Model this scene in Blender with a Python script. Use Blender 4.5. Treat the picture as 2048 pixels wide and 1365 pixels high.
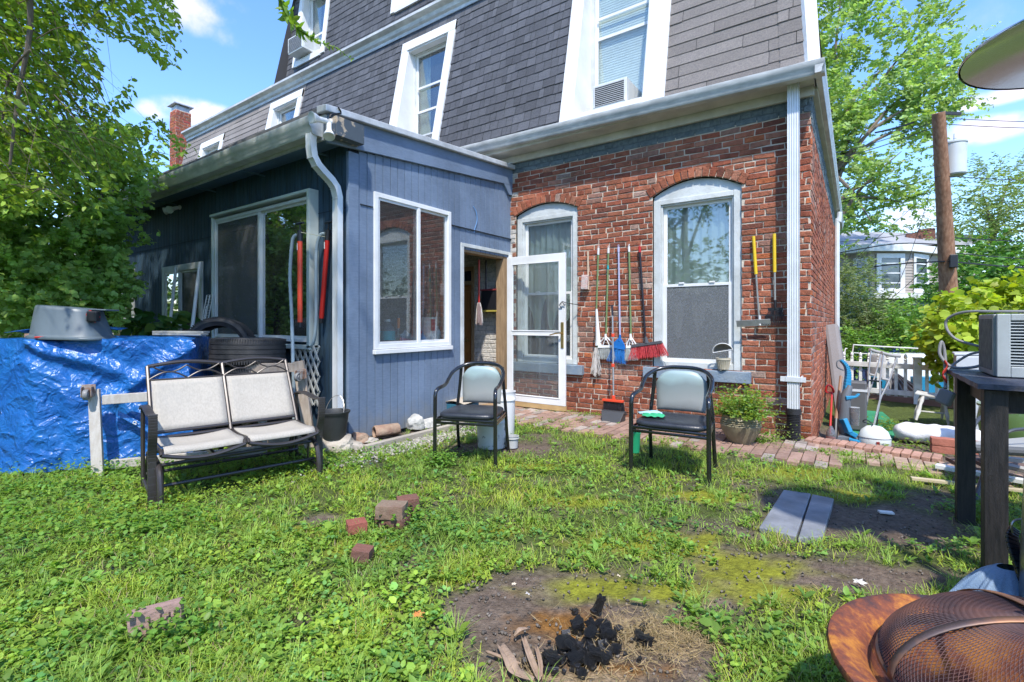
import bpy, bmesh, math, random
import numpy as np
from mathutils import Vector, Matrix, noise as mnoise
R = random.Random(7)
rad = math.radians
for o in list(bpy.data.objects): bpy.data.objects.remove(o)
scene = bpy.context.scene
COL = scene.collection
# ---------------------------------------------------------------- camera
CAMH = 1.2; FPX = 980.0; HOR = 645.0; YAW = 35.0
cam_d = bpy.data.cameras.new('camera'); cam = bpy.data.objects.new('camera', cam_d); COL.objects.link(cam)
cam.location = (0, 0, CAMH); cam.rotation_euler = (rad(90), 0, rad(YAW))
cam_d.sensor_width = 36; cam_d.lens = FPX/2048*36; cam_d.shift_y = -(682.5-HOR)/2048
cam_d.clip_start = .05; cam_d.clip_end = 3000
scene.camera = cam
# ---------------------------------------------------------------- light
SUNV = Vector((.72, -1.0, 1.80)).normalized()
sun_d = bpy.data.lights.new('sun', 'SUN'); sun_d.energy = 2.4; sun_d.angle = rad(1.6); sun_d.color = (1, .95, .87)
sun = bpy.data.objects.new('sun', sun_d); COL.objects.link(sun)
sun.rotation_euler = SUNV.to_track_quat('Z', 'Y').to_euler()
w = bpy.data.worlds.new('World'); scene.world = w; w.use_nodes = True
nt = w.node_tree; nt.nodes.clear()
out = nt.nodes.new('ShaderNodeOutputWorld'); bg = nt.nodes.new('ShaderNodeBackground')
sky = nt.nodes.new('ShaderNodeTexSky'); sky.sky_type = 'NISHITA'; sky.sun_disc = False
sky.sun_elevation = math.asin(SUNV.z); sky.sun_rotation = math.atan2(SUNV.x, SUNV.y)
sky.air_density = 1.1; sky.dust_density = .4; sky.ozone_density = 2.2; sky.altitude = 50
bg.inputs['Strength'].default_value = .15
# clouds: soft patches of noise placed in the sky by direction
def _n(t, **k):
    n = nt.nodes.new(t)
    for a, b in k.items(): setattr(n, a, b)
    return n
geo = _n('ShaderNodeTexCoord')
def sky_dir(px, py):
    y = rad(YAW); t = (px-1024)/FPX; s = (HOR-py)/FPX
    return Vector((-math.sin(y)+t*math.cos(y), math.cos(y)+t*math.sin(y), s)).normalized()
noi = _n('ShaderNodeTexNoise'); noi.inputs['Scale'].default_value = 9; noi.inputs['Detail'].default_value = 7
noi.inputs['Roughness'].default_value = .55
nt.links.new(geo.outputs['Generated'], noi.inputs['Vector'])
total = None
def _math(op, a, b=None, clamp=False):
    m = _n('ShaderNodeMath', operation=op, use_clamp=clamp)
    for i, v in enumerate((a, b)):
        if v is None: continue
        if isinstance(v, (int, float)): m.inputs[i].default_value = v
        else: nt.links.new(v, m.inputs[i])
    return m.outputs[0]
for (px, py, rx, rz, amp) in ((395, 228, .085, .03, 1.25), (320, 222, .05, .022, 1.0), (1965, 262, .075, .026, 1.1), (1950, 205, .035, .016, .9),
                         (2015, 190, .055, .016, .95), (400, 8, .09, .04, .8), (470, 75, .05, .03, .55), (385, 40, .06, .03, .6), (900, -300, .3, .12, .8), (1500, -500, .3, .15, .8), (-300, 200, .2, .08, .8), (2500, 200, .2, .06, .9),
                         (1700, 5, .12, .03, .35), (1940, 60, .12, .06, .3), (1820, 440, .07, .05, .45), (1240, 660, .5, .05, .3)):
    d = sky_dir(px, py); side = Vector((d.y, -d.x, 0)).normalized(); up = side.cross(d)
    acc = None
    for ax, s in ((side, rx), (up, rz)):
        dt = _n('ShaderNodeVectorMath', operation='DOT_PRODUCT'); nt.links.new(geo.outputs['Generated'], dt.inputs[0]); dt.inputs[1].default_value = ax
        q = _math('POWER', _math('ABSOLUTE', _math('DIVIDE', dt.outputs['Value'], s)), 2.0)
        acc = q if acc is None else _math('ADD', acc, q)
    front = _n('ShaderNodeVectorMath', operation='DOT_PRODUCT'); nt.links.new(geo.outputs['Generated'], front.inputs[0]); front.inputs[1].default_value = d
    fm = _math('GREATER_THAN', front.outputs['Value'], .2)
    m = _math('MULTIPLY', _math('MULTIPLY', _math('SUBTRACT', 1.0, acc, True), amp), fm)
    total = m if total is None else _math('MAXIMUM', total, m)
nn = _math('MULTIPLY', _math('SUBTRACT', noi.outputs['Fac'], .32), 2.6, True)
cl = _math('MULTIPLY', total, nn)
ramp = _n('ShaderNodeMapRange'); ramp.inputs[1].default_value = .1; ramp.inputs[2].default_value = .62; ramp.inputs[4].default_value = .9
ramp.interpolation_type = 'SMOOTHSTEP'
nt.links.new(cl, ramp.inputs[0])
mixc = _n('ShaderNodeMix', data_type='RGBA'); nt.links.new(ramp.outputs[0], mixc.inputs[0])
hs = _n('ShaderNodeHueSaturation'); hs.inputs['Saturation'].default_value = 1.15; nt.links.new(sky.outputs[0], hs.inputs['Color']); tn = _n('ShaderNodeMix', data_type='RGBA', blend_type='MULTIPLY'); tn.inputs[0].default_value = 1; tn.inputs[7].default_value = (.80, .85, 1.0, 1); nt.links.new(hs.outputs[0], tn.inputs[6]); nt.links.new(tn.outputs[2], mixc.inputs[6]); mixc.inputs[7].default_value = (3.5, 3.2, 3.5, 1)
nt.links.new(mixc.outputs[2], bg.inputs['Color']); nt.links.new(bg.outputs[0], out.inputs[0])
scene.view_settings.view_transform = 'Standard'; scene.view_settings.look = 'None'
scene.view_settings.exposure = 1.43; scene.view_settings.gamma = 1; scene.view_settings.use_curve_mapping = False
# ---------------------------------------------------------------- pixel -> world helpers (measured positions of things)
_F = Vector((-math.sin(rad(YAW)), math.cos(rad(YAW)), 0)); _R = Vector((math.cos(rad(YAW)), math.sin(rad(YAW)), 0))
def _ray(px, py): return _F + _R*((px-1024)/FPX) + Vector((0, 0, (HOR-py)/FPX))
_C = Vector((0, 0, CAMH))
def PY(px, py, Y): r = _ray(px, py); return _C + r*(Y/r.y)
def PX(px, py, X): r = _ray(px, py); return _C + r*(X/r.x)
def PZ(px, py, Z=0): r = _ray(px, py); return _C + r*((Z-CAMH)/r.z)
def PD(px, py, d): return _C + _ray(px, py)*d
# ---------------------------------------------------------------- scene tree helpers
WM = {}
def tag(o, label=None, cat=None, group=None, kind=None):
    if label: o['label'] = label
    if cat: o['category'] = cat
    if group: o['group'] = group
    if kind: o['kind'] = kind
    return o
def thing(name, label, cat, loc=(0, 0, 0), rot=0, group=None, kind=None):
    o = bpy.data.objects.new(name, None); COL.objects.link(o); o.empty_display_size = .1
    e = (0, 0, rot) if isinstance(rot, (int, float)) else tuple(rot)
    o.location = loc; o.rotation_euler = e
    from mathutils import Euler
    WM[o.name] = Matrix.Translation(Vector(loc)) @ Euler(e).to_matrix().to_4x4()
    return tag(o, label, cat, group, kind)
def copy_tree(o, parent=None):
    c = o.copy(); COL.objects.link(c); c.parent = parent
    for ch in [x for x in bpy.data.objects if x.parent == o]: copy_tree(ch, c)
    return c
# ---------------------------------------------------------------- mesh builder
class MB:
    def __init__(s): s.v = []; s.f = []; s.c = []; s.m = []; s.T = None
    def add(s, vs, fs, col=None, mi=0):
        b = len(s.v)
        if s.T is not None: vs = [s.T @ Vector(p) for p in vs]
        s.v += [tuple(p) for p in vs]; s.f += [tuple(i+b for i in f) for f in fs]
        s.c += [col or (1, 1, 1)]*len(fs); s.m += [mi]*len(fs); return s
    def hexa(s, p, col=None, mi=0):
        return s.add(p, [(0, 3, 2, 1), (4, 5, 6, 7), (0, 1, 5, 4), (1, 2, 6, 5), (2, 3, 7, 6), (3, 0, 4, 7)], col, mi)
    def box(s, x0, x1, y0, y1, z0, z1, col=None, mi=0):
        x0, x1 = sorted((x0, x1)); y0, y1 = sorted((y0, y1)); z0, z1 = sorted((z0, z1))
        return s.hexa([(x0, y0, z0), (x1, y0, z0), (x1, y1, z0), (x0, y1, z0), (x0, y0, z1), (x1, y0, z1), (x1, y1, z1), (x0, y1, z1)], col, mi)
    def beam(s, a, b, w, h, up=(0, 0, 1), col=None, mi=0, w2=None, h2=None):
        a = Vector(a); b = Vector(b); d = (b-a).normalized(); u = Vector(up)
        if abs(d.dot(u)) > .98: u = Vector((1, 0, 0))
        sd = d.cross(u).normalized(); u = sd.cross(d).normalized()
        w2 = w if w2 is None else w2; h2 = h if h2 is None else h2
        def q(c, w, h): return [c-sd*w/2-u*h/2, c+sd*w/2-u*h/2, c+sd*w/2+u*h/2, c-sd*w/2+u*h/2]
        return s.hexa(q(a, w, h)+q(b, w2, h2), col, mi)
    def tube(s, pts, r, n=8, caps=True, closed=False, col=None, mi=0):
        pts = [Vector(p) for p in pts]; N = len(pts); rs = r if isinstance(r, (list, tuple)) else [r]*N
        vs = []; u = None
        for i, p in enumerate(pts):
            if closed: d = pts[(i+1) % N]-pts[i-1]
            else: d = pts[min(i+1, N-1)]-pts[max(i-1, 0)]
            if d.length < 1e-9: d = Vector((0, 0, 1))
            d.normalize()
            if u is None: u = d.orthogonal().normalized()
            else:
                u = u-d*u.dot(d)
                u = u.normalized() if u.length > 1e-6 else d.orthogonal().normalized()
            v = d.cross(u)
            for k in range(n):
                a = 2*math.pi*k/n; vs.append(p+(u*math.cos(a)+v*math.sin(a))*rs[i])
        fs = []
        for i in range(N if closed else N-1):
            j = (i+1) % N
            for k in range(n): fs.append((i*n+k, i*n+(k+1) % n, j*n+(k+1) % n, j*n+k))
        if caps and not closed: fs += [tuple(range(n-1, -1, -1)), tuple((N-1)*n+k for k in range(n))]
        return s.add(vs, fs, col, mi)
    def lathe(s, prof, n=24, M=None, col=None, mi=0, a0=0, a1=2*math.pi, sx=1, sy=1):
        M = M or Matrix(); full = abs(a1-a0-2*math.pi) < 1e-6; vs = []; K = n if full else n+1
        for r, z in prof:
            for k in range(K):
                a = a0+(a1-a0)*k/n; vs.append(M @ Vector((r*sx*math.cos(a), r*sy*math.sin(a), z)))
        fs = []
        for i in range(len(prof)-1):
            for k in range(n if full else n):
                k2 = (k+1) % K
                fs.append((i*K+k, i*K+k2, (i+1)*K+k2, (i+1)*K+k))
        return s.add(vs, fs, col, mi)
    def prism(s, poly, O, u, v, n, t, col=None, mi=0):
        O = Vector(O); u = Vector(u); v = Vector(v); n = Vector(n); K = len(poly)
        a = [O+u*p[0]+v*p[1] for p in poly]; b = [p+n*t for p in a]
        fs = [tuple(range(K-1, -1, -1)), tuple(range(K, 2*K))]+[(k, (k+1) % K, K+(k+1) % K, K+k) for k in range(K)]
        return s.add(a+b, fs, col, mi)
    def sweep(s, prof, path_a, path_b, col=None, mi=0, closed=True, caps=True):
        # extrude list of points prof (already 3D at a) to b by offset
        d = Vector(path_b)-Vector(path_a); a = [Vector(p) for p in prof]; b = [p+d for p in a]; K = len(a)
        fs = [(k, (k+1) % K, K+(k+1) % K, K+k) for k in range(K if closed else K-1)]
        if caps and closed: fs += [tuple(range(K-1, -1, -1)), tuple(range(K, 2*K))]
        return s.add(a+b, fs, col, mi)
    def grid(s, fn, nu, nv, col=None, mi=0, closed_u=False):
        vs = [fn(i/nu, j/nv) for j in range(nv+1) for i in range(nu+(0 if closed_u else 1))]
        K = nu if closed_u else nu+1
        fs = [(j*K+i, j*K+(i+1) % K, (j+1)*K+(i+1) % K, (j+1)*K+i) for j in range(nv) for i in range(nu)]
        return s.add(vs, fs, col, mi)
    def build(s, name, mat, parent=None, smooth=False, bevel=0, local=False, angle=35, label=None, sub=0, solid=0):
        vs = s.v
        if parent is not None and not local:
            root = parent
            while root.parent: root = root.parent
            if root.name in WM:
                inv = WM[root.name].inverted(); vs = [inv @ Vector(p) for p in vs]
        me = bpy.data.meshes.new(name); me.from_pydata([tuple(p) for p in vs], [], s.f)
        mats = mat if isinstance(mat, (list, tuple)) else [mat]
        for m in mats: me.materials.append(m)
        if len(mats) > 1: me.polygons.foreach_set('material_index', s.m)
        if True:
            ca = me.color_attributes.new('Col', 'FLOAT_COLOR', 'CORNER')
            tot = np.zeros(len(me.polygons), dtype=np.int32); me.polygons.foreach_get('loop_total', tot)
            arr = np.repeat(np.array([(c[0], c[1], c[2], 1) for c in s.c], dtype=np.float32), tot, axis=0)
            ca.data.foreach_set('color', arr.ravel())
        if smooth: me.shade_smooth(); me.set_sharp_from_angle(angle=rad(angle))
        me.update()
        o = bpy.data.objects.new(name, me); COL.objects.link(o)
        if parent is not None: o.parent = parent
        if solid: md = o.modifiers.new('s', 'SOLIDIFY'); md.thickness = solid; md.offset = 0
        if bevel: md = o.modifiers.new('b', 'BEVEL'); md.width = bevel; md.segments = 2; md.limit_method = 'ANGLE'; md.angle_limit = rad(40)
        if sub: md = o.modifiers.new('sub', 'SUBSURF'); md.levels = md.render_levels = sub
        if label: o['label'] = label
        return o
def arcpts(c, r, a0, a1, n, u, v):
    c = Vector(c); u = Vector(u); v = Vector(v)
    return [c+u*r*math.cos(a0+(a1-a0)*i/n)+v*r*math.sin(a0+(a1-a0)*i/n) for i in range(n+1)]
def smoothpath(pts, k=4):
    pts = [Vector(p) for p in pts]; o = []
    for i in range(len(pts)-1):
        p0 = pts[max(i-1, 0)]; p1 = pts[i]; p2 = pts[i+1]; p3 = pts[min(i+2, len(pts)-1)]
        for j in range(k):
            t = j/k
            o.append(.5*((2*p1)+(p2-p0)*t+(2*p0-5*p1+4*p2-p3)*t*t+(3*p1-p0-3*p2+p3)*t**3))
    return o+[pts[-1]]
# ---------------------------------------------------------------- materials
MATS = {}
def mk(name, col, rough=.6, metal=0, col2=None, nscale=6, bump=0, bscale=60, spec=.5, attr=False, coat=0, trans=0, grime=.18, gscale=1.6,
       thr=None, stretch=None, bump2=0, b2scale=8, alpha=None, rough2=None):
    if name in MATS: return MATS[name]
    m = bpy.data.materials.new(name); m.use_nodes = True; t = m.node_tree; N = t.nodes; L = t.links
    b = N['Principled BSDF']; tc = N.new('ShaderNodeTexCoord'); src = tc.outputs['Object']
    if stretch:
        mp = N.new('ShaderNodeMapping'); mp.inputs['Scale'].default_value = stretch; L.new(src, mp.inputs[0]); src2 = mp.outputs[0]
    else: src2 = src
    def noise(sc, det=4, v=src2, ro=.55):
        n = N.new('ShaderNodeTexNoise'); n.inputs['Scale'].default_value = sc; n.inputs['Detail'].default_value = det; n.inputs['Roughness'].default_value = ro; L.new(v, n.inputs['Vector']); return n.outputs['Fac']
    def mixc(f, a, c, mode='MIX'):
        x = N.new('ShaderNodeMix'); x.data_type = 'RGBA'; x.blend_type = mode
        for i, q in ((0, f), (6, a), (7, c)):
            if isinstance(q, (int, float)): x.inputs[i].default_value = q
            elif isinstance(q, tuple): x.inputs[i].default_value = (*q[:3], 1)
            else: L.new(q, x.inputs[i])
        return x.outputs[2]
    def mapr(v, a, c, lo=0, hi=1):
        r = N.new('ShaderNodeMapRange'); r.inputs[1].default_value = a; r.inputs[2].default_value = c; r.inputs[3].default_value = lo; r.inputs[4].default_value = hi; L.new(v, r.inputs[0]); return r.outputs[0]
    c = tuple(col)
    if col2:
        lo, hi = thr or (.35, .65)
        c = mixc(mapr(noise(nscale), lo, hi), c, tuple(col2))
    if attr:
        a = N.new('ShaderNodeVertexColor'); a.layer_name = 'Col'; c = mixc(1.0, c, a.outputs[0], 'MULTIPLY')
    if grime:
        g = mapr(noise(gscale, 6, src, .65), .3, .7, 1-grime, 1+grime*.4)
        cm = N.new('ShaderNodeCombineColor'); [L.new(g, cm.inputs[i]) for i in range(3)]
        c = mixc(1.0, c, cm.outputs[0], 'MULTIPLY')
    if isinstance(c, tuple): b.inputs['Base Color'].default_value = (*c[:3], 1)
    else: L.new(c, b.inputs['Base Color'])
    if rough2 is not None: L.new(mapr(noise(nscale*1.7, 5), .35, .65, rough, rough2), b.inputs['Roughness'])
    else: b.inputs['Roughness'].default_value = rough
    b.inputs['Metallic'].default_value = metal; b.inputs['Specular IOR Level'].default_value = spec
    b.inputs['Coat Weight'].default_value = coat
    if alpha is not None: b.inputs['Alpha'].default_value = alpha
    nrm = None
    if bump:
        bp = N.new('ShaderNodeBump'); bp.inputs['Strength'].default_value = bump; bp.inputs['Distance'].default_value = .01; L.new(noise(bscale, 5), bp.inputs['Height']); nrm = bp.outputs[0]
    if bump2:
        b2 = N.new('ShaderNodeBump'); b2.inputs['Strength'].default_value = bump2; b2.inputs['Distance'].default_value = .03; L.new(noise(b2scale, 3, src), b2.inputs['Height'])
        if nrm: L.new(nrm, b2.inputs['Normal'])
        nrm = b2.outputs[0]
    if nrm: L.new(nrm, b.inputs['Normal'])
    if trans:
        tr = N.new('ShaderNodeBsdfTranslucent'); mx = N.new('ShaderNodeMixShader'); mx.inputs[0].default_value = trans
        if isinstance(c, tuple): tr.inputs[0].default_value = (*c[:3], 1)
        else: L.new(mixc(1.0, c, (1.25, 1.35, .55), 'MULTIPLY'), tr.inputs[0])
        L.new(b.outputs[0], mx.inputs[1]); L.new(tr.outputs[0], mx.inputs[2]); L.new(mx.outputs[0], N['Material Output'].inputs[0])
    MATS[name] = m; return m
def mkglass(name, tint=(.9, .95, .93), refl=1.0, dust=.04, rough=.02, ior=1.5):
    if name in MATS: return MATS[name]
    m = bpy.data.materials.new(name); m.use_nodes = True; N = m.node_tree.nodes; L = m.node_tree.links; N.clear()
    o = N.new('ShaderNodeOutputMaterial'); tr = N.new('ShaderNodeBsdfTransparent'); tr.inputs[0].default_value = (*tint, 1)
    gl = N.new('ShaderNodeBsdfGlossy'); gl.inputs['Roughness'].default_value = rough
    ge = N.new('ShaderNodeNewGeometry'); dt = N.new('ShaderNodeVectorMath'); dt.operation = 'DOT_PRODUCT'; L.new(ge.outputs['Normal'], dt.inputs[0]); L.new(ge.outputs['Incoming'], dt.inputs[1])
    def mth(op, a, b=None, c=None):
        q = N.new('ShaderNodeMath'); q.operation = op; q.use_clamp = op == 'MULTIPLY'
        for i, z in enumerate((a, b, c)):
            if z is None: continue
            if isinstance(z, (int, float)): q.inputs[i].default_value = z
            else: L.new(z, q.inputs[i])
        return q.outputs[0]
    fres = mth('MULTIPLY_ADD', mth('POWER', mth('SUBTRACT', 1.0, mth('ABSOLUTE', dt.outputs['Value'])), 5.0), .96, .04)   # Schlick, same on both faces
    ml = N.new('ShaderNodeMath'); ml.operation = 'MULTIPLY'; ml.use_clamp = True; ml.inputs[1].default_value = refl*1.8; L.new(fres, ml.inputs[0])
    mx = N.new('ShaderNodeMixShader'); L.new(ml.outputs[0], mx.inputs[0]); L.new(tr.outputs[0], mx.inputs[1]); L.new(gl.outputs[0], mx.inputs[2])
    df = N.new('ShaderNodeBsdfDiffuse'); df.inputs[0].default_value = (.55, .58, .6, 1)
    tc = N.new('ShaderNodeTexCoord'); n = N.new('ShaderNodeTexNoise'); n.inputs['Scale'].default_value = 55; n.inputs['Detail'].default_value = 3; L.new(tc.outputs['Object'], n.inputs['Vector'])
    r = N.new('ShaderNodeMapRange'); r.inputs[1].default_value = .5; r.inputs[2].default_value = .8; r.inputs[3].default_value = dust*1.3; r.inputs[4].default_value = dust*2.2; L.new(n.outputs['Fac'], r.inputs[0])
    mx2 = N.new('ShaderNodeMixShader'); L.new(r.outputs[0], mx2.inputs[0]); L.new(mx.outputs[0], mx2.inputs[1]); L.new(df.outputs[0], mx2.inputs[2]); L.new(mx2.outputs[0], o.inputs[0])
    MATS[name] = m; return m
# ================================================================ materials of the setting
m_brick = mk('brick', (1.05, 1.02, 1), .85, attr=True, bump=1.0, bscale=60, grime=.34, gscale=1.3, spec=.2, col2=(.70, .71, .72), nscale=24, thr=(.42, .66))
m_mortar = mk('mortar', (.68, .60, .48), .95, col2=(.50, .42, .34), nscale=5, bump=.8, bscale=70, grime=.2, spec=.1)
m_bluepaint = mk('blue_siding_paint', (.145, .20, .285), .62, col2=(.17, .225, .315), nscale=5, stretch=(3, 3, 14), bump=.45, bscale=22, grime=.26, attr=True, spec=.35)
def add_splash(m, col, h=.32, amt=.55):
    N = m.node_tree.nodes; L = m.node_tree.links; b = N['Principled BSDF']; src = b.inputs['Base Color'].links[0].from_socket; tc = N.new('ShaderNodeTexCoord'); sp = N.new('ShaderNodeSeparateXYZ'); L.new(tc.outputs['Object'], sp.inputs[0])
    n = N.new('ShaderNodeTexNoise'); n.inputs['Scale'].default_value = 9; n.inputs['Detail'].default_value = 8; L.new(tc.outputs['Object'], n.inputs[0]); a = N.new('ShaderNodeMath'); a.operation = 'MULTIPLY_ADD'; a.inputs[1].default_value = -.7; L.new(n.outputs['Fac'], a.inputs[0]); a2 = N.new('ShaderNodeMath'); a2.operation = 'ADD'; L.new(a.outputs[0], a2.inputs[0]); L.new(sp.outputs['Z'], a2.inputs[1]); a.inputs[2].default_value = .35
    r = N.new('ShaderNodeMapRange'); r.inputs[1].default_value = 0; r.inputs[2].default_value = h; r.inputs[3].default_value = amt; r.inputs[4].default_value = 0; L.new(a2.outputs[0], r.inputs[0])
    x = N.new('ShaderNodeMix'); x.data_type = 'RGBA'; L.new(r.outputs[0], x.inputs[0]); L.new(src, x.inputs[6]); x.inputs[7].default_value = (*col, 1); L.new(x.outputs[2], b.inputs['Base Color'])
add_splash(m_bluepaint, (.20, .20, .18))
m_bluedark = mk('shaded_weathered_blue_paint', (.034, .072, .115), .7, col2=(.026, .043, .052), nscale=3, stretch=(9, 9, 1.2), bump=.4, bscale=12, grime=.3, attr=True, spec=.3, thr=(.4, .75))  # shade of the annex front put into the paint colour, plus weathered streaks
m_groove = mk('siding_groove', (.012, .018, .028), .9, grime=0)
m_white = mk('white_paint', (.74, .75, .75), .5, col2=(.66, .66, .64), nscale=3, bump=.15, bscale=30, grime=.1)
m_whiteold = mk('old_white_trim', (.60, .63, .62), .6, col2=(.48, .50, .48), nscale=5, bump=.3, bscale=30, grime=.22)
m_alu = mk('white_aluminium', (.66, .68, .69), .38, metal=.1, grime=.14, col2=(.58, .6, .6), nscale=4)
m_gutter = mk('gutter_enamel', (.60, .61, .60), .4, grime=.25, gscale=3, col2=(.46, .47, .46), nscale=6, stretch=(1, 1, 4))
m_soffit_blue = mk('blue_soffit', (.10, .17, .27), .7, grime=.2)  # even blue of the annex soffit
m_soffit = mk('soffit_white', (.56, .55, .50), .7, grime=.25, gscale=4)
m_shingle = mk('dark_shingle', (1, 1, 1), .95, attr=True, bump=.9, bscale=160, grime=.2, gscale=1.2, spec=.15, col2=(.72, .74, .78), nscale=70)
m_flash = mk('roof_edge_metal', (.55, .57, .58), .45, metal=.2, grime=.35, gscale=5)
m_sillblue = mk('blue_stone_sill', (.17, .23, .30), .7, col2=(.24, .29, .33), nscale=9, bump=.5, bscale=40, grime=.25)
m_curtain = mk('sheer_curtain', (.78, .80, .80), .9, trans=.3, grime=.08)
m_room = mk('dark_interior', (.05, .05, .055), .9, grime=.1)
m_glass = mkglass('window_glass', (.80, .86, .84), 2.2, .02)
m_glassd = mkglass('dusty_screen_glass', (.38, .38, .37), .12, .10, .08)
m_glassr = mkglass('mirror_like_glass', (.45, .5, .48), 4.5, .015)
m_screen = mkglass('insect_screen', (.5, .5, .5), .22, .14, .3)
m_black = mk('black_rubber', (.02, .02, .022), .5, grime=.2)
m_doorwood = mk('brown_stained_door', (.40, .17, .045), .5, col2=(.30, .12, .03), nscale=5, stretch=(12, 12, 1), grime=.15, bump=.1)
m_rawwood = mk('raw_wood', (.36, .24, .13), .8, col2=(.26, .17, .09), nscale=6, stretch=(8, 8, 1), bump=.4, grime=.25)
m_whitebrick = mk('white_painted_brick', (1, 1, 1), .7, attr=True, bump=.8, bscale=40, grime=.16)
BY = 5.85; BX = -.37; AX = -4.13; AY = 3.07; ZT = 3.64
# ---------------------------------------------------------------- brick faces
def arch_top(o, u):
    u0, u1, z0, zs, rise = o
    if rise <= 0: return zs
    t = (u-u0)/(u1-u0)*2-1
    return zs+rise*(1-t*t)
def sheet(mb, P, u0, u1, z0, z1, ops, mi=0, col=None):
    """wall sheet in (u,z) with arched openings; P(u,z)->point"""
    us = {u0, u1}
    for o in ops:
        a, b = max(o[0], u0), min(o[1], u1); n = 12 if o[4] > 0 else 1
        for i in range(n+1): us.add(a+(b-a)*i/n)
    us = sorted(us)
    for a, b in zip(us, us[1:]):
        if b-a < 1e-5: continue
        m = (a+b)/2; iv = sorted([(o[2], arch_top(o, a), arch_top(o, b)) for o in ops if o[0] < m < o[1]])
        la, lb = z0, z0
        for (s, ta, tb) in iv:
            if s > la+1e-5: mb.add([P(a, la), P(b, lb), P(b, s), P(a, s)], [(0, 1, 2, 3)], col, mi)
            la, lb = ta, tb
        mb.add([P(a, la), P(b, lb), P(b, z1), P(a, z1)], [(0, 1, 2, 3)], col, mi)
def bricks(mb, P, u0, u1, z0, z1, ops, colf, blen=.213, ch=.067, seed=1, jit=.005, prot=.009, ring=.115):
    r = random.Random(seed); nrow = int(round((z1-z0)/ch)); j = .0118
    for k in range(nrow):
        zb = z0+k*ch+j/2; zt = z0+(k+1)*ch-j/2; zm = (zb+zt)/2
        head = (k % 8 == 3); L = blen/2+.001 if head else blen
        iv = []
        for o in ops:
            a0, a1, s, zs, rise = o; hw = (a1-a0)/2; c = (a0+a1)/2
            if zm < s: continue
            if rise > 0:
                rr = rise+ring; f = (zm-zs+.02)/rr
                if zm > zs-.02:
                    if f >= 1: continue
                    h = (hw+.05)*math.sqrt(max(0, 1-f)); h = min(h, hw+.05)
                else: h = hw
            else:
                if zm > zs: continue
                h = hw
            iv.append((c-h, c+h))
        u = u0-L*((k % 2)*.5+(.25 if head else 0))-r.random()*.015
        while u < u1:
            l = L*(1+r.uniform(-.05, .05)); a = max(u+j/2, u0); b = min(u+l-j/2, u1); u += l
            segs = [(a, b)]
            for (x, y) in iv:
                ns = []
                for (p, q) in segs:
                    if y <= p or x >= q: ns.append((p, q)); continue
                    if p < x: ns.append((p, x-.004))
                    if q > y: ns.append((y+.004, q))
                segs = ns
            for (p, q) in segs:
                if q-p < .02: continue
                col = colf(r, (p+q)/2, zm)
                e = .006; g = lambda: r.uniform(-jit, jit); pr = prot+r.uniform(-.003, .003); sk = r.uniform(-.003, .003)
                o4 = [(p+g(), zb+g()+sk), (q+g(), zb+g()-sk), (q+g(), zt+g()-sk), (p+g(), zt+g()+sk)]
                i4 = [(o4[0][0]+e, o4[0][1]+e), (o4[1][0]-e, o4[1][1]+e), (o4[2][0]-e, o4[2][1]-e), (o4[3][0]+e, o4[3][1]-e)]
                vs = [P(x, z, -.004) for x, z in o4]+[P(x, z, pr-.003) for x, z in o4]+[P(x, z, pr) for x, z in i4]
                mb.add(vs, [(0, 1, 5, 4), (1, 2, 6, 5), (2, 3, 7, 6), (3, 0, 4, 7), (4, 5, 9, 8), (5, 6, 10, 9), (6, 7, 11, 10), (7, 4, 8, 11), (8, 9, 10, 11)], col, 0)
def arch_bricks(mb, P, o, colf, seed, ring=.11, prot=.016):
    r = random.Random(seed); u0, u1, _, zs, rise = o
    n = int((u1-u0)*1.06/.072); K = 40
    pts = [(u0-.03+(u1-u0+.06)*i/n) for i in range(n+1)]
    for i in range(n):
        a, b = pts[i]+.005, pts[i+1]-.005; q = []
        for uu in (a, b):
            t = (uu-u0)/(u1-u0)*2-1; z = zs+rise*(1-t*t); sl = -2*rise*t*2/(u1-u0); nn = Vector((-sl, 1)).normalized()
            q.append(((uu, z+.004), (uu+nn.x*ring, z+nn.y*ring+r.uniform(-.006, .006))))
        o4 = [q[0][0], q[1][0], q[1][1], q[0][1]]; cx = sum(p[0] for p in o4)/4; cz = sum(p[1] for p in o4)/4
        i4 = [(p[0]+(cx-p[0])*.12, p[1]+(cz-p[1])*.08) for p in o4]; pr = prot+r.uniform(-.003, .003)
        vs = [P(x, z, -.02) for x, z in o4]+[P(x, z, pr-.003) for x, z in o4]+[P(x, z, pr) for x, z in i4]
        mb.add(vs, [(0, 1, 5, 4), (1, 2, 6, 5), (2, 3, 7, 6), (3, 0, 4, 7), (4, 5, 9, 8), (5, 6, 10, 9), (6, 7, 11, 10), (7, 4, 8, 11), (8, 9, 10, 11)], colf(r, cx, cz), 0)
def redbrick(r, u, z):
    b = r.random()
    if b < .10: c = (.20, .075, .05)
    elif b < .35: c = (.29, .09, .052)
    elif b < .40: c = (.36, .16, .10)
    elif b < .45: c = (.42, .13, .055)
    else: c = (.345, .125, .072)
    k = r.uniform(.8, 1.18)
    if z < .45: k *= .72+.28*max(z, .1)/.45     # bricks get darker towards the foot of the wall
    w_ = mnoise.noise(Vector((u*2.3, z*2.6, 3.1)))
    if w_ > .36: c = tuple(x*.55+.45*y for x, y in zip(c, (.36, .27, .22)))   # lime wash left on some bricks
    if r.random() < .025: c = tuple(x*.4+.6*y for x, y in zip(c, (.42, .34, .28)))
    return tuple(x*k for x in c)
def slatebrick(r, u, z):
    k = r.uniform(.92, 1.08); return (.15*k, .19*k, .205*k)
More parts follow.
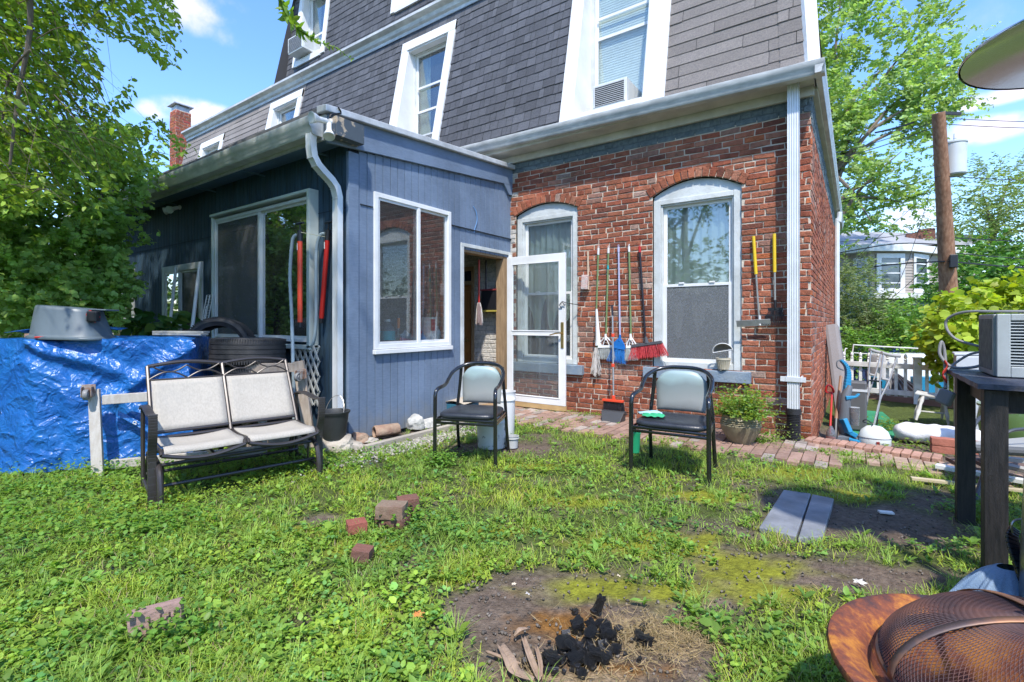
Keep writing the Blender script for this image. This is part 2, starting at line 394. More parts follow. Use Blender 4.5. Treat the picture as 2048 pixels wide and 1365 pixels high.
def facade_col(r, u, z):
    if u < AX+.04: k = r.uniform(.85, 1.05); return (.56*k, .54*k, .50*k)
    return slatebrick(r, u, z) if z > 3.37 else redbrick(r, u, z)
# ---------------------------------------------------------------- the brick house
house = thing('brick_house', 'red brick house with dark shingled mansard storeys, white window trims and grey gutter', 'house', (BX, BY, 0))
W1 = (-4.02, -3.03, .63, 2.74, .12); W2 = (-2.01, -1.02, .66, 2.72, .15)
WD = (-5.62, -4.80, 0.0, 2.06, 0)
PFa = lambda u, z, d=0: (u, BY-d, z)
ops = [W1, W2, WD]
mb = MB(); sheet(mb, lambda u, z: PFa(u, z), -9.8, BX, -.3, ZT+.02, ops, 1)
bricks(mb, PFa, -9.2, BX, .0, 3.62, ops, facade_col, seed=3)
for o, s in ((W1, 5), (W2, 6)): arch_bricks(mb, PFa, o, redbrick, s)
pc_ = len(mb.f); sheet(mb, lambda u, z: PFa(u, z, .0035), -9.2, BX, 3.377, ZT, [], 0, (.12, .15, .165)); sheet(mb, lambda u, z: PFa(u, z, .0035), -9.2, AX+.04, 0, 3.37, [WD], 0, (.48, .46, .42))
mb.build('brick_wall', [m_brick, m_mortar], house)
mb = MB(); PS = lambda u, z, d=0: (BX+d, BY+u, z)
sheet(mb, lambda u, z: PS(u, z), 0, 9.2, -.3, 3.6, [], 1)
bricks(mb, PS, 0, 9.2, -.27, 3.55, [], lambda r, u, z: slatebrick(r, u, z) if z > 3.22 else tuple(x*1.25 for x in redbrick(r, u, z)), seed=9)
mb.build('side_wall', [m_brick, m_mortar], house)
mb = MB(); mb.box(-9.8, BX-.02, 15.05, 15.1, -.3, 3.6); mb.box(-9.8, -9.75, BY, 15.1, -.3, 3.6); mb.build('rear_wall', m_mortar, house)
def house_window(name, o, depth, glass_top, glass_bot, label=None, parent=house, lean=0, rail=.47, curtain=True):
    """double-hung window in an arched opening: frame, arched head board, two sashes, glass, curtain, dark room"""
    u0, u1, z0, zs, rise = o; yb = BY+.035
    f = MB(); wj = .085
    # arched head panel
    n = 14; top = [(u0+.003+(u1-u0-.006)*i/n, arch_top(o, u0+.003+(u1-u0-.006)*i/n)-.006) for i in range(n+1)]
    f.prism([(u1-.003, zs-.06), (u0+.003, zs-.06)]+top, (0, yb, 0), (1, 0, 0), (0, 0, 1), (0, 1, 0), .05)
    f.box(u0+.003, u0+wj, yb-.012, yb+.10, z0+.003, zs-.05); f.box(u1-wj, u1-.003, yb-.012, yb+.10, z0+.003, zs-.05)
    f.box(u0+wj, u1-wj, yb-.008, yb+.10, zs-.105, zs-.048)
    f.box(u0+wj, u1-wj, yb-.002, yb+.10, z0+.003, z0+.07)
    for s in (u0+wj, u1-wj-.02): f.box(s, s+.02, yb+.012, yb+.06, z0+.07, zs-.105)
    f.box(u0+wj+.02, u1-wj-.02, yb+.012, yb+.06, zs-.125, zs-.105)
    fr = f.build(name, m_whiteold, parent, bevel=.004, label=label)
    a, b = u0+wj+.02, u1-wj-.02; zb, zt = z0+.07, zs-.125; zm = zb+(zt-zb)*rail
    for nm, lo, hi, yy, gm in (('sash', zm-.02, zt, yb+.055, glass_top), ('sash', zb, zm+.02, yb+.03, glass_bot)):
        s = MB(); t = .042
        s.box(a, a+t, yy, yy+.028, lo, hi); s.box(b-t, b, yy, yy+.028, lo, hi); s.box(a+t, b-t, yy+.001, yy+.027, lo, lo+t); s.box(a+t, b-t, yy+.001, yy+.027, hi-t*.8, hi)
        if lo < zm-.05:
            for c in (.28, .72): s.box(a+(b-a)*c-.03, a+(b-a)*c+.03, yy-.012, yy+.012, hi, hi+.018)
        s.build('sash', m_white, fr, bevel=.002)
        g = MB(); g.box(a+t-.002, b-t+.002, yy+.010, yy+.016, lo+t-.002, hi-t*.8+.002); g.build('glass', gm, fr)
    if curtain:
        c = MB(); 
        def drape(x0, x1, zlo, seed):
            rr = random.Random(seed); ph = rr.random()*6
            c.grid(lambda p, q: (x0+(x1-x0)*p, yb+.13+.018*math.sin(p*(x1-x0)*62+ph+q*.8)*(1-.3*q)+.02*math.sin(q*5+p*9), zt-(zt-zlo(p))*q), 44, 6)
        drape(a-.02, b+.02, lambda p: zm-.18-.30*abs(math.sin(p*8.5))+.16*math.sin(p*23), 3)
        c.build('curtain', m_curtain, fr, smooth=True)
    return fr
house_window('window', W1, .1, m_glass, m_glass, 'smaller arched window behind the storm door')
house_window('window', W2, .1, m_glass, m_screen, 'tall arched window with curtain and dusty screen', rail=.485)
mb = MB()
for (a, b) in ((W1[0]-.25, W1[1]+.25), (W2[0]-.25, W2[1]+.3)):     # rooms behind the panes
    x0, x1, y0, y1, z0, z1 = a, b, BY+.16, BY+1.2, .3, 3.2
    mb.add([(x0, y0, z0), (x1, y0, z0), (x1, y1, z0), (x0, y1, z0), (x0, y0, z1), (x1, y0, z1), (x1, y1, z1), (x0, y1, z1)], [(0, 3, 2, 1), (4, 5, 6, 7), (2, 3, 7, 6), (1, 2, 6, 5), (3, 0, 4, 7)])
mb.build('room_interior', m_room, house)
for o in (W1, W2):
    s = MB(); s.box(o[0]-.1, o[1]+.1, BY-.075, BY+.1, o[2]-.125, o[2]); s.build('sill', m_sillblue, house, bevel=.006)
# wood entrance door seen through the annex doorway
d = MB(); d.box(WD[0]+.05, WD[1]-.05, BY+.045, BY+.085, .02, 1.78)
for c in range(2):
    for (lo, hi) in ((.15, .62), (.72, 1.25), (1.33, 1.68)):
        x0 = WD[0]+.05+.09+c*.33; d.box(x0, x0+.24, BY+.028, BY+.06, lo, hi)
dd = d.build('door', m_doorwood, house, bevel=.006)
d = MB(); d.lathe([(0, 0), (.028, .0), (.03, .02), (.012, .03), (.012, .06)], 12, Matrix.Translation((WD[1]-.12, BY-.03, .92)) @ Matrix.Rotation(rad(90), 4, 'X')); d.build('handle', mk('brass', (.6, .42, .16), .3, metal=1), dd, smooth=True)
d = MB(); x0, x1 = WD[0], WD[1]
d.box(x0, x0+.05, BY-.02, BY+.1, 0, 2.06); d.box(x1-.05, x1, BY-.02, BY+.1, 0, 2.06); d.box(x0+.05, x1-.05, BY-.018, BY+.1, 1.785, 1.84); d.box(x0+.05, x1-.05, BY-.02, BY+.1, 2.0, 2.06); d.build('door_frame', m_rawwood, house)
d = MB(); d.box(x0+.05, x1-.05, BY+.05, BY+.056, 1.84, 2.0); d.build('transom_glass', mkglass('transom_glass', (.1, .12, .16), 1, .02), house)
# soffit and gutter
gy = 5.50
def gutter_prof(y, z, n):
    # ogee section: list of (out, up) mapped later
    return [(0, 0), (.075, 0), (.085, .012), (.088, .035), (.105, .055), (.118, .085), (.118, .105), (.105, .105), (.1, .1), (.012, .1), (0, .1)]
def ogee(mb, a, b, outv, h=.11, w=.12, mi=0):
    a = Vector(a); b = Vector(b); o = Vector(outv).normalized(); pr = [(x*w/.118, z*h/.105) for x, z in gutter_prof(0, 0, 0)]
    K = len(pr); vs = [a+o*x+Vector((0, 0, z)) for x, z in pr]+[b+o*x+Vector((0, 0, z)) for x, z in pr]
    mb.add(vs, [(k, k+1, K+k+1, K+k) for k in range(K-1)]+[tuple(range(K-1, -1, -1)), tuple(range(K, 2*K))], None, mi)
mb = MB(); ogee(mb, (-4.6, gy+.1, 3.655), (-.235, gy+.1, 3.575), (0, -1, 0), .125, .13); ogee(mb, (-.315, gy-.02, 3.578), (-.315, 15.1, 3.578), (1, 0, 0), .125, .08)
ogee(mb, (-9.8, gy+.1, 3.72), (-4.6, gy+.1, 3.655), (0, -1, 0), .125, .13)
mb.build('gutter', m_gutter, house, smooth=True)
mb = MB(); mb.box(-9.8, BX+.06, gy+.085, BY-.001, 3.60, 3.64); mb.box(BX+.001, BX+.06, BY, 15.1, 3.555, 3.595)
mb.box(-9.8, BX+.03, BY-.045, BY-.002, 3.50, 3.598)
mb.build('soffit', m_soffit, house, bevel=.003)
mb = MB(); mb.box(-9.8, BX+.055, gy+.09, gy+.11, 3.63, 3.76); mb.box(BX+.04, BX+.054, gy+.11, 15.1, 3.6, 3.74); mb.build('fascia', m_white, house)
# downspouts
def downspout(mb, x, y, z0, z1, w=.075, d=.06):
    prof = []; n = 5
    for i in range(n): prof += [(-w/2+w*i/n, -d/2), (-w/2+w*(i+.5)/n, -d/2+.006)]
    prof += [(w/2, -d/2), (w/2, d/2), (-w/2, d/2)]; K = len(prof)
    mb.add([(x+a, y+b, z0) for a, b in prof]+[(x+a, y+b, z1) for a, b in prof], [(k, (k+1) % K, K+(k+1) % K, K+k) for k in range(K)])
mb = MB(); downspout(mb, -.51, 5.70, .29, 3.6, .105, .075); ds = mb.build('downspout', m_alu, house)
mb = MB(); mb.box(-.625, -.40, 5.655, 5.675, .60, .65); mb.box(-.58, -.435, 5.65, 5.66, .6, .65); mb.box(-.585, -.57, 5.675, BY, .60, .65); mb.box(-.45, -.435, 5.675, BY, .60, .65); mb.build('bracket', m_alu, ds, bevel=.002)
mb = MB(); prof = [(.062, .30), (.066, .30)]
for i in range(17): z = .27-i*.0165; prof += [(.066, z), (.056, z-.005), (.056, z-.010), (.066, z-.0145)]
mb.lathe([(.055, .33), (.068, .33), (.07, .27)]+prof[2:]+[(.05, -.02)], 20, Matrix.Translation((-.51, 5.70, 0))); mb.build('corrugated_pipe', m_black, ds, smooth=True, angle=50)
mb = MB(); mb.tube(smoothpath([(BX+.10, 12.3, 3.5), (BX+.09, 12.3, 3.3), (BX+.06, 12.3, 3.1), (BX+.06, 12.3, 0)]), .05, 10); mb.build('downspout', m_alu, house, smooth=True)
# ---------------------------------------------------------------- mansards
MS = .208
def MY(z): return 5.62+MS*(z-3.68)
def UY(z):   # upper storey, flared foot
    f = max(0, 1-(z-6.62)/.45); return 6.42+.12*(z-6.62)-.26*f*f
def shingles(mb, P, ua, ub, z0, z1, expo, tab, ops, colf, seed, th=.010, slope=1.02):
    r = random.Random(seed); n = int((z1-z0)/expo)+1
    for k in range(n):
        zb = z0+k*expo; zt = min(zb+expo*1.02, z1); a = ua(zb); b = ub(zb); u = a-r.random()*tab
        if zt-zb < .01: continue
        while u < b:
            l = tab*(1 if tab > .5 else r.choice((.55, .75, 1, 1, 1.3))); p, q = max(u, a), min(u+l-.006, b); u += l
            segs = [(p, q)]
            for (x, y, lo, hi) in ops:
                if not (lo-.02 < zb+expo*.5 < hi+.02): continue
                ns = []
                for (s, t) in segs:
                    if y <= s or x >= t: ns.append((s, t)); continue
                    if s < x: ns.append((s, x))
                    if t > y: ns.append((y, t))
                segs = ns
            c = colf(r); dz = r.uniform(-.006, .006); t2 = th+r.uniform(-.002, .004)
            for (s, t) in segs:
                if t-s < .01: continue
                mb.add([P(s, zb+dz, .001), P(t, zb+dz, .001), P(t, zb+dz, t2), P(s, zb+dz, t2), P(t, zt, .0015), P(s, zt, .0015)], [(0, 1, 2, 3), (3, 2, 4, 5)], c)
def darkcol(r):
    k = r.choice((.82, .92, 1, 1, 1.08, 1.2)); return (.118*k, .121*k, .131*k)
def greycol(r):
    k = r.uniform(.85, 1.12); return (.27*k, .242*k, .218*k)
D1 = (-6.68, -5.40, 3.9, 6.2); D2 = (-3.18, -1.80, 3.75, 6.2)
lopen = [D1, D2]
Pm = lambda u, z, d=0: (u, MY(z)-d, z+d*MS)
HX = lambda z: BX-.0-.06*(z-3.68)
mb = MB(); hole = lambda o: (o[0]+.01, o[1]-.01, o[2], o[3], 0)
sheet(mb, lambda u, z: Pm(u, z, -.012), -9.8, -1.0, 3.62, 6.46, [hole(D1), hole(D2)])
mb.add([(-1.0, MY(3.62), 3.62), (HX(3.62), MY(3.62), 3.62), (HX(6.46), MY(6.46), 6.46), (-1.0, MY(6.46), 6.46)], [(0, 1, 2, 3)])
mb.add([(HX(3.62), MY(3.62), 3.62), (HX(3.62), 15.2, 3.62), (HX(6.46), 14.8, 6.46), (HX(6.46), MY(6.46), 6.46)], [(0, 1, 2, 3)])
mb.build('roof_deck', m_room, house)
mb = MB(); shingles(mb, Pm, lambda z: -9.8, lambda z: D2[0]+.02, 3.72, 6.42, .14, .15, lopen, darkcol, 11)
mb.build('mansard_shingles', m_shingle, house, label='dark charcoal mansard shingles')
mb = MB(); shingles(mb, Pm, lambda z: D2[1]-.02, lambda z: HX(z)-.23, 3.72, 6.42, .142, .92, lopen, greycol, 12)
shingles(mb, lambda u, z, d=0: Pm(u, z, d+.008), lambda z: HX(z)-.25, HX, 3.72, 6.42, .142, .6, [], greycol, 13)
Psd = lambda u, z, d=0: (HX(z)+d, u, z+d*.1)
shingles(mb, Psd, lambda z: MY(z)+.0, lambda z: 15, 3.72, 6.42, .128, .9, [], greycol, 14)
mb.build('mansard_shingles', m_shingle, house, label='weathered grey-brown mansard shingles')
mb = MB(); mb.beam((HX(3.72)+.03, MY(3.72)+.02, 3.72), (HX(6.4)+.03, MY(6.4)+.02, 6.4), .05, .14, (1, 1, 0)); mb.build('hip_trim', m_white, house)
def cornice(mb, x0, x1, y, z, h=.24, out=.17):
    pr = [(0, 0), (-.03, 0), (-.035, .05), (-.07, .08), (-.09, .14), (-out, h-.06), (-out, h-.015), (-out+.02, h), (.15, h), (.15, 0)]
    K = len(pr); mb.add([(x0, y+a, z+b) for a, b in pr]+[(x1, y+a, z+b) for a, b in pr], [(k, (k+1) % K, K+(k+1) % K, K+k) for k in range(K)]+[tuple(range(K)), tuple(range(2*K-1, K-1, -1))])
mb = MB(); cornice(mb, -9.85, BX-.2, 6.2, 6.40); mb.build('cornice', m_gutter, house, smooth=True, angle=30)
def dormer(o, zwin, label, parent=house, ac=None, sash_z=None, pane=m_glass, Y=None, rail_z=None, inner=(.15, .15), trim=m_white, MYf=MY, blinds=False):
    u0, u1, z0, z1 = o; wl, wr = inner; yw = Y; f = MB(); T = .035
    def Q(u, z, d=0): return (u, MYf(z)-d, z+d*MS)
    for (a, b) in ((u0, u0+wl), (u1-wr, u1)):
        f.hexa([Q(a, z0, -.02), Q(b, z0, -.02), Q(b, z0, T), Q(a, z0, T), Q(a, z1, -.02), Q(b, z1, -.02), Q(b, z1, T), Q(a, z1, T)])
    f.hexa([Q(u0, z1-.17, -.02), Q(u1, z1-.17, -.02), Q(u1, z1-.17, T+.004), Q(u0, z1-.17, T+.004), Q(u0, z1+.005, -.02), Q(u1, z1+.005, -.02), Q(u1, z1+.005, T+.004), Q(u0, z1+.005, T+.004)])
    a, b = u0+wl, u1-wr; zt = z1-.17
    for s, e in ((a, a+.02), (b-.02, b)):   # cheeks
        f.hexa([(s, MYf(z0), z0), (e, MYf(z0), z0), (e, yw+.06, z0), (s, yw+.06, z0), (s, MYf(zt)-.02, zt), (e, MYf(zt)-.02, zt), (e, yw+.06, zt), (s, yw+.06, zt)])
    f.box(a, b, MYf(zt)-.015, yw+.06, zt-.02, zt)
    f.hexa([(a, MYf(z0)-.05, z0-.03), (b, MYf(z0)-.05, z0-.03), (b, yw+.1, z0+.03), (a, yw+.1, z0+.03), (a, MYf(z0)-.05, z0+.10), (b, MYf(z0)-.05, z0+.10), (b, yw+.1, z0+.14), (a, yw+.1, z0+.14)])
    fr = f.build('window', trim, parent, label=label, bevel=.003)
    wx0, wx1 = a+zwin[0], b-zwin[1]; lo, hi = z0+.13, zt-.04; zm = rail_z
    g = MB(); g.box(a+.02, wx0, yw, yw+.03, lo, hi+.03); g.box(wx1, b-.02, yw, yw+.03, lo, hi+.03); g.box(wx0, wx1, yw, yw+.03, hi, hi+.035); g.build('frame', m_whiteold, fr)
    for l, h, y in ((zm-.02, hi, yw+.03), (lo, zm+.02, yw+.01)):
        s = MB(); t = .05
        s.box(wx0, wx0+t, y, y+.03, l, h); s.box(wx1-t, wx1, y, y+.03, l, h); s.box(wx0+t, wx1-t, y+.001, y+.029, l, l+t*.8); s.box(wx0+t, wx1-t, y+.001, y+.029, h-t*.8, h)
        s.build('sash', m_white, fr, bevel=.002)
        q = MB(); q.box(wx0+t-.002, wx1-t+.002, y+.01, y+.015, l+t*.8-.002, h-t*.8+.002); q.build('glass', pane, fr)
    if sash_z:
        s = MB(); s.box(wx0+.05, wx1-.05, yw-.005, yw+.005, sash_z, sash_z+.035); s.build('storm_rail', m_white, fr)
    c = MB()
    if blinds:
        zz = lo
        while zz < hi: c.box(wx0+.04, wx1-.04, yw+.062, yw+.068, zz, zz+.027); zz += .034
        c.box(wx0, wx1, yw+.1, yw+.11, lo, hi); c.build('blind', mk('blind_slats', (.74, .78, .76), .6), fr)
    else:
        c.grid(lambda p, q: (wx0+(wx1-wx0)*p*.3, yw+.12+.02*math.sin(p*22), lo+(hi-lo)*q), 20, 3); c.build('curtain', m_curtain, fr, smooth=True)
    return fr
dormer(D1, (.05, .05), 'window of the dark mansard, nearer the blue annex roof', Y=6.22, rail_z=4.95, sash_z=5.35)
dormer(D2, (.07, .07), 'large mansard window with drawn blinds', Y=6.22, rail_z=5.1, sash_z=5.35, blinds=True, pane=mkglass('clear_pane', (.92, .96, .95), 1.2, .02), inner=(.15, .26))
mb = MB()
mb.box(-9.75, -.95, 7.2, 7.22, 3.6, 9.6); mb.build('attic_wall', m_room, house)
# upper storey
U1 = (-10.82, -9.58, 7.15, 9.1); U2 = (-7.42, -6.2, 7.2, 9.1)
Pu = lambda u, z, d=0: (u, UY(z)-d, z)
mb = MB(); [sheet(mb, lambda u, z: Pu(u, z, -.02), -11.08, -1.2, za, zb, [(o[0]+.01, o[1]-.01, max(za, o[2]), min(zb, o[3]), 0) for o in (U1, U2) if o[2] < zb and o[3] > za]) for za, zb in ((6.6, 6.72), (6.72, 6.86), (6.86, 7.0), (7.0, 7.15), (7.15, 7.4), (7.4, 9.1), (9.1, 9.6))]; mb.add([(-11.08, UY(6.6), 6.6), (-11.08, 14, 6.6), (-11.08, 14, 9.6), (-11.08, UY(9.6), 9.6)], [(0, 1, 2, 3)])
mb.add([(-11.08, UY(9.6), 9.6), (-1.2, UY(9.6), 9.6), (-1.2, 14, 9.6), (-11.08, 14, 9.6)], [(0, 1, 2, 3)]); mb.add([(-1.2, UY(6.6), 6.6), (-1.2, 14, 6.6), (-1.2, 14, 9.6), (-1.2, UY(9.6), 9.6)], [(0, 1, 2, 3)])
mb.add([(-11.08, UY(6.6), 6.63), (-.9, UY(6.6), 6.63), (-.9, 14, 6.63), (-11.08, 14, 6.63)], [(0, 1, 2, 3)])
mb.build('upper_roof_deck', m_room, house)
mb = MB(); shingles(mb, Pu, lambda z: -11.1, lambda z: -1.2, 6.62, 9.55, .14, .15, [U1, U2], darkcol, 21)
shingles(mb, lambda u, z, d=0: (-11.08-d, u, z), lambda z: UY(z), lambda z: 13.9, 6.62, 9.55, .14, .3, [], darkcol, 22)
mb.build('upper_storey_shingles', m_shingle, house)
mb = MB(); cornice(mb, -11.3, -1, 6.5, 9.05, .3, .3); mb.build('upper_cornice', m_white, house)
dormer(U1, (.06, .06), 'top window with a small white air conditioner', Y=6.80, rail_z=7.95, inner=(.13, .13), MYf=UY)
dormer(U2, (.06, .06), 'top floor window cut by the upper edge', Y=6.80, rail_z=7.95, inner=(.13, .13), MYf=UY)
# ---------------------------------------------------------------- air conditioners
m_acw = mk('white_ac_plastic', (.62, .64, .63), .45, grime=.15, gscale=6)
m_acd = mk('ac_coil_dark', (.035, .037, .04), .6, grime=.1)
m_acp = mk('ac_pleated_panel', (.5, .52, .52), .6)
def window_ac(label, u0, u1, y0, y1, z0, z1, group='air conditioners hanging in the mansard windows'):
    t = thing('window_air_conditioner', label, 'air conditioner', ((u0+u1)/2, y0, z0), 0, group)
    b = MB(); b.box(u0, u1, y0+.012, y1, z0, z1); h = b.build('casing', m_acw, t, bevel=.008)
    b = MB(); b.box(u0+.03, u1-.03, y0+.004, y0+.013, z0+.03, z1-.03); b.build('coil', m_acd, t)
    b = MB(); n = 11
    for i in range(n): z = z0+.035+(z1-z0-.07)*i/(n-1); b.box(u0+.025, u1-.025, y0+.001, y0+.006, z-.0022, z+.0022)
    for x in (u0+.02, u1-.03): b.box(x, x+.012, y0-.004, y0+.008, z0+.02, z1-.02)
    b.build('grille', m_acw, t)
    b = MB(); n = 9
    for i in range(n):
        y = y0+.06+(min(y1-y0, .3)-.08)*i/n; b.box(u1-.002, u1+.004, y, y+.012, z0+.05, z1-.04)
    b.build('side_louvre', m_acd if False else m_acp, t)
    return t
window_ac('white air conditioner with dark grille in the big mansard window', -2.78, -2.32, 5.78, 6.3, 3.94, 4.25)
window_ac('small white air conditioner in the topmost left window', -10.6, -10.02, 6.22, 6.8, 7.30, 7.66)
window_ac('white air conditioner top peeking over the annex roof edge', -6.1, -5.62, 5.85, 6.3, 4.06, 4.34)
# ================================================================ blue annex
annex = thing('annex', 'blue wooden lean-to annex with large sliding windows and a grey gutter', 'annex', (AX, AY, 0))
AL = -12.2
def boards(mb, P, u0, u1, zlo, zhi, ops, w=.1035, gap=.007, th=.012, colf=None, seed=1, mi=0):
    r = random.Random(seed); n = int((u1-u0)/w)+1
    for i in range(n):
        a = u0+i*w; b = min(a+w-gap, u1)
        if b-a < .01: continue
        k = r.uniform(.93, 1.06); col = colf(r, a) if colf else (k, k, k)
        cuts = [(zlo, zhi((a+b)/2))]
        pieces = [(a, b, cuts)]
        for o in ops:
            np_ = []
            for (p, q, cs) in pieces:
                if o[1] <= p or o[0] >= q: np_.append((p, q, cs)); continue
                if p < o[0]: np_.append((p, o[0], cs))
                if q > o[1]: np_.append((o[1], q, cs))
                nc = []
                for (s, e) in cs:
                    if o[2] > s: nc.append((s, min(e, o[2])))
                    if o[3] < e: nc.append((max(s, o[3]), e))
                np_.append((max(p, o[0]), min(q, o[1]), nc))
            pieces = np_
        for (p, q, cs) in pieces:
            if q-p < .004: continue
            for (s, e) in cs:
                if e-s < .01: continue
                x = .0015
                vs = [P(p, s, 0), P(q, s, 0), P(q, e, 0), P(p, e, 0), P(p, s, th-x), P(q, s, th-x), P(q, e, th-x), P(p, e, th-x), P(p+x*2, s, th), P(q-x*2, s, th), P(q-x*2, e, th), P(p+x*2, e, th)]
                mb.add(vs, [(0, 1, 5, 4), (1, 2, 6, 5), (2, 3, 7, 6), (3, 0, 4, 7), (5, 6, 10, 9), (7, 4, 8, 11), (8, 9, 10, 11)], col, mi)
# right (gable) face at x = AX
def ztopR(y): return 2.86+(y-2.83)*(3.20-2.86)/3.02+.03
WR = (3.36, 4.54, .915, 2.565); DR = (4.79, 5.80, -.1, 2.14)
PR = lambda u, z, d=0: (AX+d, u, z)
mb = MB(); sheet(mb, lambda u, z: PR(u, z, -.006), AY, BY, -.1, 3.1, [(*WR, 0), (*DR, 0)], 1)
boards(mb, PR, AY+.11, BY-.002, .02, lambda y: ztopR(y), [WR, DR], seed=4)
# second course of panels: thin horizontal shadow joint built as a slight lap
mb.build('gable_siding', [m_bluepaint, m_groove], annex)
mb = MB(); mb.box(AX+.012, AX+.030, 4.54+.02, BY-.002, 2.405, 2.414); mb.box(AX+.012, AX+.022, AY+.12, 3.35, 2.395, 2.403); mb.build('siding_joint', m_groove, annex)
mb = MB(); mb.box(AX-.02, AX+.022, AY-.022, AY+.10, -.02, 2.90); mb.build('corner_board', m_bluepaint, annex, bevel=.003)
# rake board
mb = MB()
def rk(y, z, x): return (x, y, z)
ya, yb_ = 2.80, BY-.005
zf = lambda y: 3.20+(y-ya)*(3.44-3.20)/(yb_-ya)
mb.hexa([(AX+.014, ya, zf(ya)-.30), (AX+.05, ya, zf(ya)-.30), (AX+.05, yb_, zf(yb_)-.25), (AX+.014, yb_, zf(yb_)-.25), (AX+.014, ya, zf(ya)-.02), (AX+.05, ya, zf(ya)-.02), (AX+.05, yb_, zf(yb_)-.02), (AX+.014, yb_, zf(yb_)-.02)])
mb.prism([(0, 0), (.22, 0), (.22, -.16), (.14, -.16), (0, -.02)], (AX+.014, BY-.226, 3.20), (0, 1, 0), (0, 0, 1), (1, 0, 0), .034)
mb.build('rake_board', m_bluepaint, annex, bevel=.004)
mb = MB()
mb.hexa([(AX-.05, ya-.06, zf(ya)-.02), (AX+.10, ya-.06, zf(ya)-.03), (AX+.10, yb_, zf(yb_)-.03), (AX-.05, yb_, zf(yb_)-.02), (AX-.05, ya-.06, zf(ya)+.05), (AX+.10, ya-.06, zf(ya)+.035), (AX+.10, yb_, zf(yb_)+.035), (AX-.05, yb_, zf(yb_)+.05)])
mb.build('drip_edge', m_flash, annex, bevel=.008)
# roof slab
mb = MB(); mb.hexa([(AL, ya-.05, zf(ya)-.05), (AX-.05, ya-.05, zf(ya)-.05), (AX-.05, BY, zf(yb_)-.05), (AL, BY, zf(yb_)-.05), (AL, ya-.05, zf(ya)+.035), (AX-.05, ya-.05, zf(ya)+.035), (AX-.05, BY, zf(yb_)+.035), (AL, BY, zf(yb_)+.035)])
mb.build('roof', mk('roof_felt', (.12, .12, .12), .9), annex)
mb = MB(); mb.box(AL, AX+.03, ya-.02, ya+.0, 2.93, 3.17); mb.build('eave_fascia', m_flash, annex)
mb = MB(); mb.box(AX+.014, AX+.16, ya-.03, ya+.0, 2.93, 3.10, col=(1, 1, 1)); mb.box(AX+.05, AX+.17, ya, ya+.32, 2.95, 3.13); mb.build('eave_return', mk('peeling_paint', (.06, .08, .10), .8, col2=(.45, .36, .26), nscale=9, thr=(.55, .62)), annex, bevel=.003)
mb = MB(); mb.hexa([(AL, ya+.001, 2.925), (AX+.012, ya+.001, 2.925), (AX+.012, AY, 2.98), (AL, AY, 2.98), (AL, ya+.001, 2.945), (AX+.012, ya+.001, 2.945), (AX+.012, AY, 3.0), (AL, AY, 3.0)])
for x in np.arange(AL+.4, AX, 1.22): mb.box(x, x+.012, ya+.01, AY, 2.915, 2.93)
mb.build('soffit', m_soffit_blue, annex)
mb = MB(); ogee(mb, (AL, ya-.02, 2.98), (AX-.02, ya-.02, 2.96), (0, -1, 0), .155, .15); mb.build('gutter', m_gutter, annex, smooth=True)
# corner downspout with two elbows
mb = MB(); x = AX-.075
def rect_sweep(mb, pts, w, d):
    sec = []
    for i, p in enumerate(pts):
        p = Vector(p); a = Vector(pts[max(i-1, 0)]); b = Vector(pts[min(i+1, len(pts)-1)]); t = (b-a).normalized(); sx = Vector((1, 0, 0)); n = t.cross(sx).normalized()
        sec += [p-sx*w/2-n*d/2, p-sx*w/6-n*(d/2-.004), p+sx*w/6-n*(d/2-.004), p+sx*w/2-n*d/2, p+sx*w/2+n*d/2, p+sx*w/6+n*(d/2-.004), p-sx*w/6+n*(d/2-.004), p-sx*w/2+n*d/2]
    K = 8; mb.add(sec, [(i*K+k, i*K+(k+1) % K, (i+1)*K+(k+1) % K, (i+1)*K+k) for i in range(len(pts)-1) for k in range(K)])
pts = [(x, 2.70, 2.98), (x, 2.70, 2.86), (x, 2.715, 2.77), (x, 2.76, 2.70), (x, 2.83, 2.645), (x, 2.91, 2.59), (x, 2.965, 2.53), (x, 2.99, 2.44), (x, 2.99, 2.3), (x, 2.99, .28), (x, 2.97, .2)]
rect_sweep(mb, pts, .085, .062)
for k in range(2, 8):
    p = Vector(pts[k]); q = Vector(pts[k+1]) if k < 8 else p
    mb.tube([(x-.044, p.y-.03, p.z-.02), (x+.044, p.y-.03, p.z-.02)], .0035, 5)
mb.build('downspout', m_alu, annex)
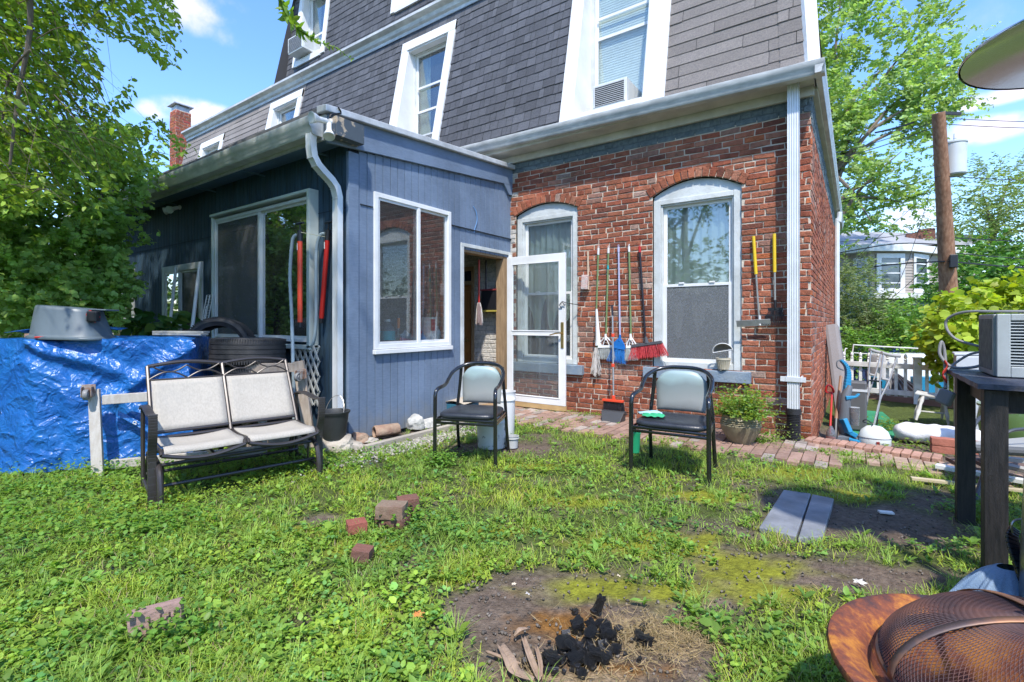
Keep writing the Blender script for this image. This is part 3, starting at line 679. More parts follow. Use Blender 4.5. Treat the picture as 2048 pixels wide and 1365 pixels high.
# window in the gable face
def slider(name, P, u0, u1, z0, z1, parent, mull, fw=.05, out=.035, gl=(m_glass, m_glass), frame_mat=m_white, label=None, sill=True, back=-.05):
    f = MB()
    def bx(a, b, c, d, n0, n1):
        f.hexa([P(a, c, n0), P(b, c, n0), P(b, c, n1), P(a, c, n1), P(a, d, n0), P(b, d, n0), P(b, d, n1), P(a, d, n1)])
    bx(u0, u0+fw, z0, z1, back, out); bx(u1-fw, u1, z0, z1, back, out); bx(u0+fw, u1-fw, z1-fw, z1, back, out-.002); bx(u0+fw, u1-fw, z0, z0+fw, back, out-.002)
    bx(mull-.022, mull+.022, z0+fw, z1-fw, back, out-.006)
    fr = f.build(name, frame_mat, parent, bevel=.003, label=label)
    for (a, b, n, g) in ((u0+fw, mull, .002, gl[0]), (mull, u1-fw, -.018, gl[1])):
        s = MB(); t = .028
        for (c, d, e, h) in ((a, a+t, z0+fw, z1-fw), (b-t, b, z0+fw, z1-fw), (a+t, b-t, z1-fw-t, z1-fw), (a+t, b-t, z0+fw, z0+fw+t)):
            s.hexa([P(c, e, n), P(d, e, n), P(d, e, n+.02), P(c, e, n+.02), P(c, h, n), P(d, h, n), P(d, h, n+.02), P(c, h, n+.02)])
        s.build('sash', m_alu, fr, bevel=.002)
        s = MB(); s.hexa([P(a+t, z0+fw+t, n+.006), P(b-t, z0+fw+t, n+.006), P(b-t, z0+fw+t, n+.012), P(a+t, z0+fw+t, n+.012), P(a+t, z1-fw-t, n+.006), P(b-t, z1-fw-t, n+.006), P(b-t, z1-fw-t, n+.012), P(a+t, z1-fw-t, n+.012)]); s.build('glass', g, fr)
    if sill:
        s = MB(); s.hexa([P(u0-.01, z0-.05, 0), P(u1+.01, z0-.05, 0), P(u1+.01, z0-.05, out+.02), P(u0-.01, z0-.05, out+.02), P(u0-.01, z0-.004, 0), P(u1+.01, z0-.004, 0), P(u1+.01, z0-.004, out+.02), P(u0-.01, z0-.004, out+.02)]); s.build('sill', frame_mat, fr, bevel=.004)
    return fr
slider('window', PR, WR[0], WR[1], WR[2], WR[3], annex, 4.0, label='white sliding window in the sunlit blue wall', gl=(mkglass('porch_glass', (.88, .92, .92), 2.4, .02), MATS.get('porch_glass') or m_glass))
# front face at y = AY
PFr = lambda u, z, d=0: (u, AY-d, z)
WF = (-6.82, -4.68, .99, 2.53); WS = (-8.6, -7.28, .02, 2.03); WL = (-10.9, -9.75, .3, 2.12)
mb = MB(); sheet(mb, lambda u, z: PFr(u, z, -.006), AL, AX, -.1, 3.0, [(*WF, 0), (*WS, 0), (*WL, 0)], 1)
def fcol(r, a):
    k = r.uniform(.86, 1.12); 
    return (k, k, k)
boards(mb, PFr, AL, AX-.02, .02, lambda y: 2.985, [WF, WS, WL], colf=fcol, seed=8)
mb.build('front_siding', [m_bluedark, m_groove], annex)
mb = MB(); mb.box(AL, AX-.02, AY-.016, AY-.0125, 2.34, 2.346); mb.build('siding_joint', m_groove, annex)
PFo = lambda u, z, d=0: (u, AY-.045-d, z)
f = MB(); f.box(WF[0]-.03, WF[0], AY-.10, AY+.03, WF[2]-.03, WF[3]+.03); f.box(WF[1], WF[1]+.05, AY-.12, AY+.03, WF[2]-.06, WF[3]+.03); f.box(WF[0]-.03, WF[1]+.05, AY-.122, AY+.03, WF[3]+.03, WF[3]+.06); f.box(WF[0]-.03, WF[1]+.05, AY-.12, AY+.03, WF[2]-.075, WF[2]-.03); f.build('window_surround', mk('pale_green_vinyl', (.5, .56, .53), .5, grime=.2), annex, bevel=.004)
slider('window', PFo, WF[0], WF[1], WF[2], WF[3], annex, -5.72, fw=.035, gl=(m_glassd, m_glassr), label='big front window, screened left half and mirror-like right half', sill=False, frame_mat=m_alu, back=-.02)
slider('sliding_door', PFr, WS[0], WS[1], WS[2], WS[3], annex, -8.02, fw=.09, gl=(m_glassr, m_glassd), frame_mat=m_whiteold, sill=False)
slider('window', PFr, WL[0], WL[1], WL[2], WL[3], annex, -10.3, fw=.08, gl=(m_glass, m_glass), frame_mat=m_whiteold, label='far left pale window half hidden by shrubs')
mb = MB(); mb.box(-10.8, -9.82, AY+.10, AY+.11, .4, 2.05); mb.build('white_blind', m_white, annex)
# floor, inner faces
mb = MB(); sheet(mb, lambda u, z: PFr(u, z, -.02), AL, AX-.02, -.1, 2.98, [(*WF, 0), (*WS, 0), (*WL, 0)]); sheet(mb, lambda u, z: PR(u, z, -.02), AY+.02, BY, -.1, 3.08, [(*WR, 0), (*DR, 0)]); mb.build('inner_lining', m_whiteold, annex)
mb = MB(); mb.box(AL, AX-.02, AY+.02, BY-.02, -.05, .03); mb.build('floor', mk('annex_floor', (.30, .24, .18), .7), annex)
mb = MB(); mb.hexa([(AL, AY+.01, 2.86), (AX-.02, AY+.01, 2.86), (AX-.02, BY-.005, 3.1), (AL, BY-.005, 3.1), (AL, AY+.01, 2.88), (AX-.02, AY+.01, 2.88), (AX-.02, BY-.005, 3.12), (AL, BY-.005, 3.12)]); mb.build('ceiling', m_whiteold, annex)
mb = MB(); mb.box(AL, AL+.05, AY, BY, -.1, 3.1); mb.box(-9.25, -9.2, AY+.02, BY-.02, 0, 3.0); mb.build('end_wall', m_rawwood, annex)
# interior window shelf under gable window and front window
mb = MB(); mb.box(AX-.24, AX-.03, 3.3, 4.72, .93, .96); mb.box(-6.85, -4.6, AY+.03, AY+.25, .985, 1.01); mb.build('window_shelf', m_whiteold, annex)
# doorway frame
mb = MB()
mb.box(AX-.06, AX+.028, DR[0]-.055, DR[0], 0, DR[3]+.03); mb.box(AX-.06, AX+.03, DR[0]-.055, BY-.015, DR[3]+.03, DR[3]+.075)
mb.build('door_frame', m_whiteold, annex, bevel=.003)
mb = MB(); mb.box(AX-.13, AX+.0, DR[0], DR[0]+.02, 0, DR[3]); mb.box(AX-.13, AX+.0, DR[0]+.02, DR[1], DR[3]-.03, DR[3]+.03); mb.box(AX-.13, AX+.012, DR[1]-.12, DR[1]-.02, 0, DR[3]-.03); mb.build('door_jamb', m_rawwood, annex, bevel=.003)
mb = MB(); mb.box(AX-.03, AX+.05, DR[1]-.02, BY-.012, 0, DR[3]+.03); mb.build('hinge_post', m_white, annex, bevel=.003)
mb = MB(); mb.box(AX-.15, AX+.12, DR[0]-.04, BY-.02, 0, .05); mb.build('threshold', m_rawwood, annex, bevel=.004)
# ---------------------------------------------------------------- open storm door, folded back along the brick wall
dy = 5.70; dx0, dx1 = AX+.06, -3.125
sd = MB(); z0, z1 = .09, 2.12; fw = .085
sd.box(dx0, dx0+fw, dy-.016, dy+.016, z0, z1); sd.box(dx1-fw, dx1, dy-.016, dy+.016, z0, z1)
sd.box(dx0+fw, dx1-fw, dy-.015, dy+.015, z1-.10, z1); sd.box(dx0+fw, dx1-fw, dy-.015, dy+.015, z0, z0+.085); sd.box(dx0+fw, dx1-fw, dy-.014, dy+.014, 1.03, 1.075)
for (a, b) in ((z0+.085, 1.03), (1.075, z1-.10)):
    for x in (dx0+fw, dx1-fw-.014): sd.box(x, x+.014, dy-.022, dy+.01, a, b)
    sd.box(dx0+fw+.014, dx1-fw-.014, dy-.022, dy+.01, a, a+.014); sd.box(dx0+fw+.014, dx1-fw-.014, dy-.022, dy+.01, b-.014, b)
storm = sd.build('storm_door', m_white, annex, bevel=.004, label='white storm door standing open against the brick wall')
g = MB(); g.box(dx0+fw, dx1-fw, dy-.003, dy+.003, z0+.085, 1.03); g.box(dx0+fw, dx1-fw, dy-.003, dy+.003, 1.075, z1-.10); g.build('glass', mkglass('storm_glass', (.9, .93, .93), .9, .045), storm)
g = MB(); g.box(dx1-.062, dx1-.022, dy-.026, dy-.016, .86, 1.20); g.tube([(dx1-.04, dy-.03, 1.05), (dx1-.04, dy-.075, 1.06), (dx1-.10, dy-.085, 1.055), (dx1-.20, dy-.08, 1.03)], [.012, .011, .010, .008], 8); g.build('handle', mk('brass', (.6, .42, .16), .3, metal=1), storm, smooth=True)
g = MB(); g.box(dx0, dx1, dy-.012, dy+.03, .02, .088); g.build('bottom_sweep', mk('pine_board', (.5, .34, .15), .7, col2=(.4, .26, .12), nscale=8, stretch=(1, 6, 6)), storm, bevel=.003)
g = MB(); g.tube(smoothpath([(dx1-.06, dy-.03, 1.43), (dx1-.02, dy-.06, 1.47), (dx1+.03, dy, 1.45), (dx1+.16, BY-.03, 1.43)]), .005, 6); g.tube([(dx1-.05, dy-.02, 1.38), (dx1-.07, dy-.05, 1.43), (dx1-.03, dy-.05, 1.47), (dx1, dy-.03, 1.42)], .006, 6); g.build('chain', m_black, storm)
# ================================================================ garden furniture
m_bronze = mk('bronze_powder_coat', (.055, .048, .046), .38, metal=.35, grime=.2, gscale=5)
m_sling = mk('beige_sling_fabric', (.45, .41, .35), .85, col2=(.38, .35, .30), nscale=90, stretch=(1, 1, .12), bump=.5, bscale=400, grime=.12, gscale=3)
def WV(r, f, z=0): v = _R*r+_F*f; return Vector((v.x, v.y, z))
gl = thing('glider_bench', 'two-seat glider bench with beige sling seats and bronze metal frame on the grass', 'bench', (-3.90, 1.86, 0), rad(77))
L2 = .53                                    # half length
def yb(z): return .12+.30*(z-.36)/.5        # lean of the backrest
f = MB()
for x in (-L2+.03, 0, L2-.03):
    f.tube([(x, yb(.36), .36), (x, yb(.62), .62), (x, yb(.86)+.01, .86)], .0145, 8)
for x0, x1 in ((-L2+.03, 0), (0, L2-.03)):
    f.tube([(x0+(x1-x0)*t, yb(.86)+.01, .86+.028*math.sin(math.pi*t)) for t in np.linspace(0, 1, 9)], .0145, 8)
    f.tube([(x0, yb(.76), .76), (x1, yb(.76), .76)], .009, 6)
    f.tube([(x0, yb(.40), .40), (x1, yb(.40), .40)], .013, 8)
    c = (x0+x1)/2; h = (x1-x0)
    for k in (0, 1):
        a = x0+h*k*.5; b = a+h*.5
        f.tube([(a+(b-a)*t, yb(.76), .764+.055*math.sin(math.pi*t)) for t in np.linspace(0, 1, 9)], .006, 6)
    f.tube([(x0+.05*h+(h*.9)*t*.5, yb(.83), .862-.05*math.sin(math.pi*t)) for t in np.linspace(0, 1, 9)], .006, 6)
    f.tube([(c+(h*.45)*t, yb(.83), .862-.05*math.sin(math.pi*t)) for t in np.linspace(0, 1, 9)], .006, 6)
f.build('back_frame', m_bronze, gl, local=True, smooth=True)
for x0, x1 in ((-L2+.045, -.015), (.015, L2-.045)):
    s = MB(); s.grid(lambda p, q: (x0+(x1-x0)*p, yb(.41+.345*q)-.006+.012*math.sin(math.pi*p)*math.sin(math.pi*q), .41+.345*q), 10, 10)
    s.build('back_sling', m_sling, gl, local=True, smooth=True, solid=.006)
    s = MB()
    def seat(p, q, x0=x0, x1=x1):
        y = .13-.50*q; z = .365-.018*math.sin(math.pi*min(q*1.1, 1))-.02*math.sin(math.pi*p)*(.3+.7*(1-q))
        if q > .86: k = (q-.86)/.14; z -= .035*k*k; y += .02*k
        return (x0+(x1-x0)*p, y, z+.018*math.sin(q*2.4))
    s.grid(seat, 10, 18); s.build('seat_sling', m_sling, gl, local=True, smooth=True, solid=.006)
f = MB()
for x in (-L2+.03, -.012, .012, L2-.03):
    f.tube(smoothpath([(x, .14, .36), (x, 0, .348), (x, -.18, .35), (x, -.31, .362), (x, -.365, .338)], 4), .013, 8)
f.tube([(-L2+.03, .14, .36), (L2-.03, .14, .36)], .013, 8)
for x0, x1 in ((-L2+.03, -.012), (.012, L2-.03)):
    f.tube([(x0+(x1-x0)*t, -.365+.0*t, .338-.045*math.sin(math.pi*t)) for t in np.linspace(0, 1, 11)], .0135, 8)
f.build('seat_frame', m_bronze, gl, local=True, smooth=True)
for sg in (-1, 1):
    x = sg*(L2+.012); a = MB()
    pts = smoothpath([(x, .26, .57), (x, .16, .60), (x, -.02, .60), (x, -.2, .585), (x, -.335, .60)], 4)
    for p, q in zip(pts, pts[1:]): a.beam(p, q+(q-p)*.05, .052, .014)
    a.build('armrest', m_bronze, gl, local=True, bevel=.004)
    a = MB(); pts = smoothpath([(x, -.325, .605), (x, -.325, .54), (x, -.318, .46), (x, -.285, .37), (x, -.27, .29), (x, -.28, .1), (x, -.28, 0.0)], 4)
    for p, q in zip(pts, pts[1:]): a.beam(p, q+(q-p)*.04, .05, .022, (0, 1, 0))
    a.build('front_post', m_bronze, gl, local=True, bevel=.003)
    a = MB(); a.tube(smoothpath([(x, .26, .575), (x, .27, .4), (x, .26, .2), (x, .25, .0)], 3), .014, 8); a.build('rear_post', m_bronze, gl, local=True, smooth=True)
    a = MB(); xi = x-sg*.035
    a.tube(smoothpath([(xi, .30, .0), (xi, .29, .12), (xi, .24, .23), (xi, .12, .26), (xi, -.15, .26), (xi, -.30, .235), (xi, -.36, .12), (xi, -.365, 0)], 4), .019, 10)
    a.tube([(x, .26, .055), (x, -.28, .055)], .013, 8)
    for yy in (.2, -.22): a.tube([(xi-sg*.03, yy, .25), (xi-sg*.03, yy+.02, .09)], .007, 6)
    a.build('base_side', m_bronze, gl, local=True, smooth=True)
a = MB()
for (y, z) in ((.2, .10), (-.2, .10), (.2, .25), (-.24, .25), (-.02, .30)): a.tube([(-L2, y, z), (L2, y, z)], .012, 8)
a.tube([(-L2+.03, .12, .16), (L2-.03, .12, .16)], .012, 8)
for xx in (-.17, .17): a.beam((xx, .2, .25), (xx, -.24, .25), .02, .03)
a.build('base_rails', m_bronze, gl, local=True, smooth=True)
# ---------------------------------------------------------------- two armchairs
m_blk = mk('black_enamel_tube', (.010, .011, .013), .22, coat=.6, grime=.1)
m_vinyl = mk('black_vinyl_seat', (.018, .021, .028), .34, col2=(.03, .034, .042), nscale=7, bump=.25, bscale=90, grime=.25, gscale=7)
m_backpad = bpy.data.materials.new('graded_back_pad'); m_backpad.use_nodes = True  # back pad tone graded by height, darkest at the bottom
def _backpad():
    t = m_backpad.node_tree; N = t.nodes; L = t.links; b = N['Principled BSDF']; tc = N.new('ShaderNodeTexCoord'); sp = N.new('ShaderNodeSeparateXYZ'); L.new(tc.outputs['Object'], sp.inputs[0])
    n = N.new('ShaderNodeTexNoise'); n.inputs['Scale'].default_value = 5; L.new(tc.outputs['Object'], n.inputs[0])
    a = N.new('ShaderNodeMath'); a.operation = 'MULTIPLY_ADD'; a.inputs[1].default_value = .12; L.new(n.outputs['Fac'], a.inputs[0]); L.new(sp.outputs['Z'], a.inputs[2])
    r = N.new('ShaderNodeValToRGB'); e = r.color_ramp.elements; e[0].position = .46; e[0].color = (.13, .135, .135, 1); e[1].position = .86; e[1].color = (.25, .34, .35, 1); k = e.new(.6); k.color = (.26, .27, .26, 1); k = e.new(.74); k.color = (.20, .235, .235, 1); k = e.new(.80); k.color = (.28, .37, .37, 1)
    L.new(a.outputs[0], r.inputs[0]); L.new(r.outputs[0], b.inputs['Base Color']); b.inputs['Roughness'].default_value = .45
    n2 = N.new('ShaderNodeTexNoise'); n2.inputs['Scale'].default_value = 160; L.new(tc.outputs['Object'], n2.inputs[0]); bp = N.new('ShaderNodeBump'); bp.inputs['Strength'].default_value = .15; L.new(n2.outputs['Fac'], bp.inputs['Height']); L.new(bp.outputs[0], b.inputs['Normal'])
_backpad()
def make_chair(label):
    t = thing('armchair', label, 'chair', (0, 0, 0), 0, 'black armchairs on the lawn')
    hw = .27; f = MB()
    # one bent tube: front leg, arm, back hoop, arm, front leg
    half = [(-hw, -.25, .0), (-hw+.002, -.25, .3), (-hw+.003, -.248, .5), (-hw+.004, -.242, .585), (-hw+.01, -.215, .622), (-hw+.02, -.16, .636), (-hw+.024, -.06, .648), (-hw+.02, .03, .69), (-hw+.03, .12, .745), (-hw+.085, .205, .79), (-.10, .245, .812)]
    full = half+[(0, .25, .816)]+[(-p[0], p[1], p[2]) for p in reversed(half)]
    f.tube(smoothpath(full, 5), .0165, 12); fr = f.build('arm_and_back_tube', m_blk, t, local=True, smooth=True)
    for sx in (-1, 1):
        a = MB(); a.tube(smoothpath([(sx*(hw-.025), .28, 0), (sx*(hw-.03), .235, .2), (sx*(hw-.035), .215, .4), (sx*(hw-.055), .222, .6), (sx*(hw-.07), .225, .785)], 4), .015, 10); a.build('rear_leg', m_blk, t, local=True, smooth=True)
    a = MB()
    def ring(z, r, ins=0):
        a.tube([(-hw+ins, -.25+ins*.5, z), (hw-ins, -.25+ins*.5, z), (hw-.035, .215, z), (-hw+.035, .215, z)], r, 8, closed=True)
    ring(.345, .0125); ring(.372, .0125)
    a.build('seat_rails', m_blk, t, local=True, smooth=True)
    s = MB(); n = 16
    def prof(u):   # rounded seat outline
        ang = 2*math.pi*u; c, sn = math.cos(ang), math.sin(ang); k = 5
        x = math.copysign(abs(c)**(2/k), c)*(hw-.012); y = math.copysign(abs(sn)**(2/k), sn)*.245-.012
        x *= 1-.10*(y+.25)/.5; return x, y
    lv = [(.93, .378), (1.0, .388), (1.012, .402), (1.0, .418), (.94, .428), (.75, .436), (.4, .440), (.02, .441)]
    s.grid(lambda p, q: (lambda xy, l: (xy[0]*l[0], xy[1]*l[0], l[1]-.006*math.exp(-((xy[0]*l[0])**2+(xy[1]*l[0]+.02)**2)/.012)))(prof(p), lv[int(round(q*(len(lv)-1)))]), 56, len(lv)-1, closed_u=True)
    s.build('seat', m_vinyl, t, local=True, smooth=True, angle=60)
    s = MB()
    def back(p, q):
        x = (p-.5)*2; zz = q; top = 1-.30*abs(x)**4; bw = .192-.012*(1-q)
        z = .452+(.338*top)*q-.008*abs(x)**3
        edge = max(abs(x), abs(2*q-1)); th = .024*math.sqrt(max(0, 1-edge**6)); return x*bw, z, th
    s.grid(lambda p, q: (lambda b: (b[0]*1.02, .205-.03*math.cos(b[0]*7)+.026+(b[1]-.45)*.07-b[2], b[1]))(back(p, q)), 20, 22)
    s.grid(lambda p, q: (lambda b: (b[0]*1.02, .205-.03*math.cos(b[0]*7)+.030+(b[1]-.45)*.07+b[2]*.6, b[1]))(back(1-p, q)), 20, 22)
    s.build('back_pad', m_backpad, t, local=True, smooth=True, angle=70)
    for sx in (-1, 1):
        for (x, y) in ((sx*hw, -.25), (sx*(hw-.025), .28)):
            a = MB(); a.lathe([(0, 0), (.017, 0), (.018, .02), (.0165, .022)], 10, Matrix.Translation((x, y, -.002))); a.build('foot_cap', m_black, t, local=True)
    return t
ch = make_chair('black armchair standing nearer the brick wall window, a green cloth on its seat')
ch.location = (-1.19, 4.0, 0); ch.rotation_euler.z = rad(5); ch.scale = (1.08, 1, 1.0)
c2 = copy_tree(ch); c2['label'] = 'black armchair with bare seat in front of the annex doorway and white buckets'
c2.location = (-2.78, 3.38, 0); c2.rotation_euler.z = rad(21); c2.scale = (1, 1, 1.0)
# cloths on the seat
for (lab, col, dx, dy, rz, nm) in (('crumpled green cloth on the black armchair seat', (.03, .36, .16), -.14, -.12, .3, 'green'), ('pale blue cloth under the green one on the armchair seat', (.35, .55, .62), -.20, -.02, .9, 'blue')):
    t = MB(); hz = .446 if nm == 'blue' else .449
    t.grid(lambda p, q: ((p-.5)*.19*(1-.3*abs(q-.5)), (q-.5)*.13*(1-.5*(p-.5)**2), .022*abs(math.sin(p*4.2+q*2.2))*math.sin(math.pi*min(1, max(0, p)))*math.sin(math.pi*q)+.004*math.sin(p*19+q*7)+.004), 16, 12)
    o = t.build('cloth', mk(nm+'_cloth', col, .8, bump=.4, bscale=120), None, smooth=True, solid=.003)
    o.location = (-1.19+dx, 4.0+dy, hz); o.rotation_euler.z = rz; tag(o, lab, 'cloth')
# ---------------------------------------------------------------- table with air conditioner
m_tblk = mk('black_stained_wood', (.010, .009, .009), .5, col2=(.026, .022, .020), nscale=8, stretch=(10, 10, 1), bump=.3, grime=.25, rough2=.7)
m_ttop = mk('weathered_blue_black_top', (.035, .045, .075), .45, col2=(.10, .07, .05), nscale=5, stretch=(1.5, 9, 1), bump=.6, bscale=25, grime=.3, thr=(.5, .72))
tb = thing('bar_table', 'tall black wooden table with a peeling top at the right edge of the yard', 'table', (.95, 3.6, 0))
t = MB(); rr = random.Random(4)
def edge(n, a, b): return [(a[0]+(b[0]-a[0])*i/n+rr.uniform(-.006, .006), a[1]+(b[1]-a[1])*i/n+rr.uniform(-.006, .006)) for i in range(n)]
poly = edge(18, (.465, 4.10), (.47, 3.16))+edge(20, (.47, 3.16), (1.55, 3.12))+[(1.58, 3.14), (1.58, 4.12)]
t.prism(poly, (0, 0, .885), (1, 0, 0), (0, 1, 0), (0, 0, 1), .012, mi=0); t.prism([(x*.994+.003, y*.996+.012) for x, y in poly], (0, 0, .897), (1, 0, 0), (0, 1, 0), (0, 0, 1), .013)
t.build('table_top', m_ttop, tb)
for (x, y) in ((.545, 3.24), (.545, 4.0), (1.48, 3.24), (1.48, 4.0)):
    t = MB(); t.box(x-.042, x+.042, y-.042, y+.042, -.05, .88); t.build('leg', m_tblk, tb, bevel=.004)
t = MB(); t.box(.56, .585, 3.29, 3.95, .77, .878); t.build('apron', mk('bare_brown_apron', (.13, .085, .065), .6, grime=.2), tb)
t = MB(); t.box(.595, 1.43, 3.255, 3.28, .77, .878); t.build('apron', m_tblk, tb)
ac = thing('portable_window_ac', 'grey window air conditioner with louvred front on the black table', 'air conditioner', (.9, 3.8, .911))
m_acg = mk('grey_ac_plastic', (.36, .39, .39), .45, grime=.22, gscale=6)
x0, x1, y0, y1, z0, z1 = .597, 1.2, 3.55, 3.95, .915, 1.243
b = MB(); b.box(x0, x1, y0+.03, y1, z0, z1); b.build('casing', mk('ac_steel_case', (.30, .31, .30), .5, metal=.3, grime=.3, gscale=6), ac, bevel=.006)
b = MB(); b.box(x0-.003, x0, y0+.06, y1-.03, z0+.03, z1-.025); b.build('side_coil_panel', mk('dusty_coil', (.13, .12, .105), .9, col2=(.22, .20, .17), nscale=20, bump=.8, bscale=90, grime=.3), ac)
b = MB(); fx0, fx1 = x0+.01, x1
gx0, gx1, gz0, gz1 = fx0+.052, fx1-.04, z0+.055, z1-.035
b.box(fx0, gx0, y0, y0+.035, z0, z1); b.box(gx1, fx1, y0, y0+.035, z0, z1); b.box(gx0, gx1, y0, y0+.035, z0, gz0); b.box(gx0, gx1, y0, y0+.035, gz1, z1)
fp = b.build('front_panel', m_acg, ac, bevel=.004)
b = MB(); b.box(gx0, gx1, y0+.03, y0+.036, gz0, gz1); b.build('dark_recess', m_acd, ac)
b = MB(); n = 15
for i in range(n):
    z = gz0+.008+(gz1-gz0-.016)*i/(n-1); b.beam((gx0, y0+.010, z), (gx1, y0+.010, z), .016, .0035, (0, -.5, 1))
b.build('louvre', m_acg, ac)
b = MB(); b.tube(smoothpath([(.63, 3.96, 1.05), (.50, 4.0, 1.10), (.46, 4.03, 1.20), (.53, 3.98, 1.26), (.70, 3.9, 1.262), (.95, 3.85, 1.257)], 6), .0075, 8)
b.tube(smoothpath([(.645, 3.95, .965), (.57, 3.97, .93), (.48, 3.98, .93), (.43, 4.0, 1.0), (.44, 4.02, 1.08), (.455, 4.02, 1.0), (.452, 3.98, .87), (.448, 3.93, .80)], 6), .0085, 8)
b.tube(smoothpath([(.645, 3.95, 1.03), (.57, 3.99, 1.01), (.50, 4.0, .95), (.46, 3.96, .91)], 6), .007, 8)
b.build('power_cord', mk('grey_cord', (.22, .22, .22), .6), ac, smooth=True)
b = MB(); P_ = Matrix.Translation((.437, 3.86, .755)) @ Matrix.Rotation(rad(20), 4, 'Y') @ Matrix.Rotation(rad(28), 4, 'Z')
b.T = P_; b.box(-.012, .018, -.055, .055, -.045, .045); b.build('plug_box', mk('grey_plug', (.13, .14, .15), .55), ac, bevel=.012)
b = MB(); b.grid(lambda p, q: (.448+.012*math.sin(q*7), 3.97-.03*q+.018*(p-.5), .96-.12*q+.01*math.sin(p*8)), 5, 10); b.build('red_tie', mk('red_cloth', (.42, .03, .02), .8), ac, smooth=True, solid=.004)
# ---------------------------------------------------------------- patio heater hood (pole stands right of the frame)
hc = WV(2.086, 1.694)
ht = thing('patio_heater', 'polished metal hood of a tall patio heater at the upper right corner', 'patio heater', (hc.x, hc.y, 0))
b = MB(); b.lathe([(.402, 2.192), (.405, 2.197), (.402, 2.203), (.39, 2.206), (.30, 2.235), (.18, 2.262), (.06, 2.275), (0, 2.277)], 48, Matrix.Translation((hc.x, hc.y, 0)))
b.lathe([(.396, 2.196), (.385, 2.200), (.30, 2.228), (.18, 2.254), (.06, 2.266), (0, 2.268)], 48, Matrix.Translation((hc.x, hc.y, 0)))
b.build('hood', mk('brushed_aluminium', (.78, .78, .77), .16, metal=1, grime=.12, gscale=9, bump=.06, bscale=14), ht, smooth=True, angle=60)
b = MB(); b.lathe([(.09, 1.86), (.10, 1.88), (.10, 2.1), (.12, 2.14), (.02, 2.16), (.02, 2.27)], 24, Matrix.Translation((hc.x, hc.y, 0))); b.build('burner', mk('steel', (.4, .4, .4), .3, metal=1), ht, smooth=True)
b = MB(); b.lathe([(.035, .6), (.035, 1.86)], 16, Matrix.Translation((hc.x, hc.y, 0))); b.build('pole', mk('steel', (.4, .4, .4), .3, metal=1), ht, smooth=True)
b = MB(); b.lathe([(.23, 0), (.24, .03), (.22, .62), (.05, .66)], 24, Matrix.Translation((hc.x, hc.y, 0))); b.build('base', mk('steel', (.4, .4, .4), .3, metal=1), ht, smooth=True)
# ---------------------------------------------------------------- rusty fire pit
fc = WV(1.21, 1.134)
m_rust = bpy.data.materials.new('rusted_steel'); m_rust.use_nodes = True
def _rust():
    t = m_rust.node_tree; N = t.nodes; L = t.links; b = N['Principled BSDF']; tc = N.new('ShaderNodeTexCoord')
    n = N.new('ShaderNodeTexNoise'); n.inputs['Scale'].default_value = 5; n.inputs['Detail'].default_value = 9; n.inputs['Roughness'].default_value = .7; L.new(tc.outputs['Object'], n.inputs[0])
    r = N.new('ShaderNodeValToRGB'); e = r.color_ramp.elements; e[0].position = .36; e[0].color = (.03, .026, .03, 1); e[1].position = .68; e[1].color = (.50, .19, .03, 1)
    for p, c in ((.43, (.09, .032, .024, 1)), (.50, (.20, .055, .022, 1)), (.58, (.42, .16, .022, 1))): k = e.new(p); k.color = c
    L.new(n.outputs['Fac'], r.inputs[0]); L.new(r.outputs[0], b.inputs['Base Color']); b.inputs['Roughness'].default_value = .8; b.inputs['Metallic'].default_value = .05
    n2 = N.new('ShaderNodeTexNoise'); n2.inputs['Scale'].default_value = 70; n2.inputs['Detail'].default_value = 6; L.new(tc.outputs['Object'], n2.inputs[0]); bp = N.new('ShaderNodeBump'); bp.inputs['Strength'].default_value = .5; bp.inputs['Distance'].default_value = .006; L.new(n2.outputs['Fac'], bp.inputs['Height']); L.new(bp.outputs[0], b.inputs['Normal'])
_rust()
m_burnt = mk('burnt_dark_steel', (.05, .04, .045), .45, metal=.5, col2=(.16, .07, .035), nscale=9, grime=.2)
fp = thing('fire_pit', 'rusty steel fire pit with a domed mesh lid in the lower right corner', 'fire pit', (fc.x, fc.y, 0))
T = Matrix.Translation((fc.x, fc.y, 0))
b = MB(); b.lathe([(.385, .318), (.402, .327), (.407, .338), (.402, .350), (.388, .354), (.34, .335), (.318, .315), (.30, .26), (.24, .19), (.12, .15), (0, .14), (0, .132), (.12, .142), (.245, .18), (.31, .255), (.33, .305), (.385, .318)], 64, T); b.build('bowl', m_rust, fp, smooth=True, angle=50)
for k in range(3):
    a = rad(95+120*k); o = Vector((math.cos(a), math.sin(a), 0)); b = MB()
    b.tube(smoothpath([Vector((fc.x, fc.y, .30))+o*.33, Vector((fc.x, fc.y, .25))+o*.40, Vector((fc.x, fc.y, .12))+o*.34, Vector((fc.x, fc.y, .0))+o*.42], 5), .011, 8); b.build('leg', m_burnt, fp, smooth=True)
wallz = lambda r: .335+.17*math.sqrt(max(0, 1-(r/.325)**2))**1.0
dz = Vector((.035, -.02, .0)); T2 = Matrix.Translation((fc.x+.035, fc.y-.01, 0))
b = MB(); nu, nv = 190, 40
vs = []
for j in range(nv+1):
    th = (j/nv)*math.pi/2*.985; r = .325*math.cos(th); z = .34+.175*math.sin(th)
    for i in range(nu):
        a = 2*math.pi*(i+.5*(j % 2))/nu; wob = 1+.012*math.sin(a*5+j*.2)
        vs.append(T2 @ Vector((r*wob*math.cos(a), r*wob*math.sin(a), z+.006*math.sin(a*3+j*.3))))
fs = []
for j in range(0, nv-1):
    for i in range(nu):
        if j % 2 == 0: q = (j*nu+i, (j+1)*nu+i, (j+2)*nu+i, (j+1)*nu+(i-1) % nu)
        else: q = (j*nu+i, (j+1)*nu+(i+1) % nu, (j+2)*nu+i, (j+1)*nu+i)
        fs.append(q)
b.add(vs, fs)
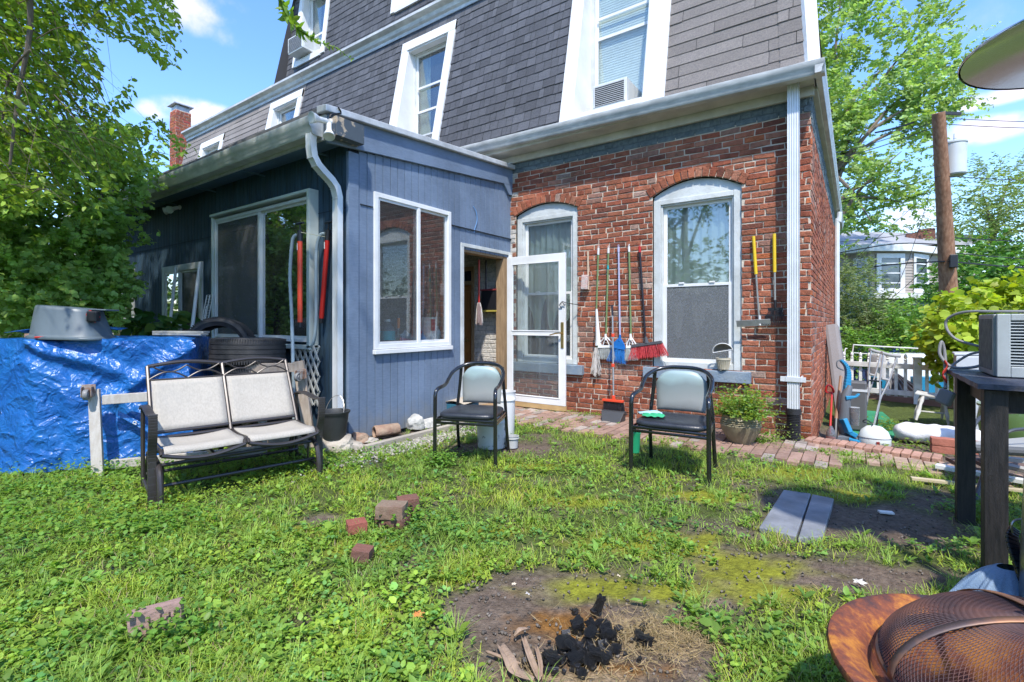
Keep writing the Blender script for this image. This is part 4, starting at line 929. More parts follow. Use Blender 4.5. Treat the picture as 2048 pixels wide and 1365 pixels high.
o = b.build('mesh_dome', mk('rusty_mesh', (.15, .06, .04), .7, metal=.1, col2=(.05, .033, .04), nscale=7, grime=.2), fp); md = o.modifiers.new('w', 'WIREFRAME'); md.thickness = .0022; md.use_even_offset = False
o['label'] = 'domed wire mesh lid'
b = MB(); b.tube([T2 @ Vector((.328*math.cos(a), .328*math.sin(a), .342)) for a in np.linspace(0, 2*math.pi, 65)[:-1]], .006, 6, closed=True); b.build('dome_ring', m_burnt, fp, smooth=True)
for az in (22, 118):
    b = MB(); a = rad(az); pts = [T2 @ Vector((.331*math.cos(t)*math.cos(a), .331*math.cos(t)*math.sin(a), .342+.182*math.sin(t))) for t in np.linspace(0, math.pi, 33)]
    sd_ = Vector((-math.sin(a), math.cos(a), 0))
    vs = []; [vs.extend([p-sd_*.011, p+sd_*.011]) for p in pts]
    b.add(vs, [(2*i, 2*i+1, 2*i+3, 2*i+2) for i in range(len(pts)-1)]); b.build('strap', mk('tan_rust_strap', (.33, .15, .07), .5, metal=.3, col2=(.10, .07, .065), nscale=6, thr=(.45, .6)), fp, smooth=True, solid=.003)
b = MB(); b.tube([T2 @ Vector((.045*math.cos(a), .0+.015*math.sin(a), .545+.03*math.sin(a))) for a in np.linspace(0, 2*math.pi, 25)[:-1]], .0045, 6, closed=True); b.build('ring_handle', m_burnt, fp, smooth=True)
# ---------------------------------------------------------------- denim bag
jc = WV(1.96, 1.93)
jb = thing('denim_bag', 'gathered blue denim bag with black leather strap by the table leg', 'bag', (jc.x, jc.y, 0))
T = Matrix.Translation(jc) @ Matrix.Rotation(rad(YAW), 4, 'Z')
b = MB()
def den(p, q):
    a = 2*math.pi*p; r = .035+.15*q**.8+.022*q*math.sin(a*9+1.5*q)+.01*q*math.sin(a*23); z = .235-.20*q**1.3+.012*math.sin(a*5)*q
    return T @ Vector((1.25*r*math.cos(a), .8*r*math.sin(a), z))
b.grid(den, 120, 14, closed_u=True); b.build('cloth_body', mk('denim', (.13, .21, .33), .85, col2=(.22, .30, .40), nscale=9, bump=.5, bscale=220, grime=.2), jb, smooth=True, angle=70)
b = MB(); pts = [T @ Vector(p) for p in smoothpath([(.03, -.13, .06), (.0, -.10, .16), (-.01, -.06, .26), (.01, 0, .34), (.04, .02, .38)], 5)]
for i, (p, q) in enumerate(zip(pts, pts[1:])): w_ = .085-.055*i/len(pts); b.beam(p, q+(q-p)*.05, w_, .014, tuple((T.to_3x3() @ Vector((0, -1, .3)))))
b.build('strap', mk('black_leather', (.008, .008, .01), .25, coat=.4), jb, bevel=.003)
b = MB(); b.tube([T @ Vector(p) for p in smoothpath([(.02, .01, .36), (.02, .01, .405), (.05, .01, .42), (.09, .01, .41)], 4)], .004, 6); b.build('metal_hook', mk('steel', (.4, .4, .4), .3, metal=1), jb, smooth=True)
# ================================================================ things against the walls
m_redp = mk('red_plastic', (.42, .016, .012), .35, grime=.1)
m_orange = mk('orange_red_tube', (.68, .065, .025), .4, grime=.06)
m_hose = mk('grey_ribbed_hose', (.33, .40, .42), .5, grime=.15)
m_blackp = mk('black_plastic', (.015, .015, .018), .4, grime=.15)
m_whitep = mk('white_plastic', (.68, .68, .67), .4, grime=.12)
m_cap = mk('hood_grey', (.16, .19, .22), .5, grime=.15)
def rod(mb, a, b, r, n=8, **k): mb.tube([a, b], r, n, **k)
# hand pumps
def pump(label, p_top, p_bot, mat, hose, off):
    t = thing('hand_pump', label, 'pump', tuple(p_bot), 0, 'red hand pumps hanging by the front window')
    a, b = Vector(p_top), Vector(p_bot); ax = (b-a).normalized()
    m = MB(); rod(m, a, b, .0245, 14); m.build('barrel', mat, t, smooth=True)
    m = MB(); rod(m, a-ax*.10, a+ax*.005, .0265, 14); m.build('end_cap', m_blackp, t, smooth=True); m = MB(); rod(m, b-ax*.01, b+ax*.05, .022, 14); m.build('end_cap', m_blackp, t, smooth=True)
    m = MB(); rod(m, a-ax*.17, a-ax*.1, .006); h = a-ax*.175; rod(m, h+Vector((-.055, 0, 0)), h+Vector((.055, 0, 0)), .013, 8); m.build('t_handle', m_blackp, t, smooth=True)
    pts = smoothpath(hose, 10); rr = [.0165 if i % 2 else .0185 for i in range(len(pts)*1)]
    m = MB(); m.tube(pts, rr, 10); m.build('hose', m_hose, t, smooth=True, angle=80)
    m = MB()
    c = a+ax*.06+Vector((-.008, -.024, 0)); m.box(c.x-.006, c.x+.006, c.y-.002, c.y+.0, c.z-.035, c.z+.035); m.build('white_print', m_whitep, t)
    return t
pa = PY(600, 482, 2.80); pb = PY(600, 645, 2.80)
pump('bright orange-red hand pump hanging before the window glass', pa, pb, m_orange,
     [PY(594, 470, 2.80), PY(586, 478, 2.78), PY(582, 510, 2.78), PY(580, 560, 2.78), PY(583, 620, 2.78), PY(585, 680, 2.76), PY(586, 730, 2.74), PY(588, 800, 2.74), PY(588, 850, 2.74)], 0)
pa2 = PY(655, 480, 3.0); pb2 = PY(643, 637, 3.0)
pump('darker red hand pump leaning against the shaded blue siding', pa2, pb2, m_redp,
     [PY(650, 468, 3.0), PY(640, 472, 2.98), PY(633, 500, 2.97), PY(632, 560, 2.97), PY(632, 640, 2.97), PY(628, 680, 2.97), PY(622, 695, 2.98)], 0)
m = MB(); rod(m, PY(602, 465, 2.79), PY(650, 474, 2.985), .003, 5); tag(m.build('cord', mk('yellow_string', (.6, .58, .4), .8), None), 'yellow string tied between the tops of the two hand pumps', 'cord')
# broom group --------------------------------------------------------------------------
fy = BY-.045
m_green = mk('green_handle', (.17, .24, .10), .4); m_lav = mk('lavender_handle', (.42, .42, .58), .4); m_steelh = mk('bare_steel_handle', (.45, .42, .38), .35, metal=.7)
m_blkh = mk('black_handle', (.02, .015, .02), .35); m_bris = mk('grey_bristle', (.34, .36, .35), .7, bump=.4, bscale=200); m_blueb = mk('blue_bristle', (.01, .16, .50), .6); m_redb = mk('red_bristle', (.50, .035, .04), .6)
m_mop = mk('cotton_mop_strings', (.52, .48, .44), .95, grime=.25, gscale=20); m_mop2 = mk('dirty_mop_strings', (.26, .19, .18), .95); m_teal = mk('teal_tape', (.02, .35, .38), .5)
GB = 'brooms and mops hanging on the brick wall'
def hang(name, label, cat, top, bot, hmat, hr=.012, capmat=None, caplen=.07, base=None, grp=GB):
    t = thing(name, label, cat, tuple(bot), 0, grp); a, b = Vector(top), Vector(bot); ax = (b-a).normalized()
    m = MB(); rod(m, a+ax*(caplen if capmat else 0), b, hr, 10); m.build('handle', hmat, t, smooth=True)
    if capmat: m = MB(); rod(m, a, a+ax*caplen, hr*1.25, 10); m.tube([a-ax*.004+Vector((0, 0, .012))+Vector((.009*math.cos(q), 0, .009*math.sin(q))) for q in np.linspace(0, 6.283, 9)[:-1]], .003, 5, closed=True); m.build('end_cap', capmat, t, smooth=True)
    return t
def bristles(name, T, w0, w1, d, h, mat, parent, n=160, seed=1, tilt=0, rr=.0016, spread=1):
    r = random.Random(seed); m = MB()
    for i in range(n):
        u = r.random()-.5; v = r.random()-.5
        a = T @ Vector((u*w0, v*d*.6, 0)); l = h*r.uniform(.88, 1.05)
        b = T @ Vector((u*w1+r.gauss(0, .006)*spread, v*d+r.gauss(0, .006)*spread, -l)); c = (a+b)/2+Vector((r.gauss(0, .003), r.gauss(0, .003), 0))
        m.tube([a, c, b], [rr, rr, rr*.7], 3, caps=False)
    m.build(name, mat, parent)
def strings(name, T, n, h, mat, parent, seed=1, r0=.018, r1=.045, w=.0042):
    r = random.Random(seed); m = MB()
    for i in range(n):
        a = r.random()*6.28; q = r.random()**.5; l = h*r.uniform(.8, 1.05)
        p = [T @ Vector((math.cos(a)*q*(r0+(r1-r0)*t**.7)+r.gauss(0, .003), math.sin(a)*q*.6*(r0+(r1-r0)*t**.7), -l*t)) for t in np.linspace(0, 1, 6)]
        m.tube(p, w, 4, caps=True)
    m.build(name, mat, parent, smooth=True)
def M4(p, ang=0): return Matrix.Translation(Vector(p)) @ Matrix.Rotation(ang, 4, 'Y')
# 0 scrub brush
a = PY(1176, 503, fy); b = PY(1176, 552, fy)
t = thing('scrub_brush', 'short wooden scrub brush hung left of the long brooms', 'brush', tuple(b), 0, GB)
m = MB(); m.beam(a, b+Vector((.005, 0, -.18)), .022, .012, (0, 1, 0)); m.build('handle', mk('pale_wood', (.55, .42, .30), .7), t, bevel=.002)
m = MB(); c = PY(1170, 565, fy-.02); m.T = M4(c, rad(4)); m.box(-.045, .045, -.03, .015, -.095, .095); m.build('brush_head', mk('worn_pink_bristle', (.55, .36, .32), .9, col2=(.5, .46, .42), nscale=30, bump=.9, bscale=90), t, bevel=.01)
# 1 string mop
a = PY(1197, 496, fy); b = PY(1193, 618, fy)
t = hang('string_mop', 'green handled mop with long white plastic collar and cotton strings', 'mop', a, b, m_green, .011, m_whitep, .09)
m = MB(); c = Vector(b); m.lathe([(.012, 0), (.016, -.03), (.020, -.15), (.034, -.40), (.046, -.465), (.046, -.475), (0, -.475)], 14, M4(c, rad(-3)), sx=1, sy=.6); m.build('collar', m_whitep, t, smooth=True)
m = MB(); 
for i in range(10): z = -.30-i*.014; m.box(c.x-.006+z*.05, c.x+.016+z*.05, c.y-.030-.0, c.y-.024, c.z+z, c.z+z+.006)
m.build('collar_slots', m_blackp, t)
strings('mop_strings', M4(c+Vector((.0, -.01, -.50)), 0), 46, .36, m_mop, t, 2, .014, .075, .005)
m = MB(); rod(m, c+Vector((.01, 0, -.47)), c+Vector((.0, 0, -.53)), .012); m.build('string_clamp', m_green, t)
# 2..5 brooms
def angle_broom(label, top, bot, hmat, cap, bm, hub, seed, w=.20, w1=None, ang=0, ring=True, h=.15):
    t = hang('broom', label, 'broom', top, bot, hmat, .0115, cap, .07)
    m = MB(); T = M4(Vector(bot)+Vector((0, -.01, 0)), ang)
    m.T = T
    m.tube([(-w*.5, 0, -.12), (-w*.42, 0, -.07), (-w*.18, 0, -.02), (0, 0, .02), (w*.18, 0, -.02), (w*.42, 0, -.07), (w*.5, 0, -.12)], .0085, 8)
    m.hexa([(-w*.5, -.018, -.125), (w*.5, -.018, -.125), (w*.5, .018, -.125), (-w*.5, .018, -.125), (-w*.46, -.015, -.095), (w*.46, -.015, -.095), (w*.46, .015, -.095), (-w*.46, .015, -.095)])
    m.tube([(-w*.2, 0, -.095), (-w*.09, 0, -.04), (0, 0, .0)], .006, 6); m.tube([(w*.2, 0, -.095), (w*.09, 0, -.04), (0, 0, .0)], .006, 6)
    m.tube([(0, 0, .05), (0, 0, -.03)], [.014, .018], 10)
    if not ring: m.hexa([(-w*.46, -.014, -.10), (w*.46, -.014, -.10), (w*.46, .014, -.10), (-w*.46, .014, -.10), (-w*.12, -.012, .0), (w*.12, -.012, .0), (w*.12, .012, .0), (-w*.12, .012, .0)])
    m.build('broom_head', hub, t, smooth=True, angle=40)
    bristles('bristles', T @ Matrix.Translation((0, 0, -.12)), w*.96, w1 or w*1.12, .05, h, bm, t, 210, seed)
    return t
angle_broom('green handled broom with white loop head and grey bristles behind the dustpan pole', PY(1217, 496, fy), PY(1212, 676, fy), m_green, m_whitep, m_bris, m_whitep, 3, .22, .27, rad(-3), h=.155)
angle_broom('lavender handled broom with bright blue bristles', PY(1237, 494, fy), PY(1240, 678, fy), m_lav, m_lav, m_blueb, mk('blue_plastic', (.01, .13, .42), .4), 4, .17, .26, rad(8), ring=False, h=.18)
angle_broom('green handled broom with narrow white head between the blue and red brooms', PY(1258, 493, fy), PY(1262, 676, fy), m_green, m_whitep, m_bris, m_whitep, 5, .13, .18, rad(-4), h=.16)
m = MB(); q = PY(1216, 536, fy); rod(m, q+Vector((0, 0, .03)), q-Vector((0, 0, .02)), .014)
tag(m.build('tape_band', m_teal, [o for o in bpy.data.objects if o.name == 'broom'][0]), None)
t = hang('push_broom', 'black handled push broom with wide red bristles', 'broom', PY(1279, 494, fy), PY(1291, 682, fy), m_blkh, .0135, m_redp, .07)
T = M4(PY(1293, 684, fy-.015), rad(-9)); m = MB(); m.T = T; m.hexa([(-.20, -.025, -.045), (.19, -.025, -.045), (.19, .025, -.045), (-.20, .025, -.045), (-.19, -.02, -.01), (.18, -.02, -.01), (.18, .02, -.01), (-.19, .02, -.01)]); m.tube([(0, 0, -.02), (0, 0, .06)], [.03, .015], 10); m.build('broom_head', mk('dark_grey_plastic', (.06, .06, .065), .5), t, bevel=.004)
bristles('bristles', T @ Matrix.Translation((0, 0, -.045)), .38, .46, .06, .15, m_redb, t, 420, 9, rr=.0018, spread=2.2)
# dustpan
t = thing('dustpan', 'long handled black dustpan with brush and orange clips standing on the bricks', 'dustpan', tuple(PZ(1228, 845, .02)), 0)
bt = PY(1227, 798, 5.60); m = MB(); tp = PY(1225, 632, 5.74); rod(m, bt, tp, .0115, 10); m.build('handle', m_steelh, t, smooth=True)
m = MB(); rod(m, tp, PY(1224, 611, 5.76), .014, 10); m.build('grip', m_blkh, t, smooth=True)
m = MB()
for yy in (671, 731): q = PY(1225.8, yy, 5.60+.14*(798-yy)/166); rod(m, q+Vector((0, 0, .02)), q-Vector((0, 0, .02)), .021, 10)
m.box(bt.x-.14, bt.x+.13, bt.y-.03, bt.y+.02, bt.z-.035, bt.z-.01); rod(m, bt+Vector((0, 0, .04)), bt-Vector((0, 0, .03)), .022, 10); m.build('orange_clips', m_orange, t, bevel=.003)
bristles('brush', Matrix.Translation(bt+Vector((0, 0, -.03))), .25, .29, .05, .17, m_blkh, t, 300, 12, rr=.002)
m = MB(); q = bt+Vector((.015, -.05, 0))
m.hexa([(q.x-.14, q.y-.02, .11), (q.x+.15, q.y-.02, .11), (q.x+.15, q.y+.12, .07), (q.x-.14, q.y+.12, .07), (q.x-.135, q.y-.03, .115), (q.x+.145, q.y-.03, .115), (q.x+.145, q.y+.03, .13), (q.x-.135, q.y+.03, .13)])
m.hexa([(q.x-.10, q.y-.11, .0), (q.x+.12, q.y-.11, .0), (q.x+.13, q.y+.05, .0), (q.x-.11, q.y+.05, .0), (q.x-.14, q.y-.03, .125), (q.x+.15, q.y-.03, .125), (q.x+.15, q.y+.06, .13), (q.x-.14, q.y+.06, .13)])
m.build('pan', mk('dustpan_grey', (.05, .052, .056), .5, grime=.25), t, bevel=.008)
# scraper & rake with yellow grips
m_yel = mk('yellow_grip', (.72, .50, .02), .4); m_blade = mk('worn_steel_blade', (.42, .42, .41), .45, metal=.4, grime=.3, gscale=8)
GY = 'yellow handled tools on the brick wall'
t = hang('ice_scraper', 'yellow gripped scraper with wide flat steel blade on the brick', 'scraper', PY(1507, 473, fy), PY(1519, 650, fy), m_steelh, .011, grp=GY)
m = MB(); rod(m, PY(1507, 473, fy), PY(1512, 549, fy), .0165, 10); m.build('grip', m_yel, t, smooth=True)
m = MB(); q0 = PY(1473, 648, fy-.05); q1 = PY(1541, 645, fy-.05); m.beam(q0, q1, .075, .006, (0, .9, .35)); rod(m, PY(1519, 632, fy-.01), PY(1520, 652, fy-.04), .016, 8); m.build('blade', m_blade, t, bevel=.002)
t = hang('hand_rake', 'yellow gripped rake with fanned black tines beside the downspout', 'rake', PY(1548.5, 469, fy), PY(1550, 612, fy), m_steelh, .0115, grp=GY)
m = MB(); rod(m, PY(1548.5, 468, fy), PY(1549.3, 545, fy), .0165, 10); m.build('grip', m_yel, t, smooth=True)
m = MB(); q = PY(1550.5, 612, fy-.01); rod(m, q+Vector((0, 0, .06)), q+Vector((0, 0, -.03)), .014)
n = 13; tips = []
for i in range(n):
    u = (i/(n-1)-.5)*2; p1 = q+Vector((u*.055, 0, -.035)); p2 = q+Vector((u*.10, -.015, -.18)); p3 = q+Vector((u*.125, -.055, -.215+.02*abs(u))); m.tube([p1, p2, p3], [.0045, .004, .003], 5)
m.beam(q+Vector((-.07, 0, -.035)), q+Vector((.07, 0, -.035)), .012, .03); m.beam(q+Vector((-.088, -.005, -.10)), q+Vector((.088, -.005, -.10)), .006, .012); m.build('tines', m_blackp, t, smooth=True)
# mop & broom inside the annex doorway
t = hang('string_mop', 'red handled grey striped mop hanging inside the doorway', 'mop', PX(958, 520, AX-.22), PX(958, 606, AX-.22), m_redp, .011, grp=None)
strings('mop_strings', M4(PX(958, 606, AX-.22)), 34, .30, m_mop, t, 5, .02, .06, .006); strings('mop_strings', M4(PX(958, 607, AX-.21)), 22, .30, m_mop2, t, 6, .02, .065, .006)
m = MB(); rod(m, PX(972, 521, AX-.3), PX(972, 580, AX-.3), .012); tag(m.build('broom_stick', m_blkh, None), 'dark broom stick hanging inside the doorway beside the red mop', 'stick')
t = thing('wall_cabinet', 'low black cabinet with red top and yellow lower edge inside the doorway', 'cabinet', (-4.5, 5.8, 1.2))
m = MB(); m.box(-4.52, AX-.12, 5.66, 5.84, 1.38, 1.66); m.build('body', m_blackp, t); m = MB(); m.box(-4.53, AX-.12, 5.65, 5.84, 1.663, 1.685); m.build('red_top', mk('dull_red', (.22, .03, .03), .6), t); m = MB(); m.box(-4.52, AX-.12, 5.655, 5.84, 1.355, 1.377); m.build('yellow_edge', mk('dull_yellow', (.42, .34, .06), .6), t)
# bottles and tins on the window shelf
m_clear = mkglass('clear_plastic', (.75, .85, .88), 1.0, .08); m_tin = mk('white_tin', (.68, .68, .66), .4, grime=.1)
GS = 'bottles and tins on the annex window shelf'
def bottle(label, p, r, h, mat, capmat, neck=.3, lab=None, name='bottle', sx=1, cat='bottle'):
    t = thing(name, label, cat, tuple(p), 0, GS); T = Matrix.Translation(Vector(p))
    m = MB(); m.lathe([(0, 0), (r*.96, 0), (r, .01), (r, h*.62), (r*.85, h*.72), (r*neck, h*.86), (r*neck, h*.92)], 18, T, sx=sx); m.build('body', mat, t, smooth=True)
    m = MB(); m.lathe([(r*neck*1.2, h*.9), (r*neck*1.2, h), (0, h)], 12, T); m.build('cap', capmat, t, smooth=True)
    if lab: m = MB(); m.lathe([(r*1.01, h*.15), (r*1.01, h*.52)], 18, T, sx=sx); m.build('paper_label', lab, t, smooth=True)
xs = AX-.14; sz = .962
bottle('big clear square bottle with teal label, left end of the shelf', PX(775, 683, xs).xy.to_3d()+Vector((0, 0, sz)), .085, .27, m_clear, m_whitep, .32, mk('teal_label', (.03, .42, .46), .5))
bottle('white squeeze bottle at the right of the tins', PX(874, 680, xs).xy.to_3d()+Vector((0, 0, sz)), .045, .19, m_whitep, m_whitep, .4)
bottle('slim clear bottle next to the window edge', PX(885, 680, xs).xy.to_3d()+Vector((0, 0, sz)), .04, .12, m_clear, m_cap, .5)
def tin(label, px, r, h, lab=None, dx=0, mat=m_tin):
    p = PX(px, 683, xs+dx); p.z = sz; t = thing('paint_tin', label, 'tin', tuple(p), 0, GS); T = Matrix.Translation(p)
    m = MB(); m.lathe([(0, 0), (r, 0), (r*1.03, .005), (r, .01), (r, h-.01), (r*1.03, h-.005), (r, h), (0, h)], 20, T); m.build('body', mat, t, smooth=True, angle=50)
    if lab: m = MB(); m.lathe([(r*1.012, h*.45), (r*1.012, h*.92)], 8, T, a0=rad(-70), a1=rad(0)); m.build('paper_label', lab, t, smooth=True)
tin('white tin with plain sides left of the red labelled tin', 853, .055, .30, None)
tin('white tin carrying a red label behind the glass', 864, .055, .30, mk('red_label', (.55, .03, .04), .5), .02)
tin('clear jar of paint remnants low on the shelf', 795, .05, .09, mat=m_clear)
m = MB(); p = PX(797, 670, xs); p.z = 1.03; m.tube([p, p+Vector((0, 0, .12))], .006, 6); o = thing('chisel', 'orange handled scraper standing upright on the window shelf', 'scraper', tuple(p)); m.build('blade', m_steelh, o); m = MB(); m.tube([p+Vector((0, 0, .1)), p+Vector((0, .004, .22))], [.015, .017], 8); m.build('handle', mk('orange_plastic', (.8, .2, .02), .4), o, smooth=True)
p = PX(812, 690, xs); p.z = sz; t = thing('dust_mask', 'crumpled pale grey mask with ties on the window shelf', 'mask', tuple(p))
m = MB(); m.grid(lambda a, b: p+Vector((.01*math.sin(a*9), -.09+.2*a, .16*b*(1-abs(a-.4)*1.0)+.01*math.sin(b*9+a*5))), 10, 10); m.build('cloth', mk('grey_cloth', (.42, .45, .48), .8), t, smooth=True, solid=.003)
tin('red aerosol can behind the window mullion', 838, .028, .24, mat=m_redp)
# clutter behind the big front window
for i, (x, h, c, lab) in enumerate(((-5.35, .16, (.03, .25, .4), 'blue bottle on the front window shelf'), (-5.25, .22, (.25, .4, .2), 'tall green bottle on the front window shelf'), (-5.15, .14, (.5, .5, .2), 'yellow bottle on the front window shelf'), (-5.42, .12, (.5, .2, .1), 'orange jar on the front window shelf'))):
    bottle(lab, Vector((x, AY+.14, 1.012)), .035, h, mk('shelf_bottle_%d' % i if False else lab.split()[0]+'_bottle_plastic', c, .4), m_whitep, .5)
t = thing('storage_box', 'pale cardboard box behind the screened half of the front window', 'box', (-6.0, AY+.3, 1.0)); m = MB(); m.box(-6.15, -5.8, AY+.27, AY+.6, .6, 1.32); m.build('body', mk('cardboard', (.42, .36, .28), .9), t); m = MB(); m.box(-6.17, -5.78, AY+.25, AY+.62, 1.32, 1.36); m.build('lid', mk('teal_lid', (.12, .25, .27), .6), t)
m = MB(); p = Vector((-4.85, AY+.25, 1.02)); m.grid(lambda a, b: p+Vector((.2*(a-.5), .16*(b-.5), .13*math.sin(math.pi*a)*math.sin(math.pi*b)+.01*math.sin(a*15+b*9))), 14, 10); tag(m.build('blue_cloth', mk('blue_cloth_bright', (.03, .12, .5), .8), None, smooth=True), 'bright blue cloth heaped inside the front window corner', 'cloth')
m = MB(); m.tube(smoothpath([(-4.78, AY+.02, 1.7), (-4.83, AY+.03, 1.6), (-4.82, AY+.03, 1.45), (-4.76, AY+.02, 1.36)], 4), [.01]*5+[.03]*3+[.02]*5, 8); tag(m.build('green_bag', mk('green_plastic', (.02, .3, .14), .4), None, smooth=True), 'small green bag hanging inside the front window', 'bag')
# flood light on the eave corner
def flood(label, base, dirs, hosts=True):
    t = thing('flood_light', label, 'lamp', tuple(base), 0, 'twin flood lights under the eaves')
    m = MB(); m.lathe([(0, 0), (.03, 0), (.034, -.015), (.02, -.025), (0, -.025)], 16, Matrix.Translation(Vector(base)) @ Matrix.Rotation(rad(90), 4, 'X')); m.build('mount', m_whitep, t, smooth=True)
    for d in dirs:
        d = Vector(d).normalized(); c = Vector(base)+d*.05; M_ = Matrix.Translation(c) @ d.to_track_quat('Z', 'Y').to_matrix().to_4x4()
        m = MB(); m.lathe([(0, -.02), (.024, -.02), (.026, .055), (.024, .06), (.03, .075), (.046, .115), (.05, .14), (.046, .145)], 20, M_); h = m.build('lamp_head', m_whitep, t, smooth=True)
        m = MB(); m.lathe([(.053, .142), (.03, .138), (0, .136)], 20, M_); m.build('lens', mk('lamp_lens', (.6, .62, .6), .15), h, smooth=True)
    return t
flood('white twin flood light on the roof corner above the downspout', (AX+.13, 2.75, 3.06), ((.1, -1, -.15), (.45, -.3, -1)))
flood('white twin flood light under the far end of the annex eave', (-7.85, 2.98, 2.83), ((.6, -1, -.5), (-.6, -.6, -.3)))
m = MB(); m.tube(smoothpath([(AX+.09, 2.78, 3.06), (AX+.12, 2.78, 3.14), (AX+.1, 2.9, 3.2), (AX+.115, 2.86, 3.24)], 4), .008, 6); tag(m.build('cable', m_black, None), 'black cable tied over the roof edge at the flood light', 'cable')
m = MB(); m.tube(smoothpath([(AX+.02, 4.98, 2.72), (AX+.03, 5.03, 2.66), (AX+.03, 5.05, 2.55), (AX+.02, 5.02, 2.45), (AX+.02, 5.0, 2.38)], 4), .005, 5); tag(m.build('ribbon', mk('blue_ribbon', (.12, .3, .6), .5), None), 'faded blue ribbon nailed to the blue siding above the doorway', 'ribbon')
# lattice skirt
t = thing('lattice_panel', 'pale diamond lattice panel fixed below the big front window', 'lattice', (-5.0, 2.99, .6))
m = MB(); x0, x1, z0, z1 = -4.98, -4.50, .34, .955; s = .096
def lat(x0, x1, z0, z1):
    k = -12
    while k < 40:
        for sg, yy in ((1, 2.985), (-1, 2.972)):
            c = x0+k*s if sg > 0 else x0+k*s
            pts = []
            za, zb = z0, z1; xa = c; xb = c+sg*(z1-z0)*.62
            # clip on x
            def cl(xq): return za+(xq-xa)/(xb-xa)*(zb-za)
            lo, hi = za, zb
            for lim in (x0, x1):
                zq = cl(lim)
                if sg > 0:
                    if lim == x0: lo = max(lo, zq)
                    else: hi = min(hi, zq)
                else:
                    if lim == x1: lo = max(lo, zq)
                    else: hi = min(hi, zq)
            if hi-lo > .03:
                f = lambda z: (xa+(z-za)/(zb-za)*(xb-xa), yy, z); m.beam(f(lo), f(hi), .028, .01, (0, 1, 0))
        k += 1
lat(x0, x1, z0, z1); lat(-6.80, -5.3, .72, .955)
m.build('slats', mk('grey_lattice_vinyl', (.42, .43, .40), .6, grime=.15), t, bevel=.0015)
# tyres
m_tyre = mk('tyre_rubber', (.022, .022, .024), .7, col2=(.045, .043, .042), nscale=9, bump=.4, bscale=120, grime=.3, gscale=5)
def tyre(label, M_, r, w, group='old tyres stacked beside the tarp pile', rk=.60):
    loc = M_.to_translation(); t = thing('tyre', label, 'tyre', tuple(loc), M_.to_euler(), group)
    m = MB(); h = w/2; ri = r*rk
    prof = [(ri, -h*.75), (ri+.02, -h*.85), (max(r*.78, ri+.04), -h*1.02), (r*.92, -h*.97), (r*.975, -h*.82)]
    for g in (-.55, -.2, .15, .5):
        prof += [(r*1.0, h*(g-.13)), (r*1.0, h*(g-.03)), (r*.975, h*(g-.025)), (r*.975, h*(g+.025)), (r*1.0, h*(g+.03))]
    prof += [(r*.99, h*.7), (r*.975, h*.82), (r*.92, h*.97), (max(r*.78, ri+.04), h*1.02), (ri+.02, h*.85), (ri, h*.75), (ri+.01, h*.5), (r*.9, h*.6), (r*.93, 0), (r*.9, -h*.6), (ri+.01, -h*.5), (ri, -h*.75)]
    m.lathe(prof, 64); m.build('rubber', m_tyre, t, local=True, smooth=True, angle=40)
    m = MB()
    for i in range(96):
        a = 2*math.pi*i/96
        for sg in (-1, 1):
            c = Matrix.Rotation(a, 4, 'Z'); m.T = c; m.box(r*.955, r*1.003, -.005, .005, sg*h*.60, sg*h*.93)
    m.build('tread_blocks', m_tyre, t, local=True)
    return t
for k in range(4):
    tyre(['bottom tyre of the stack behind the glider bench', 'second tyre from the bottom of the stack', 'third tyre of the stack, just under the top one', 'top tyre lying flat on the stack beside the hose'][k],
         Matrix.Translation((-4.90+.03*math.sin(k*2), 2.50+.03*math.cos(k*3), .133+k*.262)) @ Matrix.Rotation(k*1.1, 4, 'Z') @ Matrix.Rotation(rad(1.5), 4, 'X'), .335, .255)
tyre('large tyre standing upright behind the tarp pile and the tyre stack', Matrix.Translation((-5.62, 2.52, .87)) @ Matrix.Rotation(rad(38), 4, 'Z') @ Matrix.Rotation(rad(82), 4, 'X'), .38, .20, rk=.76)
t = thing('plastic_basin', 'pale grey plastic basin under the upright tyre', 'basin', (-5.55, 2.40, 0)); m = MB(); m.lathe([(.0, 0), (.26, 0), (.30, .3), (.31, .46), (.34, .47), (.34, .49), (.30, .49), (.28, .3), (.24, .03), (0, .03)], 32, Matrix.Translation((-5.55, 2.42, 0)), sx=1.15); m.build('shell', mk('pale_grey_plastic', (.40, .42, .42), .5, grime=.25), t, smooth=True)
# white wire shelf
t = thing('wire_shelf', 'white wire closet shelf leaning on the blue wall behind the tyres', 'shelf', (-6.5, 2.9, 0))
a, b = PY(426, 590, 2.93), PY(388, 790, 2.62); ax = (b-a); wd = Vector((.17, 0, 0)); m = MB()
for k in (0, .5, 1): rod(m, a-wd*k, b-wd*k, .005, 5)
n = 60
for i in range(n+1): p = a+ax*i/n; rod(m, p, p-wd, .0028, 4)
off = Vector((.045, -.07, 0)); rod(m, a+off+ax*.12, b+off, .0045, 5)
for i in range(6): p = a+ax*(.12+.16*i); rod(m, p, p+off, .004, 4)
m.build('wires', mk('white_wire', (.62, .63, .62), .4), t)
# leaning white pole by sliding door
m = MB(); rod(m, PY(400, 525, 2.95), PY(384, 660, 2.75), .022, 8); tag(m.build('white_pole', m_whitep, None, smooth=True), 'white pole leaning in front of the sliding door', 'pole')
m = MB(); rod(m, PY(352, 535, 2.95), PY(338, 668, 2.80), .020, 8); tag(m.build('white_pole', m_whitep, None, smooth=True), 'thinner white pole leaning further left before the sliding door', 'pole')
